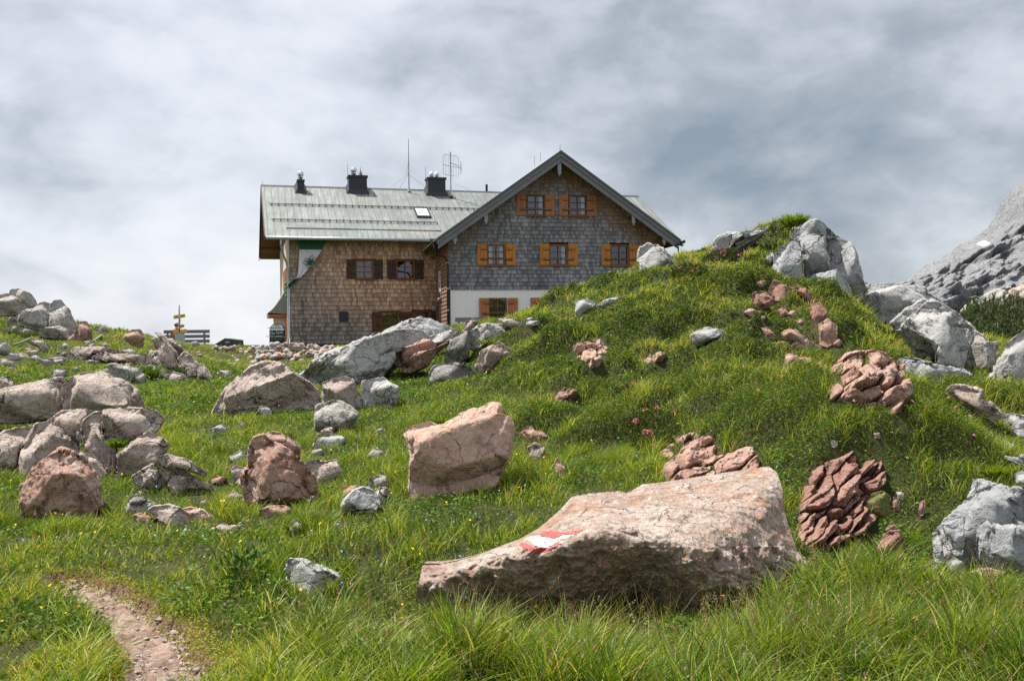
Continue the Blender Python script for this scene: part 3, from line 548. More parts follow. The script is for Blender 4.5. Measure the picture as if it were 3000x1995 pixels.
rocks('rock', 'rock', 'small grey fragment leaning at the left foot of the tall crag', 6, 'blue', [[(265,515),(318,453),(332,500),(300,525)]], Y=22.8)
for lab, pl in (('chunky brown red stone at the left end of the rubble under the crag', [(188,795),(208,700),(250,688),(322,710),(338,755),(260,785)]),
           ('red angular stone in the middle of the rubble under the crag', [(298,685),(328,628),(360,638),(422,680),(443,742),(380,765),(328,735)]),
           ('long red stone pointing down right at the top of the rubble under the crag', [(408,665),(460,653),(522,690),(573,752),(540,758),(480,722)]),
           ('red stone at the steep right side of the rubble under the crag', [(535,772),(590,752),(633,810),(602,853),(548,868)]),
           ('tall pinkish stone at the lower right end of the rubble under the crag', [(585,885),(640,848),(693,890),(683,952),(640,990),(588,972)]),
           ('flat pink ledge at the bottom of the rubble under the crag', [(325,1015),(360,983),(480,983),(605,1010),(560,1030),(430,1024),(340,1030)]),
           ('broken pink stones above the flat ledge in the rubble', [(365,932),(420,908),(460,938),(525,960),(500,990),(400,965)]),
           ('slanting thin pink stone at the left of the lower rubble', [(252,902),(300,903),(345,950),(300,966)])):
    rocks('rubble_stone', 'stone', lab, 6, 'rust' if 'pink' in lab else 'red', [pl], group='reddish rubble stones under the crag', lo=12)
for pl in ([(335,802),(390,778),(408,810),(380,845)], [(402,822),(440,798),(468,810),(440,845)], [(140,802),(200,793),(255,812),(240,835),(178,828)], [(218,652),(260,623),(288,650),(250,675)], [(640,1000),(680,965),(720,985),(700,1010)], [(455,860),(480,850),(500,868),(480,885)], [(240,845),(262,832),(285,845),(262,858)], [(170,860),(190,855),(208,866),(190,874)]):
    rocks('rubble_stone', 'stone', 'small reddish stone strewn among the larger rubble under the crag', 6, 'rust', [pl], group='small reddish stones under the crag', lo=12, cuts=3)
rocks('rock', 'rock', 'pair of red white stones beneath a grass lip, left of the large red crag', 6, 'rust', [[(383,1108),(398,1050),(440,1043),(468,1070),(452,1115),(388,1120)], [(463,1085),(490,1063),(542,1080),(542,1115),(468,1115)]], lo=10)
flush_rock('rock_crag', 'crag', 'large red crag of broken blocks with moss cushions, on the right slope of the knoll', 6, 'rust', [
  [(638,1325),(655,1240),(690,1190),(648,1148),(698,1088),(745,1050),(800,1032),(860,1030),(965,1042),(1005,1098),(1062,1112),(1068,1250),(1085,1345),(1024,1412),(940,1396),(800,1345)]], rise=.24, base=.95, bands=3, ang=15, seed=11, lo=8, bed=.45)
# -- right side
rocks('rock', 'rock', 'pale rounded rock wedged between the tall crag and the wide grey outcrop', 6, 'pale', [[(735,765),(790,658),(850,638),(885,655),(845,705),(785,775)]], Y=23.0)
rocks('rock_outcrop', 'outcrop', 'wide smooth grey outcrop with a dark ledge under its crest, below the mountain', 6, 'pale', [[(755,840),(798,740),(860,688),(900,660),(1000,648),(1120,663),(1200,678),(1290,745),(1250,770),(1190,790),(1160,840),(1060,890),(940,905),(830,880)]], Y=22.5, cuts=6, rough=.55, box=.5)
rocks('rock_outcrop', 'outcrop', 'humped white outcrop furrowed with cracks, left of the dwarf pines', 6, ['pale', 'grey', 'pale'], [
  [(1065,895),(1150,808),(1200,758),(1260,752),(1340,790),(1402,830),(1453,890),(1465,965),(1410,1060),(1395,1150),(1250,1130),(1330,1060),(1230,1000),(1130,935)],
  [(1380,1130),(1400,1010),(1440,940),(1480,920),(1510,938),(1560,990),(1613,983),(1615,1050),(1565,1145),(1480,1155)],
  [(1000,880),(1100,790),(1190,745),(1300,765),(1420,850),(1500,930),(1600,1010),(1580,1110),(1400,1150),(1200,1040),(1080,960)]], Y=20.5, offs=[0, .4, .7], depth=1.0, cuts=8, rough=.7, box=.5)
rocks('rock_slab', 'rock', 'low pale slab lying along the grass below the humped white outcrop', 6, 'blue', [[(1050,1085),(1080,1068),(1140,1073),(1180,1118),(1300,1143),(1400,1138),(1475,1168),(1400,1205),(1330,1235),(1200,1222),(1100,1195)]], lo=10, cuts=5)
rocks('rock_outcrop', 'outcrop', 'pale outcrop with slanting furrows at the right picture edge in front of the dwarf pines', 6, 'pale', [[(1545,1195),(1568,1138),(1620,1078),(1680,978),(1764,918),(1850,895),(1880,1200),(1764,1225),(1640,1215)]], lo=9, strata=2.5, cuts=6)
rocks('rock', 'rock', 'long brownish rock embedded in the turf below the furrowed outcrop', 6, 'pinkgrey', [[(1315,1255),(1350,1228),(1430,1233),(1525,1268),(1512,1312),(1580,1330),(1655,1382),(1600,1405),(1480,1365),(1360,1310)]], lo=9)
rocks('rock', 'rock', 'grey angular rock at the right edge under the brownish embedded rock', 6, 'pale', [[(1635,1425),(1660,1383),(1764,1408),(1820,1480),(1764,1505),(1700,1485)]], lo=8)
rocks('rock_outcrop', 'outcrop', 'split grey limestone outcrop with grass in its clefts, lower right corner', 9, 'blue', [
  [(1360,980),(1540,810),(1740,600),(1770,490),(2000,570),(2320,640),(2320,1330),(1700,1350),(1480,1365),(1360,1200)],
  [(1710,570),(1740,478),(1830,488),(1975,580),(1950,650),(1830,630)],
  [(1680,650),(1760,598),(1850,618),(1960,680),(2060,688),(2195,658),(2300,700),(2300,860),(2195,895),(2050,805),(1950,765),(1850,725)],
  [(1760,770),(1830,713),(1930,758),(2000,778),(2100,828),(2195,900),(2300,940),(2300,1310),(2000,1340),(1785,1310),(1748,1180),(1770,1000)],
  [(1438,890),(1470,840),(1540,808),(1640,820),(1645,1000),(1635,1125),(1540,1115),(1480,1005)],
  [(1355,975),(1400,928),(1452,1000),(1443,1120),(1485,1205),(1368,1190)],
  [(1475,1240),(1560,1198),(1663,1270),(1655,1360),(1540,1370)]], lo=5, offs=[.25, .6, .4, 0, 0, 0, -.2], depth=1.0, cuts=6, rough=.9, tilt=.55)
rocks('rock', 'stone', 'pinkish stone at the left foot of the split grey outcrop', 9, 'pinkgrey', [[(1278,1280),(1340,1238),(1402,1280),(1433,1390),(1300,1390)]])
rocks('rock', 'stone', 'pale stone in long grass below the dark red bank', 9, 'pinkgrey', [[(995,1450),(1080,1398),(1152,1410),(1165,1445),(1080,1510)]])
rocks('rock', 'stone', 'small white stone half hidden in grass right of the pale stone, lower right', 9, 'pale', [[(1232,1500),(1245,1425),(1310,1440),(1350,1480),(1300,1520)]])
rocks('rock_slab', 'rock', 'flat pink slab lying in front of the split grey outcrop', 9, 'pink', [[(1640,1365),(1780,1308),(1880,1308),(2025,1340),(2005,1385),(1800,1430)]])
for lab, pl, y in (('grey ledge jutting out of turf at the right edge, above the split outcrop', [(1895,245),(1990,258),(2195,308),(2280,340),(2195,345),(2000,293)], 9.3),
                ('small grey stone above the grey ledge at the right edge', [(1983,150),(2010,128),(2112,150),(2123,222),(2060,225)], 10.0),
                ('topmost pale stone of the right edge scree', [(2068,0),(2195,25),(2270,100),(2180,115),(2100,45)], 10.6),
                ('grey stone under the moss cushion at the right edge', [(2105,430),(2195,388),(2280,400),(2280,565),(2195,565),(2118,505)], 8.8)):
    rocks('rock', 'stone', lab, 9, 'blue', [pl], lo=6)
for pl in ([(2120,60),(2160,45),(2195,80),(2150,100)], [(2140,120),(2200,110),(2230,150),(2160,160)], [(2130,255),(2195,240),(2230,280),(2170,300)], [(2090,20),(2110,5),(2130,20),(2110,35)], [(2180,180),(2230,170),(2250,210),(2200,215)]):
    rocks('rock', 'stone', 'small pale scree stone at the right picture edge', 9, 'blue', [pl], group='pale scree at the right edge', lo=7)
flush_rock('rock_bank', 'bank', 'dark red bank of tilted layered rock, right of the painted boulder', 9, 'red', [
  [(90,960),(120,720),(170,540),(250,400),(330,330),(450,290),(560,250),(640,200),(680,280),(700,330),(820,275),(900,285),(905,470),(880,600),(830,700),(850,830),(790,990),(690,1090),(560,1160),(420,1165),(280,1140),(140,1060)]], rise=.21, bands=10, ang=50, seed=4, bed=.95)
rocks('boulder', 'boulder', 'rounded dark red boulder at the right foot of the red bank', 9, 'red', [[(815,1155),(900,998),(960,958),(1062,958),(1103,1030),(1072,1115),(960,1200)]], Y=7.2, rough=1.3)
rocks('boulder', 'boulder', 'moss covered olive boulder on the right of the red bank', 9, 'moss', [[(755,690),(800,618),(900,588),(972,640),(973,745),(900,795),(790,750)]], Y=7.35, cuts=3, rough=.6)
for lab, pl, y in (('small red stone on top of the rounded dark red boulder', [(918,943),(960,898),(1032,913),(1022,953),(950,973)], 7.4), ('narrow red stone leaning in the turf right of the mossy boulder', [(983,705),(1000,638),(1052,648),(1062,745),(1020,775)], 7.5),
                ('red splinter standing alone in the dark turf between red bank and grey outcrop', [(1218,785),(1240,700),(1280,658),(1292,700),(1272,795)], 7.9), ('low dark red stone under the rounded red boulder', [(955,1255),(1060,1128),(1103,1130),(1092,1205),(1000,1295)], 6.95),
                ('pale pink pebble above the narrow red stone', [(1022,600),(1060,583),(1095,615),(1085,650),(1040,640)], 7.7), ('pink cobble in turf above the red bank', [(408,150),(430,110),(485,125),(480,170),(430,178)], 9.0), ('brown cobble under the grass lip right above the red bank', [(790,80),(810,40),(870,45),(885,90),(830,100)], 9.2)):
    rocks('rock', 'stone', lab, 9, 'pinkgrey' if ('pink' in lab or 'brown' in lab) else 'red', [pl], Y=y)
flush_rock('rock_outcrop', 'outcrop', 'dark red broken rocks showing behind the top of the painted boulder', 7, 'rust', [
  [(1490,140),(1558,66),(1680,24),(1765,48),(1830,110),(1812,150),(1860,135),(2000,100),(2042,170),(2040,300),(1560,310),(1510,235),(1540,185)]], rise=.22, bands=3, ang=20, seed=12, bed=.5)
# -- upper left
rocks('rock_crag', 'crag', 'grey jointed rock crag on the left skyline', 10, 'grey', [
  [(98,115),(108,68),(210,58),(262,90),(352,120),(402,190),(435,260),(300,262),(215,200)], [(-40,235),(0,130),(60,118),(100,113),(225,198),(310,245),(275,300),(150,308),(10,320),(-40,330)],
  [(205,410),(218,330),(300,288),(340,300),(440,220),(500,208),(572,230),(555,340),(533,480),(420,470),(300,440)], [(558,240),(600,188),(682,183),(742,260),(783,310),(803,370),(853,420),(845,460),(700,478),(540,490),(550,380)],
  [(445,515),(700,470),(843,455),(855,525),(760,590),(690,612),(600,592),(468,575)]], Y=33.5, offs=[1.0, .6, 0, 0, -.3], depth=1.0, rough=.8)
rocks('boulder', 'boulder', 'red boulder at the right foot of the left skyline crag', 10, 'rust', [[(845,475),(880,423),(960,418),(1003,480),(1023,520),(1030,610),(980,640),(900,650),(825,610)], [(735,595),(860,553),(893,640),(840,665),(755,630)]], Y=32.5, depth=.9)
rocks('rock', 'stone', 'cluster of rounded grey stones left under the skyline crag', 10, 'grey', [[(72,420),(80,368),(130,338),(192,350),(213,420),(150,445)]], Y=32)
for lab, pl in (('flat white stone in grass below the skyline crag, farthest left', [(92,492),(130,473),(212,500),(202,535),(120,525)]), ('flat pale stone between white stone and upright stone below the crag', [(233,532),(280,503),(352,515),(352,550),(245,550)]), ('upright grey stone touching the base of the skyline crag', [(348,492),(380,473),(422,490),(443,555),(370,555)]),
             ('small brown rock on the skyline right of the red boulder', [(1043,512),(1060,483),(1130,478),(1202,510),(1213,535),(1120,535)]), ('grey rock with flat face at the left edge, mid slope', [(-30,650),(0,642),(60,633),(100,700),(148,772),(80,790),(-30,785)]), ('hooded brownish rock under the grey hose', [(313,675),(350,618),(440,613),(502,660),(543,745),(480,755),(430,705)]),
             ('round pinkish stone alone in grass on the left slope', [(667,693),(690,668),(750,668),(793,705),(760,725),(690,725)]), ('low pinkish rock with two humps on the left slope', [(145,795),(180,763),(260,763),(333,810),(320,835),(200,835)]), ('pale pointed rock below the low two humped rock', [(315,835),(400,798),(483,840),(480,865),(380,860)]), ('thin tilted flagstone on the left slope', [(435,875),(500,843),(603,880),(560,915)]),
             ('row of small light stones left of the long tan slab', [(518,828),(590,828),(680,818),(763,850),(750,885),(640,885),(560,855)]), ('knobbly pale rock at the left edge above the pointed brown rock', [(-30,850),(0,848),(100,848),(152,880),(173,925),(60,925),(-30,915)]), ('grey rounded stone just below the knobbly rock', [(92,952),(130,923),(182,928),(198,972),(130,990)]), ('single round stone in the meadow above the long slab', [(792,952),(830,930),(872,940),(872,972),(810,980)]),
             ('flat brown stone under the hooded rock', [(267,722),(310,708),(383,740),(330,760)]), ('low white slab between two tan slabs on the left slope', [(917,862),(1000,853),(1103,868),(1060,900),(960,895)]), ('red brown stone above the cracked grey hump', [(1367,905),(1420,883),(1477,890),(1477,935),(1400,925)]), ('flat white stone in the meadow below the strata ridge', [(1847,1065),(1920,1043),(2043,1055),(2062,1085),(1950,1090)])):
    rocks('rock', 'stone', lab, 10, 'pinkgrey' if ('brown' in lab or 'pink' in lab) else 'pale' if 'white' in lab or 'pale' in lab else 'grey', [pl], group='stones on the left slope', lo=14)
rocks('boulder', 'boulder', 'red cleft boulder in a grassy hump left of the strata ridge', 10, 'rust', [[(1370,618),(1400,558),(1470,513),(1560,513),(1613,590),(1593,670),(1560,700),(1480,660)]], Y=29.5)
rocks('rock_ridge', 'rock ridge', 'slanting ridge of layered brown slabs running down from the bench', 10, 'pinkgrey', [
  [(1725,620),(1790,640),(1900,740),(1973,820),(1965,880),(1900,900),(1820,880),(1775,765)], [(1748,568),(1830,598),(1930,700),(2003,790),(1992,838),(1900,735),(1800,645)], [(1715,545),(1800,555),(1900,638),(2020,708),(2065,780),(2010,810),(1930,695),(1830,605)],
  [(1980,840),(2060,763),(2170,838),(2203,888),(2272,920),(2365,990),(2350,1030),(2260,1010),(2100,985),(2030,920)], [(1740,740),(1790,748),(1833,840),(1815,880),(1760,835)], [(1685,620),(1720,605),(1772,690),(1762,730),(1740,715)]], Y=27.5, offs=[0, .3, .6, -.6, -.2, .1], depth=1.0, cuts=5, toplit=False)
rocks('rock_slab', 'rock', 'upper long tan slab with an orange crest on the left slope', 10, 'pinkgrey', [[(730,810),(800,738),(880,713),(1000,693),(1100,703),(1200,718),(1335,750),(1312,785),(1100,780),(1020,790),(1000,840),(830,860),(755,840)]], lo=14, depth=1.1)
rocks('rock_slab', 'rock', 'lower long tan slab with a drooping right end on the left slope', 10, 'pinkgrey', [[(1005,838),(1080,783),(1180,768),(1270,788),(1400,798),(1560,778),(1650,798),(1695,860),(1685,905),(1500,900),(1400,865),(1200,865),(1080,860)]], lo=14, depth=1.1)
rocks('rock', 'rock', 'cracked grey hump in grass between tan slab and long slab', 10, 'grey', [[(1205,905),(1300,898),(1400,928),(1530,943),(1595,970),(1480,1050),(1420,1105),(1330,1090),(1215,980)]], lo=12, depth=1.0)
rocks('rock', 'rock', 'flat pale rock with a thin tail in the meadow right of the cracked hump', 10, 'pale', [[(1625,990),(1660,908),(1720,928),(1743,970),(1865,1020),(1780,1038),(1700,1020)]], lo=12)
rocks('rock', 'stone', 'small grey stone in the meadow below the rubble pile', 3, 'grey', [[(1430,665),(1455,630),(1510,640),(1530,672),(1480,685)]], lo=12)
def scattered():
    rg = np.random.default_rng(21)
    for k in range(46):
        if k < 30: px, py = rg.uniform(0, 640), rg.uniform(1000, 1110)
        else: px, py = rg.uniform(560, 1150), rg.uniform(1240, 1480)
        Y = hit(px, py, 8); s = rg.uniform(.05, .16)*F/Y*(1.5 if k < 30 else .8); an = np.sort(rg.random(8))*6.283; L = [(px+s*math.cos(t)*rg.uniform(.8, 1.25), py+s*.6*math.sin(t)*rg.uniform(.8, 1.2)) for t in an]
        if k < 30: rocks('rock', 'stone', 'small half sunk stone scattered on the left slope', 0, ('grey', 'pinkgrey')[k % 2], [L], group='small half sunk stones on the left slope', lo=8, cuts=4)
        else: rocks('rock', 'stone', 'small stone nearly buried in the meadow grass', 0, ('grey', 'pinkgrey', 'rust')[k % 3], [L], group='small stones nearly buried in the meadow', lo=6, cuts=4)
scattered()
# -- far right background ridge
rocks('rock_ridge', 'rock ridge', 'pink and grey rocky ridge behind the dwarf pines', 6, ['pinkgrey', 'grey'], [[(1600,800),(1640,750),(1680,700),(1764,642),(1850,600),(1900,820),(1700,830)], [(1380,810),(1480,760),(1580,700),(1680,658),(1730,700),(1690,800),(1560,830)]], Y=60, fix=True, offs=[0, 6], depth=.8, rough=1.4)

# ------------------------------------------------------------------ the painted boulder: surveyed points (crop pixels, metres ahead), then a relief between them
BP = [(225,850,6.02),(250,730,6.12),(350,730,6.2),(440,710,6.3),(540,680,6.4),(680,625,6.5),(760,598,6.56),(880,528,6.72),(980,440,6.9),(1040,370,7.0),(1130,353,7.05),(1300,338,7.15),(1340,350,7.15),(1420,304,7.2),(1560,288,7.25),(1750,258,7.3),(1950,228,7.3),(2090,208,7.25),(2132,240,7.1),(2165,330,6.95),(2172,440,6.85),(2202,540,6.75),(2245,660,6.65),(2310,715,6.6),(2300,800,6.55),(2100,900,6.35),
      (1950,1000,6.35),(1830,1080,6.45),(1600,1100,6.5),(1400,1100,6.55),(1100,1060,6.5),(800,1050,6.4),(500,1040,6.3),(300,1000,6.15),(215,920,6.1)]
BI = [(300,860,5.93),(420,790,5.98),(560,742,6.02),(680,705,6.03),(800,692,6.03),(910,676,6.02),(985,630,6.03),(1050,585,6.05),(1110,566,6.06),(1200,548,6.1),(1290,560,6.1),(1400,590,6.07),(1540,605,6.03),(1680,600,6.02),(1760,640,5.99),
      (1500,470,6.42),(1590,385,6.72),(1640,440,6.5),(1660,520,6.25),(1350,450,6.55),(1150,450,6.6),(1000,520,6.4),(850,600,6.3),(640,680,6.2),(1750,350,6.88),(1950,310,6.95),(2050,270,7.05),(1850,300,7.05),
      (1900,500,6.35),(2050,420,6.65),(2080,600,6.4),(1950,700,6.15),(1850,620,6.12),(2150,700,6.4),(1850,800,5.98),(1950,880,6.08),(1750,850,5.97),(1700,720,5.96),
      (420,850,6.02),(600,800,6.08),(800,770,6.1),(1000,730,6.1),(1200,680,6.14),(1400,700,6.14),(1550,750,6.12),(600,900,6.18),(900,880,6.2),(1180,850,6.22),(1400,860,6.34),(1400,920,6.46),(1580,880,6.25),(1720,960,6.15),(1000,960,6.32),(1300,980,6.46),(1500,1000,6.38),(750,960,6.28),(450,930,6.12),(1180,760,6.14),(900,800,6.12)]
BC = np.array(BP+BI, float); _bq = BC[:, :2]/400
def _rbf_fit():
    n = len(_bq); d = np.sqrt(((_bq[:, None]-_bq[None])**2).sum(-1)); A = np.zeros((n+3, n+3)); A[:n, :n] = -d-np.eye(n)*0.01
    A[:n, n] = 1; A[:n, n+1:] = _bq; A[n, :n] = 1; A[n+1:, :n] = _bq.T
    return np.linalg.solve(A, np.concatenate([BC[:, 2], np.zeros(3)]))
_bw = _rbf_fit()
def brelief(x, y):
    q_ = np.stack([x, y], 1)/400; d = np.sqrt(((q_[:, None]-_bq[None])**2).sum(-1)); n = len(_bq)
    return -d@_bw[:n]+_bw[n]+q_@_bw[n+1:]
BPOLY = np.array([p[:2] for p in BP], float)
def inpoly(x, y, poly):
    ins = np.zeros(len(x), bool); n = len(poly)
    for k in range(n):
        (x0, y0), (x1, y1) = poly[k], poly[(k+1) % n]
        c = ((y0 > y) != (y1 > y)) & (x < (x1-x0)*(y-y0)/(y1-y0+1e-12)+x0); ins ^= c
    return ins
def polydist(x, y, poly):
    best = np.full(len(x), 1e9); bx = x.copy(); by = y.copy(); n = len(poly)
    for k in range(n):
        a, b = poly[k], poly[(k+1) % n]; e = b-a; t = np.clip(((x-a[0])*e[0]+(y-a[1])*e[1])/(e@e), 0, 1)
        qx, qy = a[0]+t*e[0], a[1]+t*e[1]; d = np.hypot(x-qx, y-qy); m = d < best; best[m] = d[m]; bx[m] = qx[m]; by[m] = qy[m]
    return best, bx, by
def rays7(x, y):
    px = 1100+x/1.8138; py = 1250+y/1.8138
    return (px-1500)[:, None]/F*RX+(997.5-py)[:, None]/F*UP+FW
def bfront(x, y, lift=0.0):
    Y = brelief(x, y); P = CAM+rays7(x, y)*Y[:, None]
    n = 0.055*fbm(P*2.4, 3)*0.6+0.075*(0.45-np.abs(fbm(P*4.2+3, 4)))*0.9+0.020*fbm(P*13, 4)+0.020*(.4-np.abs(fbm(P*9+5, 3)))+0.008*fbm(P*38, 2)
    topness = sstep(0.0, 1.0, (y < 560)*1.0); n = n*np.where(y < 640, .55, 1.15)
    lay = np.abs(((P[:, 2]*1.0+P[:, 0]*0.35+0.06*fbm(P*3, 2))*7.0) % 1-0.5); n = n-0.018*np.exp(-(lay/0.06)**2)*sstep(0, .4, fbm(P*2.1+9, 2))
    d, _, _ = polydist(x, y, BPOLY); ed = sstep(0, 60, d)
    # the chipped step at the left tip
    P[:, 1] -= n*ed+lift; P[:, 2] += 0.35*n*ed+lift*0.8
    return P
def boulder_marked():
    st = 5.0; gx = np.arange(205, 2325, st); gy = np.arange(195, 1110, st); X, Yy = np.meshgrid(gx, gy, indexing='ij'); x = X.ravel(); y = Yy.ravel()
    ins = inpoly(x, y, BPOLY); idx = np.arange(len(x)).reshape(X.shape)
    qd = np.stack([idx[:-1, :-1], idx[:-1, 1:], idx[1:, 1:], idx[1:, :-1]], -1).reshape(-1, 4); qd = qd[ins[qd].sum(1) >= 2]
    u, inv = np.unique(qd, return_inverse=True); qd = inv.reshape(-1, 4); x = x[u]; y = y[u]; out = ~ins[u]
    d, bx, by = polydist(x, y, BPOLY); x[out] = bx[out]; y[out] = by[out]; d[out] = 0
    Fv = bfront(x, y); th = 0.95*np.sqrt(np.clip(d/260, 0, 1))
    Bv = Fv.copy(); Bv[:, 1] = np.maximum(Fv[:, 1]+0.0, brelief(x, y))+th; Bv[:, 2] -= th*0.5*sstep(900, 250, y)
    n = len(x); e = np.concatenate([qd[:, [0, 1]], qd[:, [1, 2]], qd[:, [2, 3]], qd[:, [3, 0]]]); key = np.sort(e, 1); _, i0, cnt = np.unique(key[:, 0]*n+key[:, 1], return_index=True, return_counts=True)
    be = e[i0[cnt == 1]]; side = np.stack([be[:, 1], be[:, 0], be[:, 0]+n, be[:, 1]+n], 1)
    V = np.concatenate([Fv, Bv]); ROCKV.append(V); loc = np.array([Fv[:, 0].mean(), 6.3, -0.05])
    SHADE_POLY = np.array([(230,850),(420,800),(680,715),(910,690),(1000,640),(1110,575),(1200,555),(1290,570),(1400,600),(1560,615),(1700,640),(1760,760),(1830,900),(1850,1150),(200,1150)], float)
    cd, _, _ = polydist(x, y, SHADE_POLY); cs = np.where(inpoly(x, y, SHADE_POLY), cd, -cd)+60*fbm(np.stack([x*.008, y*.012, x*0], 1), 4); crust_shade_mask = np.clip(sstep(-15, 45, cs), 0, 1)  # mask of the front below the ridge: crust and painted-in shade
    o = mesh_np('painted_boulder', V-loc, [qd[:, ::-1], qd+n, side], MAT['boulder'], None, True, loc, np.repeat(np.concatenate([crust_shade_mask, crust_shade_mask])[:, None], 3, 1))
    tag(o, 'big rust and cream boulder carrying a painted red white red trail mark', 'boulder')
    # trail mark: brushed bands that follow the stone (crop pixels measured on the enlarged mark)
    def band(name, poly, col, seed):
        poly = np.array([((1490+a/4.48-1100)*1.8138, (1300+b/4.48-1250)*1.8138) for a, b in poly])
        gx = np.arange(poly[:, 0].min()-4, poly[:, 0].max()+4, 2.0); gy = np.arange(poly[:, 1].min()-4, poly[:, 1].max()+4, 2.0)
        X, Yy = np.meshgrid(gx, gy, indexing='ij'); x = X.ravel(); y = Yy.ravel(); idx = np.arange(len(x)).reshape(X.shape)
        d, _, _ = polydist(x, y, poly); sd = np.where(inpoly(x, y, poly), d, -d); g = np.stack([x*0.02, y*0.06, x*0+seed], 1)
        ok = (sd+5*fbm(g*3.0, 3)+1.0 > 0) & (fbm(np.stack([x*.05+y*.03, y*.18, x*0+seed+5], 1), 3) > -0.42)
        qd = np.stack([idx[:-1, :-1], idx[:-1, 1:], idx[1:, 1:], idx[1:, :-1]], -1).reshape(-1, 4); qd = qd[ok[qd].all(1)]
        u, inv = np.unique(qd, return_inverse=True); P = bfront(x[u], y[u], 0.004)
        mesh_np(name, P-loc, [inv.reshape(-1, 4)[:, ::-1]], simple(name+'_coat', col, 0.55, var=.12, sc=30, bm=.3), o)
    band('red_paint', [(400,1190),(480,1150),(640,1135),(690,1165),(800,1155),(985,1120),(960,1140),(860,1185),(790,1195),(700,1200),(640,1235),(580,1252),(500,1230)], (0.50, 0.07, 0.065), 1)
    band('white_paint', [(225,1240),(330,1215),(400,1213),(500,1232),(580,1256),(650,1240),(710,1200),(860,1198),(830,1235),(720,1250),(640,1290),(560,1340),(500,1368),(400,1360),(320,1330),(250,1280)], (0.74, 0.73, 0.71), 2)
    band('red_paint', [(130,1320),(170,1300),(260,1325),(330,1352),(420,1372),(510,1375),(570,1350),(650,1305),(700,1310),(620,1355),(540,1395),(440,1430),(330,1425),(220,1395)], (0.50, 0.07, 0.065), 3)
boulder_marked()

# ------------------------------------------------------------------ mountain hut: a gabled block and a long wing set at a slightly different angle
TH1, TH2 = R(11.0), R(15.5)
P0 = at(1317, 965, 46.0); ZB = 1.25
U1 = np.array([math.cos(TH1), math.sin(TH1)]); V1 = np.array([-math.sin(TH1), math.cos(TH1)])
Q0 = P0[:2]+V1*4.9                       # inner corner, where the wing's front wall starts (runs left from here)
U2 = np.array([math.cos(TH2), math.sin(TH2)]); V2 = np.array([-math.sin(TH2), math.cos(TH2)])
def on_plane(px, py, o, u, vdir, off):   # pixel -> (along wall, height) on an upright plane off metres in front (-) or behind
    r = ray(px, py); n = vdir; p = o+vdir*off; t = ((p-CAM[:2])@n)/(r[:2]@n); w = CAM+r*t
    return (w[:2]-o)@u, w[2]
def gp(px, py, off=0.0): return on_plane(px, py, P0[:2], U1, V1, off)
def wp(px, py, off=0.0): return on_plane(px, py, Q0, U2, V2, off)
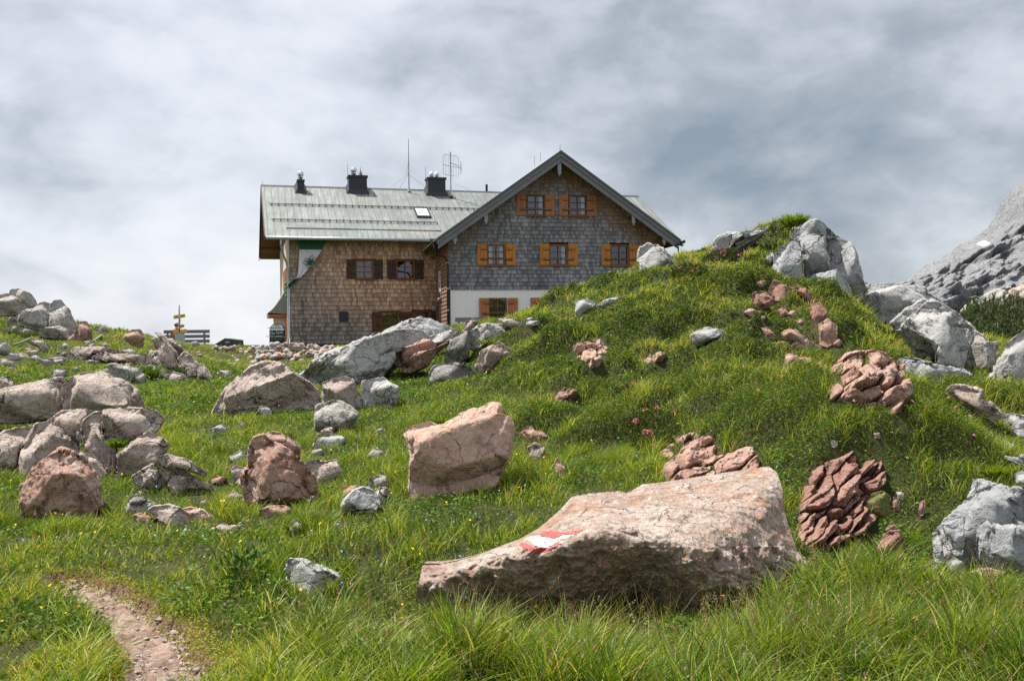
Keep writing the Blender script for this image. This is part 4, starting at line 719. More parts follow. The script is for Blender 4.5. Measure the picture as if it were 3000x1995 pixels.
class B:
    """collects shapes of one part; local axes: along, depth, height"""
    def __init__(s, o, u, v): s.o, s.u, s.v = o, u, v; s.V = []; s.F3 = []; s.F4 = []; s.C = []; s.n = 0
    def add(s, V, F, col=(1, 1, 1)):
        V = np.asarray(V, float); s.V.append(V); s.C.append(np.tile(np.asarray(col, float), (len(V), 1)))
        for f in F: (s.F4 if len(f) == 4 else s.F3).append([i+s.n for i in f])
        s.n += len(V)
    def box(s, a0, a1, d0, d1, z0, z1, col=(1, 1, 1)):
        s.add([(a, d, z) for a in (a0, a1) for d in (d0, d1) for z in (z0, z1)], [(0, 1, 3, 2), (4, 6, 7, 5), (0, 4, 5, 1), (2, 3, 7, 6), (0, 2, 6, 4), (1, 5, 7, 3)], col)
    def hexa(s, P, col=(1, 1, 1)):       # 8 points: bottom ring then top ring
        s.add(P, [(3, 2, 1, 0), (4, 5, 6, 7), (0, 1, 5, 4), (1, 2, 6, 5), (2, 3, 7, 6), (3, 0, 4, 7)], col)
    def prism(s, prof, d0, d1, col=(1, 1, 1), axis='d'):   # outline in (along, height) pushed through depth, or (depth, height) through along
        n = len(prof)
        if axis == 'd': V = [(a, d0, z) for a, z in prof]+[(a, d1, z) for a, z in prof]
        else: V = [(d0, a, z) for a, z in prof]+[(d1, a, z) for a, z in prof]
        k0 = s.n; s.V.append(np.array(V, float)); s.C.append(np.tile(np.asarray(col, float), (2*n, 1))); s.n += 2*n
        for k in range(n): s.F4.append([k0+k, k0+(k+1) % n, k0+n+(k+1) % n, k0+n+k])
        from mathutils.geometry import tessellate_polygon
        for tri in tessellate_polygon([[Vector((a, z, 0)) for a, z in prof]]):
            s.F3.append([k0+i for i in tri]); s.F3.append([k0+n+i for i in reversed(tri)])
    def tube(s, pts, r, k=8, col=(1, 1, 1), r1=None):
        pts = [np.array(p, float) for p in pts]; k0 = s.n; V = []
        for i, p in enumerate(pts):
            t = pts[min(i+1, len(pts)-1)]-pts[max(i-1, 0)]; t /= np.linalg.norm(t)+1e-9; a = np.cross(t, (0, 0, 1) if abs(t[2]) < .9 else (1, 0, 0)); a /= np.linalg.norm(a); b = np.cross(t, a)
            rr = r if r1 is None else r+(r1-r)*i/(len(pts)-1)
            V += [p+rr*(math.cos(6.2832*j/k)*a+math.sin(6.2832*j/k)*b) for j in range(k)]
        F = [(i*k+j, i*k+(j+1) % k, (i+1)*k+(j+1) % k, (i+1)*k+j) for i in range(len(pts)-1) for j in range(k)]
        F += [(0, j+1, j) for j in range(1, k-1)]+[((len(pts)-1)*k, (len(pts)-1)*k+j, (len(pts)-1)*k+j+1) for j in range(1, k-1)]
        s.add(V, F, col)
    def lathe(s, c, prof, k=14, col=(1, 1, 1)):   # profile of (radius, height) round an upright axis through c
        V = [(c[0]+r*math.cos(6.2832*j/k), c[1]+r*math.sin(6.2832*j/k), c[2]+z) for r, z in prof for j in range(k)]
        s.add(V, [(i*k+j, i*k+(j+1) % k, (i+1)*k+(j+1) % k, (i+1)*k+j) for i in range(len(prof)-1) for j in range(k)], col)
    def build(s, name, mat, parent, smooth=False, colored=False):
        V = np.concatenate(s.V); W = np.empty_like(V); W[:, :2] = s.o+V[:, 0:1]*s.u+V[:, 1:2]*s.v; W[:, 2] = V[:, 2]
        if parent is not None:
            top = parent
            chain = []
            while top is not None: chain.append(top); top = top.parent
            rz = sum(c.rotation_euler[2] for c in chain); lo = np.array(chain[-1].location)
            W = W-lo; c, q_ = math.cos(-rz), math.sin(-rz); W = np.stack([W[:, 0]*c-W[:, 1]*q_, W[:, 0]*q_+W[:, 1]*c, W[:, 2]], 1); loc = None
        else:
            loc = np.array([W[:, 0].mean(), W[:, 1].mean(), W[:, 2].min()]); W = W-loc
        return mesh_np(name, W, [np.array(s.F4).reshape(-1, 4), np.array(s.F3).reshape(-1, 3)], mat, parent, smooth, loc, np.concatenate(s.C) if colored else None)
def G(): return B(P0[:2], U1, V1)
def W_(): return B(Q0, U2, V2)

def wood(name, col, var=.35, along='z', rough=.75, sc=1.0):
    m, t, b, o = newmat(name); tc = N(t, 'ShaderNodeTexCoord'); mp = N(t, 'ShaderNodeMapping'); s = 22*sc; l = 1.2*sc
    mp.inputs['Scale'].default_value = {'z': (s, s, l), 'x': (l, s, s), 'y': (s, l, s)}[along]; t.links.new(tc.outputs['Object'], mp.inputs['Vector'])
    n = noise(t, mp.outputs[0], 1.0, 6, .6, .3); n2 = noise(t, tc.outputs['Object'], 1.3, 3)
    c = ramp(t, n, [(.3, tuple(v*(1-var) for v in col)), (.55, col), (.75, tuple(min(1, v*(1+var)) for v in col))])
    c = mixc(t, ramp(t, n2, [(.45, 0.0), (.7, .35)]), c, tuple(v*.6 for v in col))
    t.links.new(c, b.inputs['Base Color']); b.inputs['Roughness'].default_value = rough; bump(t, b, n, .35, .01); return m
def tint_mat(name, rough=.8, k=.25):
    m, t, b, o = newmat(name); a = N(t, 'ShaderNodeVertexColor', layer_name='tint'); tc = N(t, 'ShaderNodeTexCoord'); mp = N(t, 'ShaderNodeMapping')
    mp.inputs['Scale'].default_value = (45, 45, 3); t.links.new(tc.outputs['Object'], mp.inputs['Vector']); n = noise(t, mp.outputs[0], 1, 5, .65)
    c = mixc(t, 1.0, a.outputs[0], ramp(t, n, [(.25, 1.1*(1-k*1.6)), (.5, 1.12), (.75, 1.12*(1+k))]), 'MULTIPLY')
    t.links.new(c, b.inputs['Base Color']); b.inputs['Roughness'].default_value = rough; b.inputs['Specular IOR Level'].default_value = .3; bump(t, b, n, .4, .01); return m
SHING = tint_mat('weathered_shingle'); GREYWOOD = wood('silvered_board', (.20, .205, .215), .3, 'x'); GREYV = wood('silvered_board_upright', (.30, .31, .33), .25)
BEAM = wood('honey_beam', (.26, .15, .065), .3, 'y'); SOFF = wood('brown_soffit_board', (.20, .105, .05), .35, 'y'); DARKW = wood('dark_stained_board', (.075, .035, .022), .35)
ORANGE = wood('orange_varnished_shutter', (.56, .215, .035), .3); RUSTY = wood('red_brown_shutter', (.48, .19, .075), .4); FRAME = wood('brown_window_frame', (.22, .085, .03), .25)
IRON = simple('black_iron', (.02, .02, .02), .5, .3); CURT = simple('white_curtain', (.55, .55, .53), .9, sc=3)
PLAST = simple('white_plaster', (.86, .85, .81), .9, var=.03, sc=1.2, bm=.25); BEIGE = simple('beige_roughcast', (.62, .50, .39), .9, var=.12, sc=2.5, bm=.4)
CHIM = simple('black_sheet_cladding', (.022, .027, .034), .45, .2, .25, 2); STEEL = simple('polished_steel', (.75, .75, .76), .22, 1.0, .05); GALV = simple('galvanised_pipe', (.45, .47, .48), .5, .5)
DARKIN = simple('dark_room', (.012, .012, .014), .9)
def roof_mat():
    m, t, b, o = newmat('weathered_zinc_roof'); tc = N(t, 'ShaderNodeTexCoord'); n1 = noise(t, tc.outputs['Object'], .8, 5, .6, .4); mp = N(t, 'ShaderNodeMapping'); mp.inputs['Scale'].default_value = (5, .5, .5); t.links.new(tc.outputs['Object'], mp.inputs['Vector'])
    n2 = noise(t, mp.outputs[0], 1.6, 6, .6); n3 = noise(t, tc.outputs['Object'], 12, 5)
    c = ramp(t, n1, [(.3, (.17, .20, .19)), (.5, (.24, .27, .255)), (.72, (.31, .335, .32))]); c = mixc(t, ramp(t, n2, [(.40, 0.0), (.64, .85)]), c  , (.16, .172, .17)); c = mixc(t, ramp(t, n3, [(.6, 0.0), (.75, .25)]), c, (.22, .185, .15))
    t.links.new(c, b.inputs['Base Color']); b.inputs['Metallic'].default_value = .25; b.inputs['Roughness'].default_value = .55; bump(t, b, n1, .15, .05); return m
ZINC = roof_mat(); SEAM = simple('roof_seam', (.21, .205, .19), .6, .3)
def glass_mat():
    m = bpy.data.materials.new('window_glass'); m.use_nodes = True; t = m.node_tree; t.nodes.clear(); o = N(t, 'ShaderNodeOutputMaterial')
    g = N(t, 'ShaderNodeBsdfGlossy', Roughness=.03, Color=(.9, .92, 1, 1)); tr = N(t, 'ShaderNodeBsdfTransparent', Color=(.8, .84, .85, 1)); mx = N(t, 'ShaderNodeMixShader'); mx.inputs[0].default_value = .11
    t.links.new(tr.outputs[0], mx.inputs[1]); t.links.new(g.outputs[0], mx.inputs[2]); t.links.new(mx.outputs[0], o.inputs[0]); return m
GLASS = glass_mat()
hut = tag(empty('mountain_hut', (P0[0], P0[1], ZB), TH1), 'shingled mountain hut with grey metal roof, orange shutters and white plaster base', 'mountain hut')

def shingles(b, inside, a0, a1, z0, z1, holes, colf, seed, row=.185, wmin=.06, wmax=.135, d=0.0):
    rg = np.random.default_rng(seed); z = z0; k = 0
    while z < z1:
        a = a0-rg.random()*.1
        while a < a1:
            w = rg.uniform(wmin, wmax); aa, ab = max(a, a0), min(a+w-.006, a1); a += w
            if ab-aa < .015: continue
            am = (aa+ab)/2; zm = z+row*.5
            if not inside(am, zm): continue
            hit_ = False; zt = z+row*1.25
            for (h0, h1, g0, g1) in holes:
                if ab > h0 and aa < h1 and z+row > g0 and z < g1:
                    if am > h0 and am < h1 and zm > g0 and zm < g1: hit_ = True; break
                    if am < h0: ab = min(ab, h0)
                    elif am > h1: aa = max(aa, h1)
                    elif zm < g0: zt = min(zt, g0)
            if hit_ or ab-aa < .012: continue
            drop = rg.normal()*.006; c = colf(am, zm, rg); t0 = .042+rg.uniform(0, .016); zt = max(zt, z+.02)
            b.hexa([(aa, d-t0, z+drop), (ab, d-t0, z+drop), (ab, d+.004, z+drop), (aa, d+.004, z+drop), (aa, d-.004, zt), (ab, d-.004, zt), (ab, d+.012, zt), (aa, d+.012, zt)], c)
        z += row; k += 1
def mixcol(a, b, t): return tuple(x+(y-x)*t for x, y in zip(a, b))
GREY_A, GREY_B, BRN_A, BRN_B = (.12, .125, .138), (.29, .295, .31), (.24, .12, .06), (.50, .30, .18)
_w = lambda a, z, s: float(pn(np.array([[a*.5+s, z*.7, s*1.7]]))[0])

def window(frame_b, rect, shut_l, shut_r, wood_m, plane, off, cols=2, rows=3, curtains=0, bar=False, lintel=False, z_floor=None, tilt=0):
    """rect: a0, a1, z0, z1 of the outer frame; shutters: (a0, a1) or None"""
    a0, a1, z0, z1 = rect; NB = plane; f = .075
    b = NB(); b.box(a0, a0+f, -.06, .1, z0, z1); b.box(a1-f, a1, -.06, .1, z0, z1); b.box(a0+f, a1-f, -.055, .1, z1-f, z1); b.box(a0+f, a1-f, -.055, .1, z0, z0+f*.9)
    b.box(a0-.03, a1+.03, -.11, -.063, z0-.05, z0+.02)
    if lintel: b.box(a0-.08, a1+.08, -.12, -.03, z1+.003, z1+.05)
    i0, i1, k0, k1 = a0+f, a1-f, z0+f*.9, z1-f
    for c in range(1, cols):
        x = i0+(i1-i0)*c/cols; b.box(x-.022, x+.022, -.02, .05, k0, k1)
    win = b.build('window', FRAME, hut)
    for r_ in range(1, rows):
        b = NB(); z = k0+(k1-k0)*r_/rows
        b.box(i0+.001, i1-.001, -.012, .042, z-.013, z+.013)
        b.build('glazing_bar', FRAME, win)
    b = NB(); b.add([(i0+.001, .045, k0+.001), (i1-.001, .045, k0+.001), (i1-.001, .045, k1-.001), (i0+.001, .045, k1-.001)], [(0, 1, 2, 3)]); b.build('pane', GLASS, win)
    b = NB(); b.box(a0+.002, a1-.002, .145, .152, z0, z1); b.build('interior', DARKIN, win)
    if curtains:
        for s in (0, 1):
            if not curtains & (1 << s): continue
            b = NB(); x0 = i0 if s == 0 else i1-(i1-i0)*.26; w = (i1-i0)*.26; n = 14
            V = [(x0+w*j/n, .085+.018*math.sin(j*1.9), z) for z in (k0, k1) for j in range(n+1)]; b.add(V, [(j, j+1, j+n+2, j+n+1) for j in range(n)]); b.build('curtain', CURT, win, True)
    for sh in (shut_l, shut_r):
        if sh is None: continue
        b = NB(); s0, s1 = sh; n = 3; w = (s1-s0)/n
        zl, zh = z0-.01, z1-.005
        for j in range(n): b.box(s0+w*j+.003, s0+w*(j+1)-.003, -.085, -.05, zl, zh)
        for zz in (zl+(zh-zl)*.10, zl+(zh-zl)*.86): b.box(s0+.004, s1-.004, -.105, -.0855, zz-.045, zz+.045)
        so = b.build('shutter', wood_m, win)
        b = NB(); e = s1 if sh is shut_l else s0; dr = -1 if sh is shut_l else 1
        for zz in (.25, .73):
            z = zl+(zh-zl)*zz; b.box(min(e, e+dr*(s1-s0)*.6), max(e, e+dr*(s1-s0)*.6), -.112, -.1055 if 0 else -.087, z-.012, z+.012)
        b.box((s0+s1)/2-.02, (s0+s1)/2+.02, -.12, -.087, zl+(zh-zl)*.30, zl+(zh-zl)*.36)
        b.build('hinge', IRON, win)
    if bar:
        zz = z0+(z1-z0)*.30; b = NB(); b.box(a0-(a1-a0)*.38, a1+(a1-a0)*.38, -.135, -.121, zz-.016, zz+.016); b.build('crossbar', GREYWOOD if bar == 2 else FRAME, win)
    return win
def grect(x0, x1, y0, y1, f=gp):
    a0, zt = f(x0, y0); a1, zb = f(x1, y1); return [a0, a1, zb, zt]

# ---- gabled block
GWID = gp(1942, 800)[0]
APU, APZ = gp(1638.5, 443, -1.05)
APU = (APU+GWID/2)/2
PIT = math.tan(R(35.2)); RT = .17; OH = 1.05      # roof pitch, thickness, front overhang
EL = APU-gp(1279, 690, -1.05)[0]; ER = gp(1990, 690, -1.05)[0]-APU; HALF = (EL+ER)/2
def roofz(a): return APZ-abs(a-APU)*PIT
ZSH = gp(1317, 849)[1]
gw = [dict(r=grect(1541.7, 1597, 570, 633), l=(1514, 1541), q=(1597.5, 1624.5), m=RUSTY, c=2, bar=2), dict(r=grect(1664.5, 1720, 571.5, 634), l=(1638, 1664), q=(1720.5, 1748), m=RUSTY, c=2, bar=2),
      dict(r=grect(1425.8, 1481, 715, 778), l=(1396.7, 1425.5), q=(1481.5, 1510), m=ORANGE, c=3, bar=1), dict(r=grect(1607.6, 1663, 716, 778), l=(1580, 1607), q=(1663.5, 1691.8), m=ORANGE, c=2, bar=2), dict(r=grect(1786.7, 1841.5, 716.7, 779), l=(1760, 1786.5), q=(1842, 1869.7), m=ORANGE, c=0, bar=1),
      dict(r=grect(1429.6, 1485, 873, 937), l=(1401, 1429.4), q=(1485.4, 1513.8), m=RUSTY, c=0, bar=1), dict(r=grect(1584.6, 1616.5, 872, 937), l=(1552, 1584.4), q=None, m=RUSTY, c=0, bar=0)]
for w in gw:
    w['sl'] = tuple(gp(x, 700)[0] for x in w['l']); w['sr'] = tuple(gp(x, 700)[0] for x in w['q']) if w['q'] else None
def gcol(a, z, rg):
    eave = roofz(a)-z; right = (a-APU)/HALF
    br = (1-sstep(.5, 1.9, eave))*(0.75 if right > -.1 else .35)+.30*sstep(.55, .95, right)*(1-sstep(1.5, 3.2, eave))+.18*_w(a, z, 3.3)
    t = rg.random(); g = mixcol(GREY_A, GREY_B, t**1.3); w_ = mixcol(BRN_A, BRN_B, rg.random()**1.3*.6)
    c = mixcol(g, w_, float(np.clip(br+rg.normal()*.13, 0, 1))); k = 1.0+.24*_w(a*2, z*.4, 9.1)+.14*_w(a*6, z*.5, 2.9)
    return tuple(v*k for v in c)
b = G(); holes = [w['r'] for w in gw]
shingles(b, lambda a, z: z < roofz(a)-.12, 0, GWID, ZSH, APZ, holes, gcol, 1)
b.build('shingle_wall', SHING, hut, colored=True)
b = G(); b.prism([(0.02, ZSH-.02), (GWID-.02, ZSH-.02), (GWID-.02, roofz(GWID)-.2), (APU, APZ-.25), (0.02, roofz(0)-.2)], .16, .3); b.build('backing_wall', DARKW, hut)
# plaster base, cut round its windows
b = G(); xs = sorted([0.06, GWID-.03]+[w['r'][0] for w in gw[5:]]+[w['r'][1] for w in gw[5:]]); zs = sorted([ZB-.6, ZSH-.005]+[gw[5]['r'][2], gw[5]['r'][3], gw[6]['r'][2], gw[6]['r'][3]])
for i in range(len(xs)-1):
    for j in range(len(zs)-1):
        am, zm = (xs[i]+xs[i+1])/2, (zs[j]+zs[j+1])/2
        if zs[j+1]-zs[j] < 1e-4 or any(r[0] < am < r[1] and r[2] < zm < r[3] for r in holes[5:]): continue
        b.box(xs[i], xs[i+1], 0.0, .25, zs[j], zs[j+1])
b.build('plaster_wall', PLAST, hut)
b = G(); b.box(.3, GWID-.3, .3, .35, ZB-.5, ZSH); b.build('backing_wall', DARKW, hut)
for w in gw: window(None, w['r'], w['sl'], w['sr'], w['m'], G, 0, curtains=w['c'], bar=w['bar'])
# side wall of the block facing the inner corner (shingled) and the far side wall
def scol(a, z, rg):
    t = rg.random(); w_ = mixcol(BRN_A, (.40, .21, .11), t**1.2); g = mixcol((.12, .085, .065), (.24, .19, .165), rg.random())
    return mixcol(g, w_, float(np.clip(.35+(z-2.5)*.16+rg.normal()*.15, 0, 1)))
class Side(B): pass
b = B(P0[:2], -V1, U1)                    # along runs towards the camera, depth runs into the house
door = [(-4.75, -3.95, ZB-.5, 3.35)]
shingles(b, lambda a, z: True, -5.0, 0.0, 1.3, roofz(0)-.15, door, scol, 2, wmin=.06, wmax=.13)
b.build('side_shingle_wall', SHING, hut, colored=True)
b = B(P0[:2], -V1, U1); b.box(-9, -.02, .16, .22, ZB-.6, roofz(0)-.2); b.build('backing_wall', DARKW, hut)
b = B(P0[:2], -V1, U1); b.box(-4.75, -3.95, .0, .08, ZB-.5, 3.35); d_ = b.build('door', wood('brown_door', (.22, .10, .045), .3), hut)
b = B(P0[:2], -V1, U1); b.box(-4.80, -4.751, -.05, .1, ZB-.5, 3.42); b.box(-3.949, -3.88, -.05, .1, ZB-.5, 3.42); b.box(-4.751, -3.949, -.05, .1, 3.352, 3.42); b.build('door_frame', FRAME, d_)
b = B(P0[:2], -V1, U1); b.box(-3.62, -2.78, -.06, -.045, 4.02, 5.05); pl_ = b.build('notice_plate', simple('white_enamel', (.8, .8, .8), .4, var=.04), hut)
b = B(P0[:2], -V1, U1); b.box(-3.30, -3.1, -.066, -.061, 4.2, 4.55)
for k in range(4): b.box(-3.52, -2.88, -.066, -.061, 4.66+k*.09, 4.69+k*.09)
b.build('plate_writing', IRON, pl_)
b = B(P0[:2], -V1, U1); b.lathe((-2.65, -.13, 3.42), [(.02, 0), (.11, .03), (.13, .16), (.11, .28), (.02, .31)]); b.build('wall_lamp', simple('lamp_bulkhead', (.10, .10, .10), .4), hut, True)
b = G(); b.box(GWID-.05, GWID+.02, .3, 11, ZB-.6, roofz(GWID)-.2); b.build('far_side_wall', DARKW, hut)
# roof of the block
DEEP = 11.5
def slopes(bld, d0, d1, t0, t1, e=0.0, left=True, right=True):
    for s, E in ((-1, EL), (1, ER)):
        if (s < 0 and not left) or (s > 0 and not right): continue
        a = APU+s*(E+e); z = APZ-(E+e)*PIT
        V = [(APU, d0, APZ-t1), (APU, d1, APZ-t1), (a, d1, z-t1), (a, d0, z-t1), (APU, d0, APZ-t0), (APU, d1, APZ-t0), (a, d1, z-t0), (a, d0, z-t0)]
        bld.hexa(V if s < 0 else [V[i] for i in (1, 0, 3, 2, 5, 4, 7, 6)])
b = G(); slopes(b, -OH-.03, DEEP, 0.0, .05, .06); roof1 = b.build('gable_roof', ZINC, hut)
b = G(); slopes(b, -OH+.10, DEEP, .053, .16); b.build('soffit_boarding', BEAM, roof1)
b = G()
for s, E in ((-1, EL), (1, ER)):
    n = 13
    for k in range(1, n):
        d = -OH+k*.9; a = APU+s*(E+.05); z = APZ-(E+.05)*PIT
        b.hexa([(APU, d-.012, APZ+.002), (APU, d+.012, APZ+.002), (a, d+.012, z+.002), (a, d-.012, z+.002), (APU, d-.012, APZ+.04), (APU, d+.012, APZ+.04), (a, d+.012, z+.04), (a, d-.012, z+.04)])
b.build('standing_seam', SEAM, roof1)
# verge boards in two steps
b = G(); slopes(b, -OH-.05, -OH, .052, .24, 0); b.build('bargeboard', GREYWOOD, hut)
b = G(); slopes(b, -OH+.0, -OH+.05, .243, .50, -.06); b.build('bargeboard', GREYWOOD, hut)
b = G(); slopes(b, -OH-.09, -OH-.052, -.03, .085, .05); b.build('verge_trim', simple('verge_sheet', (.10, .105, .11), .5, .3), hut)
# purlins with carved pendant boards
for px, y0, y1 in ((1640, 475, 515), (1424.5, 614, 657), (1333.5, 671, 716), (1857, 617, 661), (1947, 675, 719)):
    a, zt = gp(px, y0, -OH); _, zb = gp(px, y1, -OH); w = .085; h = zt-zb; zt += .14
    b = G(); b.box(a-.09, a+.09, -OH+.12, .1, zt-.36, zt-.08); b.build('purlin', BEAM, hut)
    b = G(); L = [(w, zt), (w, zb+h*.42), (w*.55, zb+h*.40), (w*1.15, zb+h*.30), (w*.75, zb+h*.18), (w*.4, zb+h*.16), (w*.55, zb+h*.08), (0, zb)]
    b.prism([(a+x, z) for x, z in L]+[(a-x, z) for x, z in reversed(L[:-1])], -OH-.0+.052, -OH+.10); b.build('pendant_board', GREYV, hut)
# eave gutters and downpipes of the block
b = G(); a = APU-EL-.10; z = APZ-(EL+.05)*PIT-.10
b.tube([(a, -OH+.02, z), (a, 3.6, z-.0)], .075, 10); b.build('gutter', simple('dark_gutter', (.05, .05, .052), .45, .4), hut, True)
b = G(); b.tube([(a, -OH+.15, z-.05), (a+.02, -OH+.2, z-.32), (a+.12, -.7, z-.52), (a+.55, -.25, z-.62), (-.07, -.14, z-.85), (-.075, -.13, z-1.2), (-.075, -.13, 1.5)], .05, 10); dp = b.build('downpipe', simple('dark_downpipe', (.035, .037, .04), .4, .4), hut, True)
b = G()
for zz in (5.2, 4.0, 3.0, 2.2): b.tube([(-.075, -.13, zz), (-.075, -.13, zz+.05)], .062, 10)
b.build('pipe_clamp', GALV, dp)
b = G(); a2 = APU+ER+.10; z2 = APZ-(ER+.05)*PIT-.10; b.tube([(a2, -OH-.35, z2), (a2, 8, z2)], .08, 10); b.build('gutter', simple('dark_gutter_right', (.05, .05, .052), .45, .4), hut, True)
b = G(); b.tube([(a2-.15, -OH, z2-.2), (a2-.15, -OH, z2-.55)], .03, 6); b.box(a2-.35, a2+.1, -OH-.05, -OH+.1, z2-.16, z2-.11); b.build('gutter_spout', IRON, hut)

# ---- the wing (along runs right; its front wall goes from -LW to 0)
LW = -wp(848, 850)[0]
ZE = wp(1000, 694, -.8)[1]                # eave height
b = W_()
ww = [dict(r=grect(1041, 1094.7, 760.8, 817, wp), l=(1015, 1040.8), q=(1095, 1121.6), c=1), dict(r=grect(1159.7, 1214, 762, 818, wp), l=(1133.7, 1159.5), q=(1214.3, 1240), c=1),
      dict(r=grect(1115, 1169, 913.5, 968, wp), l=(1088, 1114.8), q=(1169.2, 1207), c=0), dict(r=grect(1208, 1259, 911, 968, wp), l=None, q=(1259.3, 1279), c=1)]
for w in ww:
    w['sl'] = tuple(wp(x, 800)[0] for x in w['l']) if w['l'] else None; w['sr'] = tuple(min(wp(x, 800)[0], -.03) for x in w['q'])
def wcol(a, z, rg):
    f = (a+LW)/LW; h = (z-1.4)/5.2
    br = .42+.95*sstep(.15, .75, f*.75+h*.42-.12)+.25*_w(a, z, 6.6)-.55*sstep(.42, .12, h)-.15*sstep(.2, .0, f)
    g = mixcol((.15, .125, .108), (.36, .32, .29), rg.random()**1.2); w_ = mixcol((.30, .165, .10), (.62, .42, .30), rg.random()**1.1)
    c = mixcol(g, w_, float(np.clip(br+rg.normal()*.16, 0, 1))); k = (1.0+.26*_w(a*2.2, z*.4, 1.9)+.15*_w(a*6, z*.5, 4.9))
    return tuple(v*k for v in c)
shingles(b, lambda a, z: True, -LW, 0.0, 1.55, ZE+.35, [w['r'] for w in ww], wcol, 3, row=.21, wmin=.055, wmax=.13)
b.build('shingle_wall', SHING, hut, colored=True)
b = W_(); b.box(-LW+.05, 0.3, .16, .25, ZB-.5, ZE+.5); b.build('backing_wall', DARKW, hut)
b = W_(); b.box(-LW-.02, .2, -.03, .02, ZB-.6, 1.54); b.build('base_board', simple('dark_base_sheet', (.035, .036, .038), .6), hut)
for w in ww: window(None, w['r'], w['sl'], w['sr'], DARKW if w['c'] else wood('chestnut_shutter', (.12, .045, .022), .3), W_, 0, curtains=0, cols=2, rows=3, lintel=True)
b = W_(); a0, z0 = wp(993.6, 942.5); a1, z1 = wp(1020, 912.6); b.box(a0, a1, -.075, -.04, z0, z1); vp = b.build('vent_hatch', CHIM, hut)
b = W_()
for k in range(4): b.box(a0+.04, a1-.04, -.095, -.076, z0+.05+k*(z1-z0-.1)/4, z0+.11+k*(z1-z0-.1)/4)
b.build('louvre', CHIM, vp)
# roof of the wing
DW, OV = 5.2, .8
RL = wp(1425, 560, DW)[1]
ZR = (wp(800, 549, DW)[1]+RL)/2
VL = -LW-1.12; VR = wp(1868, 562, DW)[0]
PW = (ZR-ZE)/(DW+OV)
def wz(d): return ZR-abs(d-DW)*PW
VR2 = wp(1887, 562, DW)[0]
def wslab(bld, t0, t1, e=0.0, l=VL, r=VR, rear=True, d_lo=-OV):
    for s in (1, -1):
        if s < 0 and not rear: continue
        d0 = d_lo-e if s > 0 else 2*DW-d_lo+e; z = wz(d0)
        V = [(l, d0, z-t1), (r, d0, z-t1), (r, DW, ZR-t1), (l, DW, ZR-t1), (l, d0, z-t0), (r, d0, z-t0), (r, DW, ZR-t0), (l, DW, ZR-t0)]
        bld.hexa(V if s > 0 else [V[i] for i in (1, 0, 3, 2, 5, 4, 7, 6)])
b = W_(); wslab(b, 0, .05, .04, VL-.03); roof2 = b.build('wing_roof', ZINC, hut)
b = W_(); wslab(b, .053, .16, 0); b.build('soffit_boarding', SOFF, roof2)
b = W_(); wslab(b, -.02, .24, .02, VL-.07, VL-.032); b.build('verge_board', wood('dark_verge_board', (.085, .05, .035), .3, 'y'), roof2)
b = W_(); wslab(b, -.02, .24, .02, VR+.002, VR+.04); b.build('verge_board', GREYWOOD, roof2)
b = W_(); a = VL+.1; k = 0
while a < VR:
    b.hexa([(a-.011, -OV-.03, wz(-OV-.03)+.002), (a+.011, -OV-.03, wz(-OV-.03)+.002), (a+.011, DW, ZR+.002), (a-.011, DW, ZR+.002), (a-.011, -OV-.03, wz(-OV-.03)+.034), (a+.011, -OV-.03, wz(-OV-.03)+.034), (a+.011, DW, ZR+.034), (a-.011, DW, ZR+.034)]); a += .345
b.build('standing_seam', SEAM, roof2)
b = W_(); b.hexa([(VL-.06, DW-.14, ZR-.08), (VR+.05, DW-.14, ZR-.08), (VR+.05, DW+.14, ZR-.08), (VL-.06, DW+.14, ZR-.08), (VL-.06, DW-.05, ZR+.045), (VR+.05, DW-.05, ZR+.045), (VR+.05, DW+.05, ZR+.045), (VL-.06, DW+.05, ZR+.045)]); b.build('ridge_cap', simple('ridge_sheet', (.12, .125, .13), .5, .3), roof2)
for ya, xa, xb, nm in ((603, 789, 1420, 0), (648, 795, 1282, 1)):
    def dd(px, py):
        lo, hi = -OV, DW
        for _ in range(40):
            m_ = (lo+hi)/2
            if wp(px, py, m_)[1] > wz(m_): lo = m_
            else: hi = m_
        return (lo+hi)/2
    d = dd(900, ya+2); b = W_(); z = wz(d); l_, r_ = wp(xa, ya, d)[0], wp(xb, ya, d)[0]
    b.tube([(l_, d, z+.11), (r_, d, z+.11)], .018, 6); b.tube([(l_, d, z+.06), (r_, d, z+.06)], .012, 6); a = l_+.1
    while a < r_: b.box(a-.014, a+.014, d-.02, d+.10, z+.0, z+.13); a += .345
    b.build('snow_guard', simple('dark_rail', (.09, .08, .07), .5, .4), roof2)
d = dd(900, 671); b = W_(); l_, r_ = wp(838, 671, d)[0], wp(1292, 671, d)[0]; z = wz(d)
b.hexa([(l_, d-.02, z+.02), (r_, d-.02, z+.02), (r_, d+.30, z+.19), (l_+.25, d+.30, z+.19), (l_, d-.02, z+.05), (r_, d-.02, z+.05), (r_, d+.28, z+.24), (l_+.25, d+.28, z+.24)]); b.build('drip_fold', ZINC, roof2)
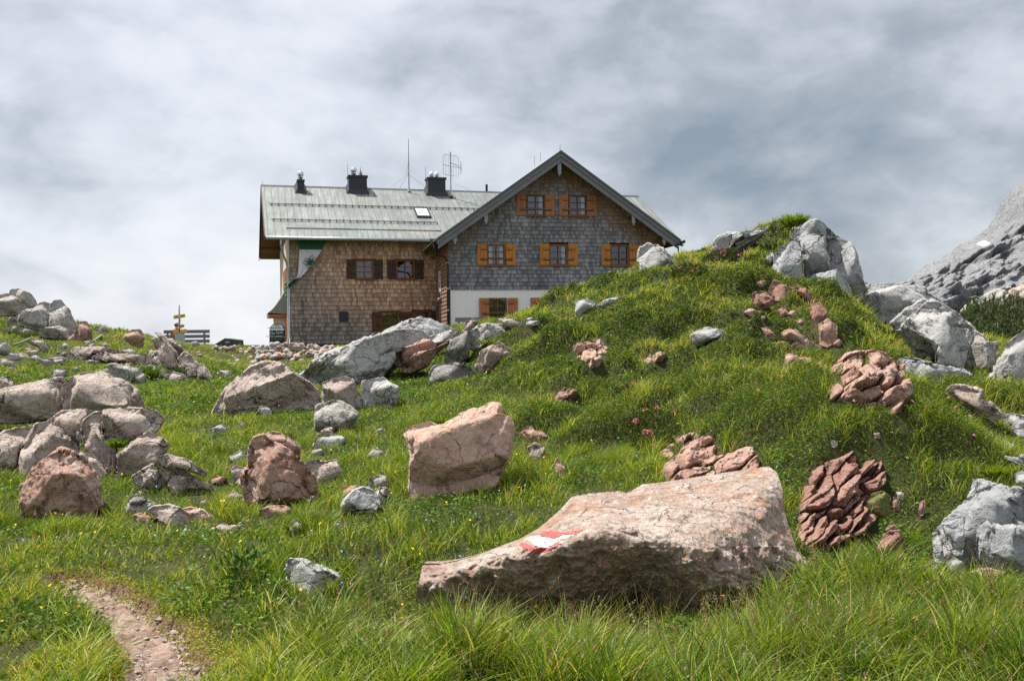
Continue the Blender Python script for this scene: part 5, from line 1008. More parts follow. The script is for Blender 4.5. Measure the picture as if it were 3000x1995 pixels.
# skylight
d0, d1 = dd(1240, 640), dd(1240, 614); d1 = max(d1, d0+.75); a0, a1 = wp(1222, 640, d0)[0], wp(1264, 640, d0)[0]
def sl(a, d, h): return (a, d, wz(d)+h)
b = W_()
for (x0, x1, y0, y1) in ((a0, a0+.07, d0, d1), (a1-.07, a1, d0, d1), (a0+.07, a1-.07, d0, d0+.12), (a0+.07, a1-.07, d1-.08, d1)):
    b.hexa([sl(x0, y0, .0), sl(x1, y0, .0), sl(x1, y1, .0), sl(x0, y1, .0), sl(x0, y0, .11), sl(x1, y0, .11), sl(x1, y1, .11), sl(x0, y1, .11)])
sk = b.build('skylight', CHIM, roof2)
b = W_(); b.hexa([sl(a0+.07, d0+.12, .02), sl(a1-.07, d0+.12, .02), sl(a1-.07, d1-.08, .02), sl(a0+.07, d1-.08, .02), sl(a0+.07, d0+.12, .09), sl(a1-.07, d0+.12, .09), sl(a1-.07, d1-.08, .09), sl(a0+.07, d1-.08, .09)])
b.build('skylight_pane', simple('white_blind_behind_glass', (.85, .86, .88), .1, var=.02), roof2)
# wing gutter and corner downpipe
b = W_(); g0, g1 = wp(783, 690, -OV)[0], wp(1258, 694, -OV)[0]; zg = wz(-OV)-.11; b.tube([(VL, -OV-.08, zg), (g1, -OV-.08, zg)], .085, 10); b.box(VL, g1, -OV-.02, -OV+.02, zg-.06, zg+.06); b.build('gutter', GALV, hut, True)
b = W_(); b.tube([(-LW-.42, -OV-.08, zg), (-LW-.42, -OV-.05, zg-.35), (-LW-.30, -.4, zg-.75), (-LW-.12, -.12, zg-1.15), (-LW-.08, -.1, zg-1.5), (-LW-.07, -.1, 1.9), (-LW-.15, -.25, 1.62), (-LW-.02, -.42, 1.5)], .055, 10); b.build('downpipe', GALV, hut, True)
# left end wall: beige roughcast with shutters, and a rain gutter of the porch side
WL = B(Q0-U2*LW, V2, U2)
def WL_(): return B(Q0-U2*LW, V2, U2)     # along = into the depth, depth = into the house
b = WL_(); b.prism([(0.03, ZB-.5), (2*DW, ZB-.5), (2*DW, wz(2*DW)-.2), (DW, ZR-.2), (0.03, wz(0)-.2)], -.0, .2); b.build('end_wall', BEIGE, hut)
b = WL_()
for (d, z0, z1) in ((1.2, 4.4, 5.4), (2.6, 4.4, 5.4), (1.3, 1.7, 2.9), (3.4, 4.4, 5.4)):
    b.box(d, d+.35, -.09, -.003, z0, z1); b.box(d+.9, d+1.25, -.09, -.003, z0, z1)
b.build('shutter', RUSTY, hut)
b = WL_(); b.prism([(.05, wz(0)-.25), (2*DW, wz(2*DW)-.25), (DW, ZR-.25)], -.04, -.003); b.build('gable_boarding', DARKW, hut)
b = WL_()
for d in (.2, 2.6, DW, 7.8, 10.2): b.box(d-.08, d+.08, -1.05, .1, wz(d)-.40, wz(d)-.17)
b.build('purlin', SOFF, hut)
# porch on the left end
def pz(px, py, Y): return at(px, py, Y)
b = WL_(); b.box(2.2, 4.6, -.62, 0.0, ZB-.5, 3.05); porch = b.build('porch', BEIGE, hut)
b = WL_(); n = 10; pr = []
for k in range(n+1):
    t = k/n; pr.append((-.98*(1-t), 3.15+1.35*(t**1.9)*.55+.62*t))
pr2 = [(d, z-.07) for d, z in reversed(pr)]
P_ = pr+pr2; b.prism([(a, z) for a, z in P_], 1.9, 4.9, axis='a') if 0 else None
V = []; 
for a in (1.95, 4.9):
    for d, z in P_: V.append((a, d, z))
m_ = len(P_); b.add(V, [(k, (k+1) % m_, m_+(k+1) % m_, m_+k) for k in range(m_)])
b.add([(a, d, z) for a in (1.95, 4.9) for d, z in pr]+[(1.95, 0, 3.08), (4.9, 0, 3.08)], [(k, k+1, 2*(n+1)) for k in range(n)]+[(n+1+k+1, n+1+k, 2*(n+1)+1) for k in range(n)])
b.build('porch_roof', ZINC, porch)
b = WL_(); b.box(2.0, 4.85, -.95, 0, 2.93, 3.07); b.build('porch_beam', wood('orange_beam', (.38, .17, .07), .25, 'y'), porch)

# ---- chimneys, cowls and aerials on the ridge of the wing
def chimney(x0, x1, ytop, d, capw=.05):
    a0, zt = wp(x0, ytop, d); a1, _ = wp(x1, ytop, d); dep = max(.5, (a1-a0)*.75); zb = wz(min(d, DW))-.35
    b = W_(); b.box(a0, a1, d, d+dep, zb, zt-.12); c = b.build('chimney', CHIM, hut)
    b = W_(); b.box(a0-capw, a1+capw, d-capw, d+dep+capw, zt-.118, zt); b.build('chimney_cap', CHIM, c)
    b = W_(); zf = wz(d); b.hexa([(a0-.14, d-.10, wz(d-.10)+.004), (a1+.14, d-.10, wz(d-.10)+.004), (a1+.14, DW, ZR+.05), (a0-.14, DW, ZR+.05), (a0-.01, d-.01, zf+.22), (a1+.01, d-.01, zf+.22), (a1+.01, DW, ZR+.24), (a0-.01, DW, ZR+.24)])
    b.build('flashing', CHIM, c)
    return c, (a0+a1)/2, d+dep/2, zt, a0, a1
def cowl(c, a, d, z, r=.17):
    b = W_(); b.lathe((a, d, z), [(.10, 0), (.10, .10), (.15, .11), (.15, .15)])
    b.build('cowl_neck', STEEL, c, True)
    b = W_(); n = 14                      # turbine ball of curved vanes
    for k in range(n):
        t0 = 6.2832*k/n
        V = []
        for i in range(9):
            ph = -1.35+2.7*i/8; rr = r*math.cos(ph); 
            for w in (0, .34): V.append((a+rr*math.cos(t0+w)*(1-.12*w), d+rr*math.sin(t0+w)*(1-.12*w), z+.15+r+r*math.sin(ph)))
        b.add(V, [(2*i, 2*i+1, 2*i+3, 2*i+2) for i in range(8)])
    b.lathe((a, d, z+.15+r*2), [(r*.35, -.03), (r*.2, .0), (0.005, .015)], 10); b.lathe((a, d, z+.15), [(r*.05, .04), (r*.55, .07), (r*.6, r), (r*.5, r*1.7), (.01, r*1.9)], 10)
    b.build('turbine_cowl', STEEL, c, True)
c1, a, d, z, *_ = chimney(871.5, 891, 526, 4.35, .03); cowl(c1, a, d, z)
c2, a, d, z, l_, r_ = chimney(1022, 1075, 513, 4.5); cowl(c2, l_+.30, d, z, .165)
b = W_(); b.lathe((l_+.68, d, z), [(.10, 0), (.10, .12), (.08, .13), (.08, .20), (.03, .26), (.012, .40), (.001, .55)]); b.build('chimney_pot', simple('brown_clay_pot', (.12, .07, .06), .6), c2, True)
c3, a, d, z, l_, r_ = chimney(1254, 1305, 519, 4.5)
for x in (.27, .57):
    b = W_(); b.lathe((l_+x, d, z), [(.09, 0), (.09, .08), (.115, .09), (.10, .34), (.02, .36), (.006, .46)]); b.build('chimney_pot', simple('white_pot', (.75, .74, .73), .5, var=.05), c3, True)
def rod(name, px, y0, y1, d, r, mat, r1=None):
    a, zt = wp(px, y0, d); _, zb = wp(px, y1, d); b = W_(); b.tube([(a, d, zb), (a, d, zt)], r, 7, r1=r1); return b.build(name, mat, hut), a, zb, zt
o, a, zb, zt = rod('whip_antenna', 1196.5, 408, 560, 4.9, .028, IRON, .012)
b = W_(); b.lathe((a, 4.9, zb-.05), [(.10, 0), (.06, .2), (.03, .35)]); b.build('antenna_foot', GALV, o)
b = W_()
for x in (-1.0, -.5, 1.1): b.tube([(a, 4.9, zb+.9 if x == 1.1 else zb+1.0), (a+x, 4.95, ZR+.06)], .006, 4)
b.tube([(a, 4.9, zt-1.2), (a-.12, 4.95, zb+.9)], .006, 4); b.build('guy_wire', IRON, o)
ant, a, zb, zt = rod('television_aerial', 1319.5, 446, 583, 4.3, .04, GALV)
b = W_(); x0, z1 = wp(1297, 454, 4.2); x1, z0 = wp(1344, 518, 4.2); ym = 4.1
pts = [(x0+.05, ym, z1), (x1-.1, ym+.1, z1-.05), (x1, ym+.1, z1-.13), (x1, ym+.1, z0+.0), (x0+.1, ym, z0+.06), (x0, ym, z0+.16), (x0, ym, z1-.08), (x0+.05, ym, z1)]; b.tube(pts, .012, 5)
for k in range(1, 6): b.tube([(x0+(x1-x0)*k/6, ym+.02*k, z1-.02), (x0+(x1-x0)*k/6, ym+.02*k, z0+.05)], .006, 4)
zm = (z0+z1)/2; b.tube([(x0, ym, zm+.02), (x1+.25, ym+.5, zm-.06)], .014, 5); b.tube([(x1+.19, ym+.45, zm+.34), (x1+.19, ym+.45, zm-.40)], .010, 4); b.tube([(x1+.25, ym+.5, zm+.18), (x1+.25, ym+.5, zm-.25)], .010, 4); b.tube([(a-.1, ym, zm+.15), (x1+.1, ym+.3, zm+.02)], .016, 4)
b.build('aerial_grid', simple('aerial_metal', (.25, .25, .26), .45, .6), ant)
b = W_(); b.tube([(a, 4.3, zb+1.9), (a+.25, 4.6, zb+.9), (a+1.3, 5.0, ZR+.05)], .005, 4); b.lathe((a, 4.25, zb-.05), [(.10, 0), (.10, .18), (.05, .2)]); b.build('mast_foot', IRON, ant)
for px, y0, y1, d, r in ((1018.5, 480, 525, 4.9, .009), (1246.5, 489, 530, 4.9, .009), (1565.5, 457, 487, 6, .009), (1583, 447, 474, 6, .009), (769, 531, 551, DW, .008)): rod('lightning_rod', px, y0, y1, d, r, IRON)
rod('roof_pipe', 1425.5, 541, 562, 5.3, .07, CHIM)
a, z = gp(1640, 424, 0); b = G(); b.tube([(APU, -.9, APZ), (APU+.02, -.9, APZ+.36)], .009, 5); b.build('lightning_rod', IRON, hut)

# ------------------------------------------------------------------ flag on the wing wall
def flag():
    def c2(a, b): x, z = wp(750+a/4.48, 680+b/4.48, -.12); return x, z
    Lp = np.array([c2(*p) for p in [(570, 100), (568, 230), (562, 400), (552, 540), (538, 595), (480, 640), (425, 680), (395, 740)]]); Rp = np.array([c2(*p) for p in [(930, 100), (866, 228), (790, 352), (706, 460), (628, 552), (540, 640), (470, 690), (440, 735)]])
    def res(P, n):
        s = np.concatenate([[0], np.cumsum(np.hypot(*np.diff(P, axis=0).T))]); t = np.linspace(0, s[-1], n); return np.stack([np.interp(t, s, P[:, k]) for k in (0, 1)], 1)
    n, m = 60, 24; L, Rr = res(Lp, n), res(Rp, n); V = []; u = np.linspace(0, 1, m)
    for i in range(n):
        t = i/(n-1); tw = sstep(.55, 1, t)
        for j in range(m):
            p = L[i]*(1-u[j])+Rr[i]*u[j]; dpt = -.16+.03*math.sin(u[j]*7+t*5)*t-.09*tw*math.sin(u[j]*9.0)+.05*u[j]*t
            V.append((p[0], dpt, p[1]))
    V = np.array(V); q_ = lambda i, j: i*m+j
    def strip(i0, i1): return [(q_(i, j), q_(i, j+1), q_(i+1, j+1), q_(i+1, j)) for i in range(i0, i1) for j in range(m-1)]
    g = simple('green_cloth', (.012, .13, .045), .8, var=.15, sc=3); w = simple('white_cloth', (.76, .73, .80), .85, var=.05, sc=3)
    b = W_(); b.add(V, strip(11, 45)); fl = b.build('flag', w, None, True); tag(fl, 'green and white flag with an edelweiss, hung from the wing eave and twisted below', 'flag')
    for i0, i1 in ((0, 11), (45, n-1)): b = W_(); b.add(V, strip(i0, i1)); b.build('green_stripe', g, fl, True)
    b = W_(); p, r = c2(545, 96), c2(945, 96); b.tube([(p[0], -.16, p[1]), (r[0], -.16, r[1])], .018, 6); b.build('flag_pole', GREYV, fl)
    # edelweiss: outlined petals round a cluster of heads
    b = W_(); cx, cz = c2(715, 400); D_ = -.235
    def dash(P, r=.013): b.tube([(x, D_-.03, z) for x, z in P], r, 5)
    for ang, ln, wd in ((78, .62, .11), (35, .66, .10), (150, .58, .12), (188, .62, .10), (245, .60, .09), (215, .40, .08), (110, .40, .09), (10, .35, .08)):
        ca, sa = math.cos(R(ang)), math.sin(R(ang)); pts = []
        for k in range(13):
            t = k/12*2; l = ln*(t if t < 1 else 2-t); ww_ = wd*math.sin(min(1, l/ln)*math.pi*.9)*(1 if t < 1 else -1); pts.append((cx+(ca*l-sa*ww_)*.62, cz+(sa*l+ca*ww_)*.62))
        dash(pts)
    for k in range(7):
        t = k*.9; x, z = cx+.11*math.cos(t)*(k > 0), cz+.11*math.sin(t)*(k > 0); dash([(x+.045*math.cos(v), z+.045*math.sin(v)) for v in np.linspace(0, 6.28, 9)], .014)
    b.build('edelweiss', simple('dark_green_print', (.01, .09, .06), .8), fl)
    b = WL_(); pv = [(.05+.12*math.sin(k*2.1), -.12-.06*math.cos(k*1.7), 4.55-.085*k) for k in range(9)]; b.tube(pv, .10, 8, r1=.05); b.build('flag_knot', g, fl, True)
flag()

# ------------------------------------------------------------------ far mountain, terrace, bench, signs
def mountain():
    RID = np.array([(2380, 905), (2500, 880), (2630, 829), (2700, 792), (2760, 752), (2800, 727), (2850, 703), (2893, 668), (2915, 640), (2935, 597), (2952, 570), (2985, 541), (3010, 520), (3060, 470), (3120, 455), (3200, 480), (3400, 600)], float)
    nu, nv = 260, 200; px = np.linspace(2380, 3400, nu); py = np.interp(px, RID[:, 0], RID[:, 1]); V = []
    tt = np.linspace(0, 1, nv); Z0 = -20.0
    top = np.array([at(a, b, 1150.0) for a, b in zip(px, py)]); out = []
    for sgn in (1, -1):
        for t in tt:
            f = t**0.8; P = top.copy(); P[:, 1] -= sgn*620*f; P[:, 0] -= sgn*250*f*0.5; P[:, 2] = Z0+(top[:, 2]-Z0)*(1-f)**1.15; out.append(P)
    P = np.array(out).reshape(2*nv*nu, 3); w = np.tile(np.repeat(sstep(0, .08, tt), nu), 2)
    n = 65*(0.4-np.abs(fbm(P*0.0042, 3)))+32*(0.4-np.abs(fbm(P*np.array([.013, .010, .018])+4, 5)))+16*fbm(P*.05, 4)
    P[:, 1] -= n*w; P[:, 2] += 0.35*n*w+4*fbm(P*.045, 4)
    idx = np.arange(2*nv*nu).reshape(2, nv, nu); F_ = [np.stack([idx[s][:-1, :-1], idx[s][:-1, 1:], idx[s][1:, 1:], idx[s][1:, :-1]], -1).reshape(-1, 4)[:, ::(-1 if s else 1)] for s in (0, 1)]
    m = rock_mat('mountain_limestone', (.14, .145, .155), (.22, .225, .235), (.30, .305, .315), .045, dark=(.12, .125, .135), pale=(.43, .43, .44), dark_amt=.8)
    o = mesh_np('mountain', P, F_, m); tag(o, 'bare grey limestone mountain rising beyond the right picture edge', 'mountain', kind='structure')
    k = nv*nu; V0 = P[:k].reshape(nv, nu, 3); b = []
    pts = [at(a, c, 985) for a, c in ((2878, 724), (2888, 719), (2902, 712.5), (2904, 714), (2890, 721.5))]; pts = np.array(pts)
    back = pts+np.array([0, 14, 4]); nn = len(pts); loc = pts.mean(0)
    sn = mesh_np('snow_patch', np.concatenate([pts, back])-loc, [np.array([[0, i, i+1] for i in range(1, nn-1)]), np.array([[i, (i+1) % nn, nn+(i+1) % nn, nn+i] for i in range(nn)])], simple('old_snow', (.80, .81, .84), .7, var=.04), None, True, loc)
    tag(sn, 'small leftover snow patch on the grey mountain shoulder', 'snow patch')
mountain()
class WB(B):
    def __init__(s, origin=(0, 0), rz=0.0): super().__init__(np.array(origin, float), np.array([math.cos(rz), math.sin(rz)]), np.array([-math.sin(rz), math.cos(rz)]))
def bench(x0, x1, yt, yb, Y, rz, n, label, nm='bench', slab=.34, seat=True, hide_left=0):
    a = at(x0, yb, Y); c = at(x1, yb, Y); z0 = at((x0+x1)/2, yb, Y)[2]; z1 = at((x0+x1)/2, yt, Y)[2]; w = np.hypot(*(c-a)[:2]); cen = (a+c)/2
    rt = tag(empty(nm, (cen[0], cen[1], z0-.35), rz), label, 'bench'); pitch = (z1-z0)/(n-.25); mk = lambda: WB(cen[:2], rz)
    for k in range(n):
        z = z0+k*pitch; b = mk(); b.box(-w/2, w/2, -.02+.012*k, .02+.012*k, z, z+pitch*.70, (1, 1, 1)); b.build('back_slat', GREYWOOD, rt)
    for x in (-w*.42, w*.38):
        b = mk(); b.box(x-.04, x+.04, .024, .10, z0-.40, z1-.02); b.build('post', GREYV, rt)
    if seat:
        b = mk(); b.box(-w/2, w/2+.15, .10, .55, z0-.06, z0-.015); b.build('seat', GREYWOOD, rt)
        for x in (-w*.42, w*.38):
            b = mk(); b.box(x-.05, x+.05, .42, .5, z0-.42, z0-.065); b.build('leg', GREYWOOD, rt)
    return rt
bench(481, 613, 966, 1019, 44.5, R(4), 4, 'long silvered slat bench seen from behind on the left skyline')
bench(1333, 1475, 929, 962, 44.6, TH1, 2, 'grey board bench standing against the white plaster wall', slab=.4)
# terrace edge and covered grill
b = WB(at(660, 1010, 47)[:2], R(3)); z = at(660, 1016, 47)[2]; b.box(-2.4, 2.6, -.1, 3.5, z-.35, z-.02); tag(b.build('terrace', wood('dark_deck', (.06, .04, .03), .3, 'x'), None), 'dark timber terrace deck beside the end of the hut', 'terrace')
def tarp():
    L = [(628, 1016), (633, 1009), (660, 993), (663, 991), (700, 996), (702, 1018)]; Y = 46.2; b = WB((0, 0)); pts = [at(a, c, Y) for a, c in L]
    prof = [(p[0], p[2]) for p in pts]; b.prism([(a, z) for a, z in prof], Y-.25, Y+.75, axis='d'); o = b.build('covered_grill', simple('charcoal_tarpaulin', (.045, .048, .05), .55, var=.3, sc=3, bm=.3), None); tag(o, 'terrace furniture wrapped in a dark grey tarpaulin, left of the hut', 'tarpaulin cover')
    b = WB((0, 0)); p = [at(a, c, Y-.006) for a, c in ((664, 999), (668, 1000), (670, 1006), (666, 1005))]; 
    b.add([(q_[0], Y-.253, q_[2]) for q_ in p], [(0, 1, 2, 3)]); p = [at(a, c, Y) for a, c in ((671, 1000), (677, 1001), (677, 1004), (671, 1004))]; b.add([(q_[0], Y-.253, q_[2]) for q_ in p], [(0, 1, 2, 3)])
    b.build('printed_mark', CURT, o)
tarp()
for x0, x1, nm in ((712, 735, 'left'), (738, 752, 'right')):
    a = at(x0, 1014, 47); c = at(x1, 1014, 47); b = WB((0, 0)); b.box(a[0], c[0], 47, 47.6, a[2], a[2]+.045); o = b.build('beer_table', wood('table_board', (.10, .055, .035), .3, 'x'), None); tag(o, 'low dark table top on the terrace, '+('next to the tarpaulin' if nm == 'left' else 'close to the blackboard'), 'table')
    for x in (a[0]+.05, c[0]-.09): b = WB((0, 0)); b.box(x, x+.04, 47.05, 47.55, a[2]-.2, a[2]-.001); b.build('leg', IRON, o)
# signpost
def signpost():
    Y = 40.0; base = at(527, 1020, Y); rt = tag(empty('signpost', base), 'grey metal signpost with yellow hiking arrows and a grey panel, before the slat bench', 'signpost')
    b = WB(); t_ = at(524.5, 893.5, Y); b.tube([(base[0], Y, base[2]-.3), (t_[0], Y, t_[2])], .03, 10); b.build('post', simple('galvanised_post', (.16, .165, .18), .45, .5), rt, True)
    yel = simple('yellow_sign_enamel', (.72, .47, .02), .45, var=.06, sc=4); blk = IRON
    def arrow(P, dep, lines, tilt=0.0):
        Pw = [at(470+a/9.432, 880+c/9.432, Y) for a, c in P]; cx = np.mean([p[0] for p in Pw]); b = WB()
        b.prism([(p[0], p[2]) for p in Pw], Y-.055-dep, Y-.04-dep); o = b.build('arrow_sign', yel, rt)
        b = WB()
        for (x0, z0), (x1, z1) in lines:
            a, c = at(470+x0/9.432, 880+z0/9.432, Y), at(470+x1/9.432, 880+z1/9.432, Y); n = 9
            for k in range(n):
                if k % 3 == 2: continue
                p, q_ = a+(c-a)*k/n, a+(c-a)*(k+.8)/n; h = .022; b.add([(p[0], Y-.058-dep, p[2]-h), (q_[0], Y-.058-dep, q_[2]-h), (q_[0], Y-.058-dep, q_[2]+h), (p[0], Y-.058-dep, p[2]+h)], [(0, 1, 2, 3)])
        if lines: b.build('sign_writing', blk, o)
    arrow([(360, 475), (395, 412), (695, 378), (698, 465), (405, 518)], 0, [((435, 468), (500, 458)), ((555, 447), (665, 430))])
    arrow([(548, 690), (650, 660), (680, 705), (650, 748), (555, 765)], 0, [((575, 715), (650, 700))])
    arrow([(488, 690), (512, 690), (512, 780), (490, 775)], .03, [])
    arrow([(358, 862), (395, 815), (515, 812), (522, 890), (400, 912)], 0, [])
    arrow([(560, 810), (728, 790), (745, 835), (738, 885), (565, 890)], .02, [])
    b = WB(); P = [at(470+a/9.432, 880+c/9.432, Y) for a, c in ((415, 935), (680, 910), (690, 1170), (425, 1185))]; b.prism([(p[0], p[2]) for p in P], Y-.07, Y-.045); b.build('panel', simple('grey_panel', (.40, .47, .50), .5, var=.05), rt)
    b = WB()
    for yy in (440, 660, 770, 905): p = at(470+540/9.432, 880+yy/9.432, Y); b.box(p[0]-.05, p[0]+.05, Y-.08, Y+.04, p[2]-.015, p[2]+.015)
    b.build('clamp', STEEL, rt); b = WB(); p = at(470+570/9.432, 880+580/9.432, Y); b.tube([(p[0]-.05, Y, p[2]), (p[0], Y-.03, p[2]), (p[0], Y-.03, p[2]+.10)], .012, 6); b.build('hook', IRON, rt)
signpost()
# seated hiker in red beyond the bench: one skinned body
def hiker():
    Y = 45.4; h = at(517, 954, Y); x = h[0]; z = h[2]; J = [(x+.05, Y, z-.86), (x+.03, Y-.02, z-.52), (x, Y+.02, z-.24), (x, Y+.03, z-.12), (x, Y+.06, z-.02), (x-.01, Y+.07, z+.10),
         (x-.19, Y, z-.27), (x-.29, Y+.10, z-.52), (x-.18, Y+.34, z-.60), (x+.19, Y, z-.27), (x+.29, Y+.1, z-.52), (x+.16, Y+.34, z-.60),
         (x-.12, Y+.05, z-.88), (x-.15, Y+.5, z-.86), (x-.15, Y+.56, z-1.3), (x+.16, Y+.05, z-.88), (x+.2, Y+.5, z-.86), (x+.2, Y+.56, z-1.3)]
    E = [(0, 1), (1, 2), (2, 3), (3, 4), (4, 5), (2, 6), (6, 7), (7, 8), (2, 9), (9, 10), (10, 11), (0, 12), (12, 13), (13, 14), (0, 15), (15, 16), (16, 17)]
    rad = [.16, .165, .15, .06, .09, .085, .075, .06, .04, .075, .06, .04, .09, .075, .055, .09, .075, .055]
    me = bpy.data.meshes.new('person'); o_ = np.array(J[0]); me.from_pydata([tuple(np.array(j)-o_) for j in J], E, []); o = bpy.data.objects.new('person', me); COL.objects.link(o); o.location = tuple(o_)
    md = o.modifiers.new('skin', 'SKIN'); sv = me.skin_vertices[0].data
    for i, r_ in enumerate(rad): sv[i].radius = (r_, r_)
    sv[0].use_root = True; s2 = o.modifiers.new('sub', 'SUBSURF'); s2.levels = s2.render_levels = 2
    dg = bpy.context.evaluated_depsgraph_get(); nm = bpy.data.meshes.new_from_object(o.evaluated_get(dg)); o.modifiers.clear(); o.data = nm
    red = simple('red_jacket', (.62, .035, .02), .75, var=.15); skin = simple('skin', (.50, .30, .22), .6); trousers = simple('dark_trousers', (.04, .04, .05), .8)
    for m in (red, skin, trousers): nm.materials.append(m)
    for p in nm.polygons:
        c = p.center; p.material_index = 1 if c.z > .72 else 2 if (c.z < .06) else 0; p.use_smooth = True
    tag(o, 'person in a red jacket and white cap sitting with back turned beyond the slat bench', 'person')
    b = WB(); b.lathe((x-.01, Y+.07, z+.045), [(.115, 0), (.118, .05), (.09, .12), (.01, .15)], 14); b.box(x-.07, x+.05, Y+.17, Y+.27, z+.05, z+.065); b.build('cap', CURT, o, True)
    b = WB(); b.lathe((x-.01, Y+.055, z-.05), [(.06, 0), (.105, .05), (.112, .11)], 14); b.build('hair', simple('dark_hair', (.03, .02, .015), .6), o, True)
hiker()
# chalk board with arched head
def board():
    Y = 47.0; pl = lambda a, c: at(750+a/4.48, 680+c/4.48, Y); L = [(178, 1470), (178, 1290), (190, 1245), (220, 1212), (280, 1197), (335, 1212), (368, 1245), (382, 1290), (382, 1470)]
    P = [pl(*p) for p in L]; b = WB(); b.prism([(p[0], p[2]) for p in P], Y-.03, Y+.03); cen = pl(280, 1400)
    o = b.build('chalkboard', simple('black_frame', (.02, .02, .022), .4), None); tag(o, 'arched black chalkboard with white beer heading at the corner of the hut', 'chalkboard')
    b = WB(); L2 = [(186, 1290), (197, 1250), (224, 1220), (280, 1206), (331, 1220), (361, 1250), (374, 1290)]; b.prism([(p[0], p[2]) for p in [pl(*q_) for q_ in L2]], Y-.036, Y-.031); hd = b.build('heading_panel', simple('white_heading', (.78, .79, .78), .5, var=.03), o)
    b = WB(); L2 = [(188, 1296), (372, 1296), (372, 1458), (188, 1458)]; b.prism([(p[0], p[2]) for p in [pl(*q_) for q_ in L2]], Y-.036, Y-.031); ch = b.build('slate', simple('chalk_slate', (.015, .018, .02), .6, var=.4, sc=2), o)
    def text(s, c, size, mat, parent, name, rot=0):
        cu = bpy.data.curves.new(name, 'FONT'); cu.body = s; cu.size = size; cu.align_x = 'CENTER'; cu.extrude = .001; t = bpy.data.objects.new(name, cu); COL.objects.link(t); p = pl(*c)
        t.parent = parent; top = parent
        lo = np.zeros(3)
        while top is not None: lo += np.array(top.location); top = top.parent
        t.location = tuple(np.array([p[0], Y-.040, p[2]])-lo); t.rotation_euler = (R(90), rot, 0); cu.materials.append(mat)
        dg = bpy.context.evaluated_depsgraph_get(); me = bpy.data.meshes.new_from_object(t.evaluated_get(dg)); o2 = bpy.data.objects.new(name, me); COL.objects.link(o2); o2.parent = parent; o2.location = t.location; o2.rotation_euler = t.rotation_euler; bpy.data.objects.remove(t)
    chalk = simple('chalk', (.7, .7, .68), .9); ink = simple('dark_green_ink', (.01, .05, .03), .6)
    text('WIENINGER BIER', (280, 1270), .12, ink, hd, 'heading_text'); text('W', (278, 1247), .24, ink, hd, 'heading_emblem')
    text('Du hast', (272, 1338), .19, chalk, ch, 'chalk_text', -.1); text('Reine Lebens...', (262, 1380), .15, chalk, ch, 'chalk_text', 0); text('- - - -  - -', (265, 1412), .13, chalk, ch, 'chalk_text')
board()
# grey hose lying on the left slope
for (p, lab) in ((((40, 1010.5), (62, 1003), (93, 990)), 'length of grey hose lying in the grass under the skyline crag'), (((251, 1011), (275, 998), (298, 982)), 'short grey pipe leaning in the grass right of the skyline crag')):
    pts = []
    for a, c in p: Y = hit(a, c+4, 10)-.3; pts.append(at(a, c, Y))
    b = WB(); b.tube(pts, .03, 8); tag(b.build('hose', simple('grey_hose', (.20, .23, .24), .5), None, True), lab, 'hose')
# loose rubble piled in front of the wing: every stone its own object (copies of a few hand shaped ones)
def pile():
    protos = []
    for k in range(8):
        V0, Fc = ico(3); rg = np.random.default_rng(90+k); V = V0*np.array([1.0, .8+.3*rg.random(), .55+.3*rg.random()])
        for _ in range(9):
            nv = rg.normal(size=3); nv /= np.linalg.norm(nv); d = V@nv; lim = d.max()*rg.uniform(.62, .85); V = V-np.maximum(d-lim, 0)[:, None]*nv
        V += 0.05*fbm(V*2+k, 3)[:, None]*V0
        me = mesh_np('stone', V, [Fc], MAT[('pinkgrey', 'grey', 'rust', 'pinkgrey', 'pale', 'pinkgrey', 'pink', 'grey')[k]]); protos.append(me.data); bpy.data.objects.remove(me)
    rg = np.random.default_rng(5); n = 0
    def put(px, py, Y, r):
        nonlocal n
        P = at(px, py, Y); o = bpy.data.objects.new('stone', protos[rg.integers(8)]); o.location = tuple(P); o.rotation_euler = (rg.normal()*.4, rg.normal()*.4, rg.random()*6.28); s = r*rg.uniform(.7, 1.35); o.scale = (s, s, s); link(o)
        tag(o, 'loose stone in the rubble heaped along the foot of the shingled wall', 'stone', 'rubble stones along the hut wall'); n += 1
    Yr = min(hit(850, 1045, 10)+.8, 45)
    for k in range(150):
        t = rg.random(); px = 752+t*250; topy = np.interp(px, [750, 770, 800, 840, 880, 930, 980, 1005], [1030, 1014, 1008, 1008, 1010, 1015, 1018, 1030]); py = topy+rg.random()**1.2*(1052-topy)*(.9 if px < 950 else .6); put(px, py, min(45.8-(py-1010)*.035, hit(px, py+8, 10) if py > 1016 else 99, Yr), .115)
    for k in range(34): px = rg.uniform(625, 760); py = rg.uniform(1018, 1040); put(px, py, min(Yr, 44.5), .10)
    for k in range(16): px = rg.uniform(650, 900); py = rg.uniform(1045, 1075); put(px, py, hit(px, py, 10)+.05, .10)
pile()

# ------------------------------------------------------------------ vegetation
def leaf_mat(name, trans=.42, rough=.45, spec=.35):
    m = bpy.data.materials.new(name); m.use_nodes = True; t = m.node_tree; t.nodes.clear(); o = N(t, 'ShaderNodeOutputMaterial'); b = N(t, 'ShaderNodeBsdfPrincipled'); a = N(t, 'ShaderNodeVertexColor', layer_name='tint')
    t.links.new(a.outputs[0], b.inputs['Base Color']); b.inputs['Roughness'].default_value = rough; b.inputs['Specular IOR Level'].default_value = spec
    tr = N(t, 'ShaderNodeBsdfTranslucent'); t.links.new(mixc(t, 1.0, a.outputs[0], (1.25, 1.2, .6), 'MULTIPLY'), tr.inputs[0]); mx = N(t, 'ShaderNodeMixShader'); mx.inputs[0].default_value = trans
    t.links.new(b.outputs[0], mx.inputs[1]); t.links.new(tr.outputs[0], mx.inputs[2]); t.links.new(mx.outputs[0], o.inputs[0]); return m
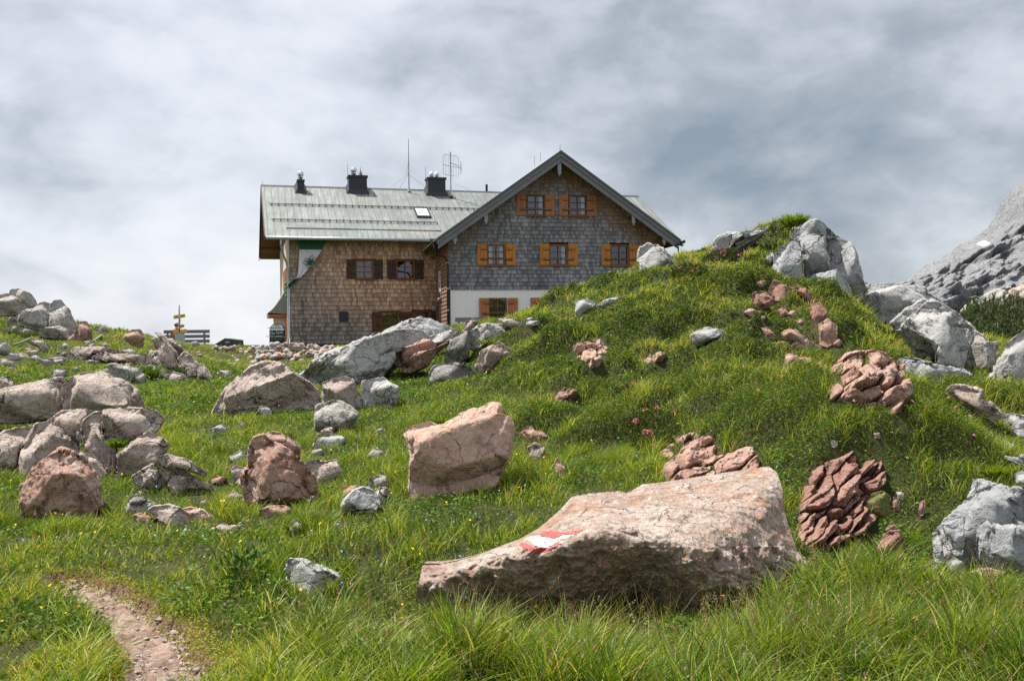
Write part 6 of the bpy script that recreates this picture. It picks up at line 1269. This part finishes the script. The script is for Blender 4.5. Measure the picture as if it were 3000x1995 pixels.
BLADE = leaf_mat('grass_blade'); LEAF = leaf_mat('small_leaf', .25, .6, .2)
# which ground cells carry rock, and which can be seen from around the viewpoint
NF, NRF = 900, 640
rockz = np.full((NF, NRF), -1e9); rockm = np.full((NF, NRF), 1e9)
def cell_of(V):
    a = np.round((np.degrees(np.arctan2(V[:, 0], V[:, 1]))+34)/68*(NF-1)).astype(int); r = np.round(np.log(np.maximum(np.hypot(V[:, 0], V[:, 1]), 1))/math.log(80)*(NRF-1)).astype(int)
    ok = (a >= 0) & (a < NF) & (r >= 0) & (r < NRF); return a[ok], r[ok], V[ok, 2]
for V in ROCKV:
    a, r, z = cell_of(V); np.maximum.at(rockz, (a, r), z); np.minimum.at(rockm, (a, r), z)
g_ = ZF; over = (rockz > g_+0.02) & (rockm < g_+.12)       # stone that really stands in the ground, not its overhang
for V in ROCKF:
    a, r, z = cell_of(V); k = z > g_[a, r]+.01; over[a[k], r[k]] = True
def dil(m, da, dr):
    o = m.copy()
    for k in range(1, da+1): o[k:] |= m[:-k]; o[:-k] |= m[k:]
    m2 = o.copy()
    for k in range(1, dr+1): o[:, k:] |= m2[:, :-k]; o[:, :-k] |= m2[:, k:]
    return o
over = dil(over, 1, 0)
infront = np.zeros_like(over, dtype=float)                 # turf is grazed short right in front of stones
for k in range(1, 13): infront[:, :-k] = np.maximum(infront[:, :-k], over[:, k:]*(1-k/14))
RFg, AFg = np.meshgrid(R_F, np.radians(A_F)); XF, YF = RFg*np.sin(AFg), RFg*np.cos(AFg)
elev = (ZF-CAM[2])/RFg; mxe = np.maximum.accumulate(elev, 1); vis = (elev > mxe-0.012-0.25/RFg) & (np.abs(np.degrees(AFg)) < 33.8) & (RFg > 3.6) & (RFg < 62)
PDF = GPD.reshape(NA, NR)[F0:F0+900, 3:3+640]
hutmask = np.zeros_like(over)
for (o_, u_, v_, a0, a1, d0, d1) in ((P0[:2], U1, V1, -.1, GWID+.1, -.1, 12), (Q0, U2, V2, -LW-.6, .5, -.15, 11)):
    qx, qy = XF-o_[0], YF-o_[1]; aa = qx*u_[0]+qy*u_[1]; dd_ = qx*v_[0]+qy*v_[1]; hutmask |= (aa > a0) & (aa < a1) & (dd_ > d0) & (dd_ < d1)
ok0 = vis & ~over & ~hutmask & (PDF > 0.015)
nflat = lambda sc, off, o=3: fbm(p2(XF.ravel(), YF.ravel(), sc, off), o).reshape(XF.shape)
N_A = nflat(.9, 5.0); N_B = nflat(2.6, 12.0); N_C = nflat(.33, 31.0)
N_D = nflat(5.5, 61.0, 2); N_E = nflat(1.7, 91.0, 3)
CLUMP = np.clip(.5+1.0*N_D*(RFg < 14)+.9*N_E, 0, 1.4)
area = RFg*RFg*(R_F[1]/R_F[0]-1)*R(68/899)
def blob(px, py, rad, Y=None):
    Y = Y or hit(px, py); P = at(px, py, Y); return np.exp(-((XF-P[0])**2+(YF-P[1])**2)/(2*rad*rad))
# character of the turf (0..1 maps): long lush grass, short trodden turf, dry straw tone, dark shrub mats
NEARB = np.clip(blob(1500, 1830, .35, 5.7)+blob(1800, 1830, .35, 5.7)+blob(1300, 1800, .3, 5.8)+blob(2050, 1800, .3, 5.8), 0, 1)
LUSH = np.clip(blob(1250, 1930, .5)+blob(1450, 1960, .6)+blob(2000, 1980, .8)+blob(2500, 1950, .8)+blob(2850, 1950, .7)+blob(1100, 1750, .4)*.6+blob(2250, 1820, .4)+blob(200, 1850, .22)*.6+blob(270, 1960, .25)*.8, 0, 1)
SHORT = np.clip(blob(30, 1960, .45)+blob(600, 1960, .25)*.9+blob(450, 1750, .3)*.8+blob(560, 1850, .25)*.8+blob(800, 1050, 3)*.8+blob(330, 1660, .35)*.6+blob(700, 1990, .25), 0, 1)
KNOLL = sstep(.45, 1.3, ZF)*sstep(-1.5, 1.5, XF)
MAT_N = sstep(.12, .34, N_A+.35*N_B)*KNOLL
MAT_X = np.clip(sum(blob(a, c, r_) for a, c, r_ in ((2020, 1130, .7), (1950, 1030, .8), (2250, 880, .8), (2180, 790, .7), (2440, 790, .6), (2330, 700, .9), (2400, 1150, .6), (2500, 1190, .7), (2300, 1180, .5), (2650, 1040, .6), (1650, 1170, .5), (1350, 890, .9), (1310, 870, .6), (1990, 1270, .5), (2140, 1240, .6), (2620, 1290, .5), (2720, 1390, .5), (2500, 1320, .5), (1560, 1380, .4), (1700, 1050, .6), (2000, 900, .6), (1450, 1090, .5), (2880, 1220, .7), (2960, 1240, .6), (2650, 930, .5))), 0, 1)
HM = hummocks(XF.ravel(), YF.ravel())[1].reshape(XF.shape); SHRUB = np.clip(MAT_N*.15+MAT_X*.25+.75*HM*(.4+.6*sstep(-.3, .3, N_B)), 0, 1)
def sample(n, wgt):
    w = np.where(ok0, area*wgt, 0).ravel(); c = np.cumsum(w); i = np.searchsorted(c, rng.random(n)*c[-1]); i = np.minimum(i, w.size-1)
    ai, ri = np.unravel_index(i, ok0.shape); a = AFg[ai, 0]+(rng.random(n)-.5)*R(68/899); r = R_F[ri]*(R_F[1]/R_F[0])**(rng.random(n)-.5)
    return r*np.sin(a), r*np.cos(a), r, (ai, ri)
def pal(t, stops):
    xs = [s[0] for s in stops]; return np.stack([np.interp(t, xs, [s[1][k] for s in stops]) for k in range(3)], 1)
GREEN = [(0, (.040, .088, .010)), (.25, (.105, .185, .014)), (.5, (.215, .305, .022)), (.75, (.355, .40, .042)), (.92, (.48, .46, .11)), (1, (.56, .47, .19))]
def blades(name, n, wgt, hfun, wfun, seg, lean, label, cat, colfun, tipw=.12, curl=1.0, mat=None):
    x, y, r, ij = sample(n, wgt); z = ground(x, y)-.012; h = hfun(ij, r, n); w = wfun(r, n)
    ph = rng.random(n)*6.2832; dx, dy = np.cos(ph), np.sin(ph)                    # lean direction, mostly with the wind (right)
    dx = dx*.95+.22; dy = dy*.95-.06; ln = np.abs(lean*(.55+.7*rng.random(n)))
    fa = rng.random(n)*6.2832; sx, sy = np.cos(fa), np.sin(fa)*.5
    k = seg+1; t = np.linspace(0, 1, k); V = np.empty((n, 2*seg+1, 3)); 
    for i in range(k):
        bend = ln*h*t[i]**1.8*curl; zz = h*t[i]*(1-.30*np.minimum(ln, 1.6)*t[i]**1.5); ww = w*(1-t[i]**1.4*(1-tipw))*(.75 if i == 0 else 1)
        cx = x+dx*bend; cy_ = y+dy*bend
        if i < seg:
            V[:, 2*i] = np.stack([cx-sx*ww/2, cy_-sy*ww/2, z+zz], 1); V[:, 2*i+1] = np.stack([cx+sx*ww/2, cy_+sy*ww/2, z+zz], 1)
        else: V[:, 2*seg] = np.stack([cx, cy_, z+zz], 1)
    m = 2*seg+1; base = (np.arange(n)*m)[:, None]; qs = [base+np.array([[2*i, 2*i+1, 2*i+3, 2*i+2]]) for i in range(seg-1)]; tr = base+np.array([[2*seg-2, 2*seg-1, 2*seg]])
    c = colfun(ij, r, n, x, y); C = np.repeat(c[:, None, :], m, 1).reshape(-1, 3)
    return mesh_np(name, V.reshape(-1, 3), [np.concatenate(qs) if qs else np.zeros((0, 4), int), tr], mat or BLADE, None, True, None, C), label, cat
def gcolor(ij, r, n, x, y):
    t = .40+.16*N_C[ij]+.16*N_A[ij]+.16*(CLUMP[ij]-.5)+.22*KNOLL[ij]+.22*SHORT[ij]-.14*LUSH[ij]-.07*(1-KNOLL[ij])*(1-SHORT[ij])+rng.normal(size=n)*.19
    t = np.where(rng.random(n) < .07+.10*SHORT[ij], .93+.1*rng.random(n), t); c = pal(np.clip(t, 0, 1), GREEN)
    warm = (rng.random(n) < .02+.05*KNOLL[ij]*(N_A[ij] > .1))
    c[warm] = c[warm]*np.array([1.5, .75, .7]); return c*(1+rng.normal(size=n)*.12)[:, None]
def hbase(ij, r, n):
    h = (.13+.10*LUSH[ij]-.095*SHORT[ij])*(.45+1.0*CLUMP[ij]); h = np.clip(h, .03, .5)*(.5+.75*rng.random(n)); h *= 1-.45*infront[ij]*(r > 5.3); h *= np.where(PDF[ij] < .12, .6, 1)*(1-.6*NEARB[ij]); return np.clip(h*np.where(r > 9.5, 1.05+.25*KNOLL[ij], 1), .03, .6)
near = (RFg < 9.5)*1.0; far = (RFg >= 9.0)*1.0
def stuff(t): return tag(t[0], t[1], t[2], kind='stuff')
stuff(blades('grass', 80000, near*(.55+LUSH)*(.2+1.0*CLUMP)/np.maximum(RFg, 4)**1.5, hbase, lambda r, n: (.0070+.0068*rng.random(n)), 4, .62, 'grass and longer blades covering the near meadow', 'grass', gcolor))
stuff(blades('grass', 380000, far*(1-.35*SHRUB)*(.2+1.0*CLUMP)/np.maximum(RFg, 4)**1.75, hbase, lambda r, n: np.maximum(.006, .00085*r)*(.6+.7*rng.random(n)), 2, .7, 'grass turf covering the knoll and the farther meadow', 'grass', gcolor))
# long arching blades in the foreground
def hlong(ij, r, n): return (1-.6*NEARB[ij])*(.11+.17*LUSH[ij])*(.6+.7*rng.random(n))
def clong(ij, r, n, x, y): return pal(np.clip(.46+.18*N_B[ij]+rng.normal(size=n)*.16, 0, 1), GREEN)*1.12
stuff(blades('long_grass', 11000, near*np.maximum(LUSH-.12, 0)**1.5*(.3+CLUMP)/np.maximum(RFg, 4), hlong, lambda r, n: .0075+.006*rng.random(n), 6, 1.15, 'long arching grass blades in front of the painted boulder', 'grass', clong))
# flowering stems
def cstem(ij, r, n, x, y): return pal(rng.random(n), [(0, (.16, .17, .05)), (.6, (.26, .20, .09)), (1, (.22, .10, .06))])
stuff(blades('grass_stems', 5000, (RFg < 16)*(.25+LUSH+.5*blob(600, 1580, 1.0))/np.maximum(RFg, 4)**1.3, lambda ij, r, n: (.22+.22*LUSH[ij])*(.6+.6*rng.random(n))*(1-.7*infront[ij]), lambda r, n: np.maximum(.0016, .0004*r)*np.ones(n), 4, .5, 'thin straw coloured grass stems standing above the turf', 'grass', cstem, tipw=.7))
def seed_heads():
    n = 420; x, y, r, ij = sample(n, (RFg < 9)*(.15+LUSH+.5*blob(600, 1580, .8))/np.maximum(RFg, 4)**1.3); m = 16; h = (.22+.20*LUSH[ij])*(.7+.6*rng.random(n))*(1-.4*NEARB[ij]); ph = rng.random(n)*6.28; ln = .25+.35*rng.random(n)
    t = .72+.28*rng.random((n, m)); bend = (ln*h)[:, None]*t**1.8; cx = x[:, None]+np.cos(ph)[:, None]*bend; cy_ = y[:, None]+np.sin(ph)[:, None]*bend; z = (ground(x, y)[:, None]+h[:, None]*t*(1-.15*t)); sp = .010*(1.1-t)*3
    P = np.stack([cx+rng.normal(size=(n, m))*sp, cy_+rng.normal(size=(n, m))*sp, z], 2).reshape(-1, 3); N_ = len(P); d = rng.normal(size=(N_, 3))*.5; d[:, 2] += .8; d /= np.linalg.norm(d, axis=1)[:, None]; e = np.cross(d, rng.normal(size=(N_, 3))); e /= np.linalg.norm(e, axis=1)[:, None]; s = .008
    V = np.stack([P-d*s, P+e*s*.35, P+d*s, P-e*s*.35], 1).reshape(-1, 3); c = np.repeat(pal(rng.random(n), [(0, (.34, .24, .13)), (.5, (.26, .13, .08)), (1, (.42, .36, .22))]), 4*m, 0)
    st = np.stack([np.stack([x-.0011, y, ground(x, y)], 1), np.stack([x+.0011, y, ground(x, y)], 1), np.stack([x+np.cos(ph)*ln*h*.28, y+np.sin(ph)*ln*h*.28, ground(x, y)+h*.46], 1)+np.array([.0011, 0, 0]), np.stack([x+np.cos(ph)*ln*h*.28, y+np.sin(ph)*ln*h*.28, ground(x, y)+h*.46], 1)-np.array([.0011, 0, 0]), np.stack([x+np.cos(ph)*ln*h*.85, y+np.sin(ph)*ln*h*.85, ground(x, y)+h*.88], 1)], 1).reshape(-1, 3)
    b = (np.arange(n)*5)[:, None]+N_*4; mesh = mesh_np('grass_seed_heads', np.concatenate([V, st]), [(np.arange(N_)*4)[:, None]+np.arange(4)[None], b+np.array([[0, 1, 2, 3]]), b+np.array([[3, 2, 4]])], LEAF, None, False, None, np.concatenate([c, np.tile([.24, .25, .08], (len(st), 1))])); tag(mesh, 'brownish feathery seed heads nodding above the foreground grass', 'grass', kind='stuff')
seed_heads()
# small leaved ground cover: low shrub mats and herbs
def leaves(name, n, wgt, hmax, size, colfun, label, cat, flat=.5, mat=None, kind='stuff', clump=None):
    x, y, r, ij = sample(n, wgt); hh = hmax(ij, r, n); z = ground(x, y)+hh*rng.random(n)**.7; s = size(r, n)
    d = rng.normal(size=(n, 3)); d[:, 2] *= flat; d /= np.linalg.norm(d, axis=1)[:, None]; e = np.cross(d, rng.normal(size=(n, 3))); e /= np.linalg.norm(e, axis=1)[:, None]
    P = np.stack([x, y, z], 1); V = np.stack([P-d*s[:, None], P+e*s[:, None]*.42, P+d*s[:, None], P-e*s[:, None]*.42], 1).reshape(-1, 3); c = np.repeat(colfun(ij, r, n, x, y), 4, 0)
    o = mesh_np(name, V, [(np.arange(n)*4)[:, None]+np.arange(4)[None]], mat or LEAF, None, False, None, c); return tag(o, label, cat, kind=kind)
def cshrub(ij, r, n, x, y): return pal(np.clip(.30+.22*N_B[ij]+.2*N_C[ij]+rng.normal(size=n)*.2, 0, 1), [(0, (.035, .062, .010)), (.4, (.09, .145, .018)), (.7, (.17, .225, .03)), (.93, (.26, .29, .05)), (1, (.25, .14, .06))])
leaves('shrub_mat', 240000, SHRUB*(RFg > 7)/np.maximum(RFg, 4)**1.6, lambda ij, r, n: (.03+.15*SHRUB[ij]**1.3)*(1-.6*infront[ij]), lambda r, n: np.maximum(.010, .0011*r)*(.7+.6*rng.random(n)), cshrub, 'low dark green dwarf shrub mats spread over the knoll', 'ground cover')
HERB = np.clip(sstep(.1, .4, -N_A+.3*N_B)*(XF < 3)*(RFg > 4.5)+.25, 0, 1)*(1-SHORT)
def cherb(ij, r, n, x, y): return pal(np.clip(.45+rng.normal(size=n)*.25, 0, 1), [(0, (.045, .10, .014)), (.5, (.10, .19, .024)), (1, (.22, .30, .05))])
leaves('meadow_herbs', 130000, HERB*(RFg < 26)/np.maximum(RFg, 4)**1.5, lambda ij, r, n: .12*np.ones(n)*(1-.7*infront[ij]), lambda r, n: np.maximum(.016, .0015*r)*(.6+.8*rng.random(n)), cherb, 'leafy green herbs growing among the meadow grass', 'herbs', flat=.35)
# moss and dry fluff at the path edge
EDGE = ((PDF < .16) & (PDF > -.04))*(RFg < 9.5); ok_s = ok0; ok0 = vis & ~over & (PDF > -.05)
leaves('moss', 14000, EDGE*1.0/np.maximum(RFg, 4), lambda ij, r, n: .02*np.ones(n), lambda r, n: .006+.005*rng.random(n), lambda ij, r, n, x, y: pal(rng.random(n), [(0, (.16, .20, .02)), (.5, (.32, .34, .04)), (1, (.42, .34, .08))]), 'yellow green moss along the edges of the footpath', 'moss')
ok0 = ok_s
def gravel():
    global ok0
    keep = ok0; ok0 = vis & (PDF < -.0) & (PDF > -.3) & (RFg < 9.5); n = 700; x, y, r, ij = sample(n, 1/np.maximum(RFg, 4)*(1+3*sstep(-.06, 0, PDF))); ok0 = keep; z = ground(x, y); V0, Fc = ico(1); s = .005+.018*rng.random(n)**3
    S = s[:, None]*np.stack([.8+.6*rng.random(n), .8+.6*rng.random(n), .5+.3*rng.random(n)], 1); V = V0[None]*S[:, None]*(1+.25*rng.normal(size=(n, len(V0), 1)))+np.stack([x, y, z], 1)[:, None]
    tag(mesh_np('gravel', V.reshape(-1, 3), [(np.arange(n)*len(V0))[:, None, None]+Fc[None]][0].reshape(-1, 3)[None][0:1] if 0 else [((np.arange(n)*len(V0))[:, None, None]+Fc[None]).reshape(-1, 3)], MAT['pinkgrey'], None, False), 'loose gravel lying on the footpath', 'gravel', kind='stuff')
gravel()
# wild flowers: tiny discs
def flowers(n, wgt, col, size, hgt, label):
    x, y, r, ij = sample(n, wgt); z = ground(x, y)+hgt*(.7+.5*rng.random(n)); s = size*(.7+.6*rng.random(n))*np.maximum(1, r/14); k = 6; an = np.arange(k)/k*6.2832; V = np.empty((n, k+1, 3)); tx, ty = rng.normal(size=n)*.4, rng.normal(size=n)*.4-.5
    V[:, 0] = np.stack([x, y, z+s*.2], 1)
    for i in range(k):
        rr = s*(1 if i % 2 else .62); a_, b_ = rr*math.cos(an[i]), rr*math.sin(an[i]); V[:, i+1] = np.stack([x+a_, y+b_*.8, z+a_*tx-b_*ty], 1)
    Fq = (np.arange(n)*(k+1))[:, None, None]+np.array([[0, i+1, (i+1) % k+1] for i in range(k)])[None]; c = np.repeat(np.array(col)[None]*(1+.2*rng.normal(size=(n, 1))), k+1, 0)
    tag(mesh_np('wildflowers', V.reshape(-1, 3), [Fq.reshape(-1, 3)], LEAF, None, False, None, np.clip(c, 0, 1)), label, 'flowers', kind='stuff')
MEAD = (XF < 2.0)*(RFg > 5.5)*(RFg < 24)*(1-SHORT)/np.maximum(RFg, 4)**1.2
flowers(330, MEAD, (.80, .52, .02), .011, .15, 'tiny yellow wildflowers dotted through the meadow')
flowers(150, MEAD*blob(900, 1430, 2.2), (.36, .45, .75), .010, .12, 'tiny pale blue wildflowers around the meadow boulders')
flowers(60, (RFg > 8)*(RFg < 40)/np.maximum(RFg, 4)**1.2, (.72, .70, .60), .009, .14, 'tiny whitish wildflowers across the slopes')
flowers(110, KNOLL*(blob(2780, 1260, .9)+blob(2000, 1260, .7)+.6*blob(2150, 780, 1.2)+.3*blob(2300, 1290, 1.0))/RFg, (.52, .17, .34), .013, .15, 'tiny pink wildflowers on the knoll flank')
# individual plants
def plant(name, label, cat, px, py, rad, hgt, n, leafs, cols, Y=None, group=None, blossoms=0, up=.5):
    Y = Y or hit(px, py); c = at(px, py, Y); c[2] = float(ground(c[0], c[1])[0]); rt = tag(empty(name, c), label, cat, group); rg = np.random.default_rng(int(px+py))
    u = rg.normal(size=(n, 3)); u /= np.linalg.norm(u, axis=1)[:, None]; u[:, 2] = np.abs(u[:, 2]); lob = 1+.35*fbm(u*2.2+px, 3); P = u*np.array([rad, rad, hgt])*(lob*(.55+.45*rg.random(n)**.5))[:, None]
    d = u*.7+rg.normal(size=(n, 3))*.6; d[:, 2] += up; d /= np.linalg.norm(d, axis=1)[:, None]; e = np.cross(d, rg.normal(size=(n, 3))); e /= np.linalg.norm(e, axis=1)[:, None]; s = leafs*(.6+.8*rg.random(n))
    V = np.stack([P, P+d*s[:, None]*.5+e*s[:, None]*.2, P+d*s[:, None], P+d*s[:, None]*.5-e*s[:, None]*.2], 1).reshape(-1, 3); cc = np.repeat(pal(rg.random(n), cols), 4, 0)
    mesh_np('foliage', V, [(np.arange(n)*4)[:, None]+np.arange(4)[None]], LEAF, rt, False, None, cc)
    b = WB((0, 0))
    for k in range(7):
        v = u[k]*np.array([rad, rad, hgt])*.8; b.tube([(0, 0, -.05), tuple(v*.5+np.array([0, 0, .02])), tuple(v)], .006+.01*rad, 5, r1=.002)
    o = mesh_np('stem', np.concatenate(b.V), [np.array(b.F4), np.array(b.F3)], BEAM, rt)
    for k in range(blossoms):
        th = 6.28*rg.random(); f_ = rg.random()**.5; p = np.array([rad*f_*math.cos(th), rad*f_*math.sin(th), hgt*(1.02-.5*f_*f_)]); q_ = 26; uu = rg.normal(size=(q_, 3)); uu /= np.linalg.norm(uu, axis=1)[:, None]; s_ = .024*max(1, Y/11); ee = np.cross(uu, rg.normal(size=(q_, 3))); W = p+uu*s_
        V = np.stack([W-ee*s_*.5, W+uu*s_*.6, W+ee*s_*.5], 1).reshape(-1, 3); mesh_np('blossom', V, [np.arange(q_*3).reshape(-1, 3)], LEAF, rt, False, None, np.repeat(pal(rg.random(q_), [(0, (.55, .12, .20)), (1, (.72, .30, .40))]), 3, 0))
    return rt
DKG = [(0, (.02, .045, .01)), (.6, (.06, .10, .016)), (1, (.12, .15, .03))]; BRG = [(0, (.06, .12, .015)), (.6, (.13, .22, .03)), (1, (.20, .28, .06))]
for px, py, r_, nb, lab in ((1845, 1165, .22, 3, 'alpenrose shrub with few pink blossoms, highest of those right of centre on the grassy knoll'), (1925, 1262, .34, 6, 'broad alpenrose shrub with pink blossoms, above the red broken rocks'), (1905, 1308, .26, 4, 'pink blossoming alpenrose shrub touching the red broken rocks'), (2120, 772, .45, 5, 'alpenrose shrub with red blossoms below the smooth pale slab'), (2020, 815, .45, 5, 'dusky alpenrose shrub on the knoll crest left of the pale slab')):
    plant('alpenrose', lab, 'alpenrose', px, py, r_, r_*.7, 1500, .035 if py > 1000 else .06, DKG, group='alpenrose shrubs on the knoll', blossoms=nb)
plant('bush', 'bright green bush growing on top of the white outcrop before the hut', 'bush', 1248, 972, .55, .45, 1600, .10, BRG, Y=27.6, up=.9)
plant('shrub_cushion', 'rounded dark green shrub cushion at the end of the grass below the wide grey outcrop', 'shrub', 2690, 1035, .8, .5, 2500, .07, DKG, up=.5)
plant('herb', 'dark leafy herb with divided leaves standing in the foreground meadow', 'herb', 730, 1730, .12, .26, 190, .055, [(0, (.03, .07, .012)), (1, (.09, .17, .025))], up=.2)
plant('herb', 'small leafy herb left of the dark foreground herb', 'herb', 680, 1690, .08, .17, 110, .045, [(0, (.03, .07, .012)), (1, (.09, .17, .025))], up=.2)
for px, py, r_, h_, Y, lab in ((905, 1565, .28, .22, None, 'shaggy grass tussock below the reddish leaning boulder'), (2325, 650, .5, .35, 24.0, 'grass tuft crowning the top of the knoll beside the tall crag'), (1447, 1006, .45, .3, 21.0, 'shaggy grass cap over the cracked brown rock'), (1300, 1236, .22, .14, 11.5, 'grass tuft growing on the salmon boulder'), (425, 1110, .5, .35, None, 'dark round tussock at the right end of the long slab'), (345, 1300, .14, .12, 11.2, 'grass growing in the cleft of the split boulder'), (2830, 1540, .16, .14, None, 'grass filling the cleft of the split grey outcrop'), (2910, 1395, .2, .1, None, 'bright moss cushion above the split grey outcrop'), (1123, 990, .5, .2, 28.3, 'upper grass tuft on the white outcrop before the hut'), (1030, 1046, .4, .16, 28.2, 'lower grass tuft on the white outcrop before the hut')):
    n = 800; Yp = Y or hit(px, py); c = at(px, py, Yp)
    if Y is None: c[2] = float(ground(c[0], c[1])[0])
    else: c[2] -= h_*.35
    rg = np.random.default_rng(int(px)); th = rg.random(n)*6.2832; rr = r_*.5*np.sqrt(rg.random(n)); bx, by = rr*np.cos(th), rr*np.sin(th); h = h_*(.35+.6*rg.random(n)); ln = .2+.9*rr/r_+.3*rg.random(n); w = np.maximum(.004, .0007*Yp); V = np.empty((n, 5, 3)); sx = rg.normal(size=n); sx = np.sign(sx)*w/2
    ex, ey = np.cos(th+rg.normal(size=n)*.5), np.sin(th+rg.normal(size=n)*.5)
    for i, t in enumerate((0, .55, 1.0)):
        cx = bx+ex*ln*h*t**1.7; cy_ = by+ey*ln*h*t**1.7; z = h*t*(1-.3*ln*t)+(.3*h_*(1-(rr/r_/.5)**2))*.6
        if i < 2: V[:, 2*i] = np.stack([cx-sx, cy_, z], 1); V[:, 2*i+1] = np.stack([cx+sx, cy_, z], 1)
        else: V[:, 4] = np.stack([cx, cy_, z], 1)
    cc = np.repeat(pal(np.clip(.28+rg.normal(size=n)*.25-(.22 if 'dark' in lab else 0)+(.1 if 'bright' in lab else 0), 0, 1), GREEN), 5, 0); bs = (np.arange(n)*5)[:, None]
    tag(mesh_np('tussock', V.reshape(-1, 3), [bs+np.array([[0, 1, 3, 2]]), bs+np.array([[2, 3, 4]])], BLADE, None, True, c, cc), lab, 'tussock')
# dwarf pines: upright bottle-brush shoots
def dwarf_pines():
    rg = np.random.default_rng(3); VV = []; CC = []; n = 0
    for k in range(520):
        px = rg.uniform(2800, 3060); topy = np.interp(px, [2800, 2840, 2880, 2920, 2960, 3060], [960, 900, 915, 908, 900, 880]); py = topy+rg.random()**.8*(1035-topy); Y = 30-(py-topy)*.035+rg.normal()*.4; P = at(px, py, Y); h = rg.uniform(.30, .62); m = 46; t = rg.random(m); th = rg.random(m)*6.2832; r0 = .085*(1-.5*t); ax = np.array([rg.normal()*.15, rg.normal()*.15, 1]); c = P+ax*(t*h)[:, None]
        d = np.stack([np.cos(th), np.sin(th), .9+.0*t], 1); d /= np.linalg.norm(d, axis=1)[:, None]; e = np.stack([-np.sin(th), np.cos(th), 0*t], 1); L = .115
        V = np.stack([c-e*.012, c+e*.012, c+d*L+e*.004], 1).reshape(-1, 3); VV.append(V); g = rg.random()*.5+.25; CC.append(np.repeat(pal(np.clip(g+rg.normal(size=m)*.15+.25*t, 0, 1), [(0, (.012, .030, .012)), (.5, (.030, .060, .018)), (.85, (.06, .09, .025)), (1, (.12, .11, .05))]), 3, 0))
    V = np.concatenate(VV); C = np.concatenate(CC); tag(mesh_np('dwarf_pine_thicket', V, [np.arange(len(V)).reshape(-1, 3)], LEAF, None, False, None, C), 'thicket of dark green dwarf pines behind the pale outcrops', 'dwarf pines', kind='stuff')
    plant('dwarf_pine', 'lone dwarf pine on the pink ridge above the pine thicket', 'dwarf pine', 2985, 862, 1.6, 1.2, 1500, .22, [(0, (.012, .03, .012)), (1, (.05, .075, .025))], Y=52)
dwarf_pines()
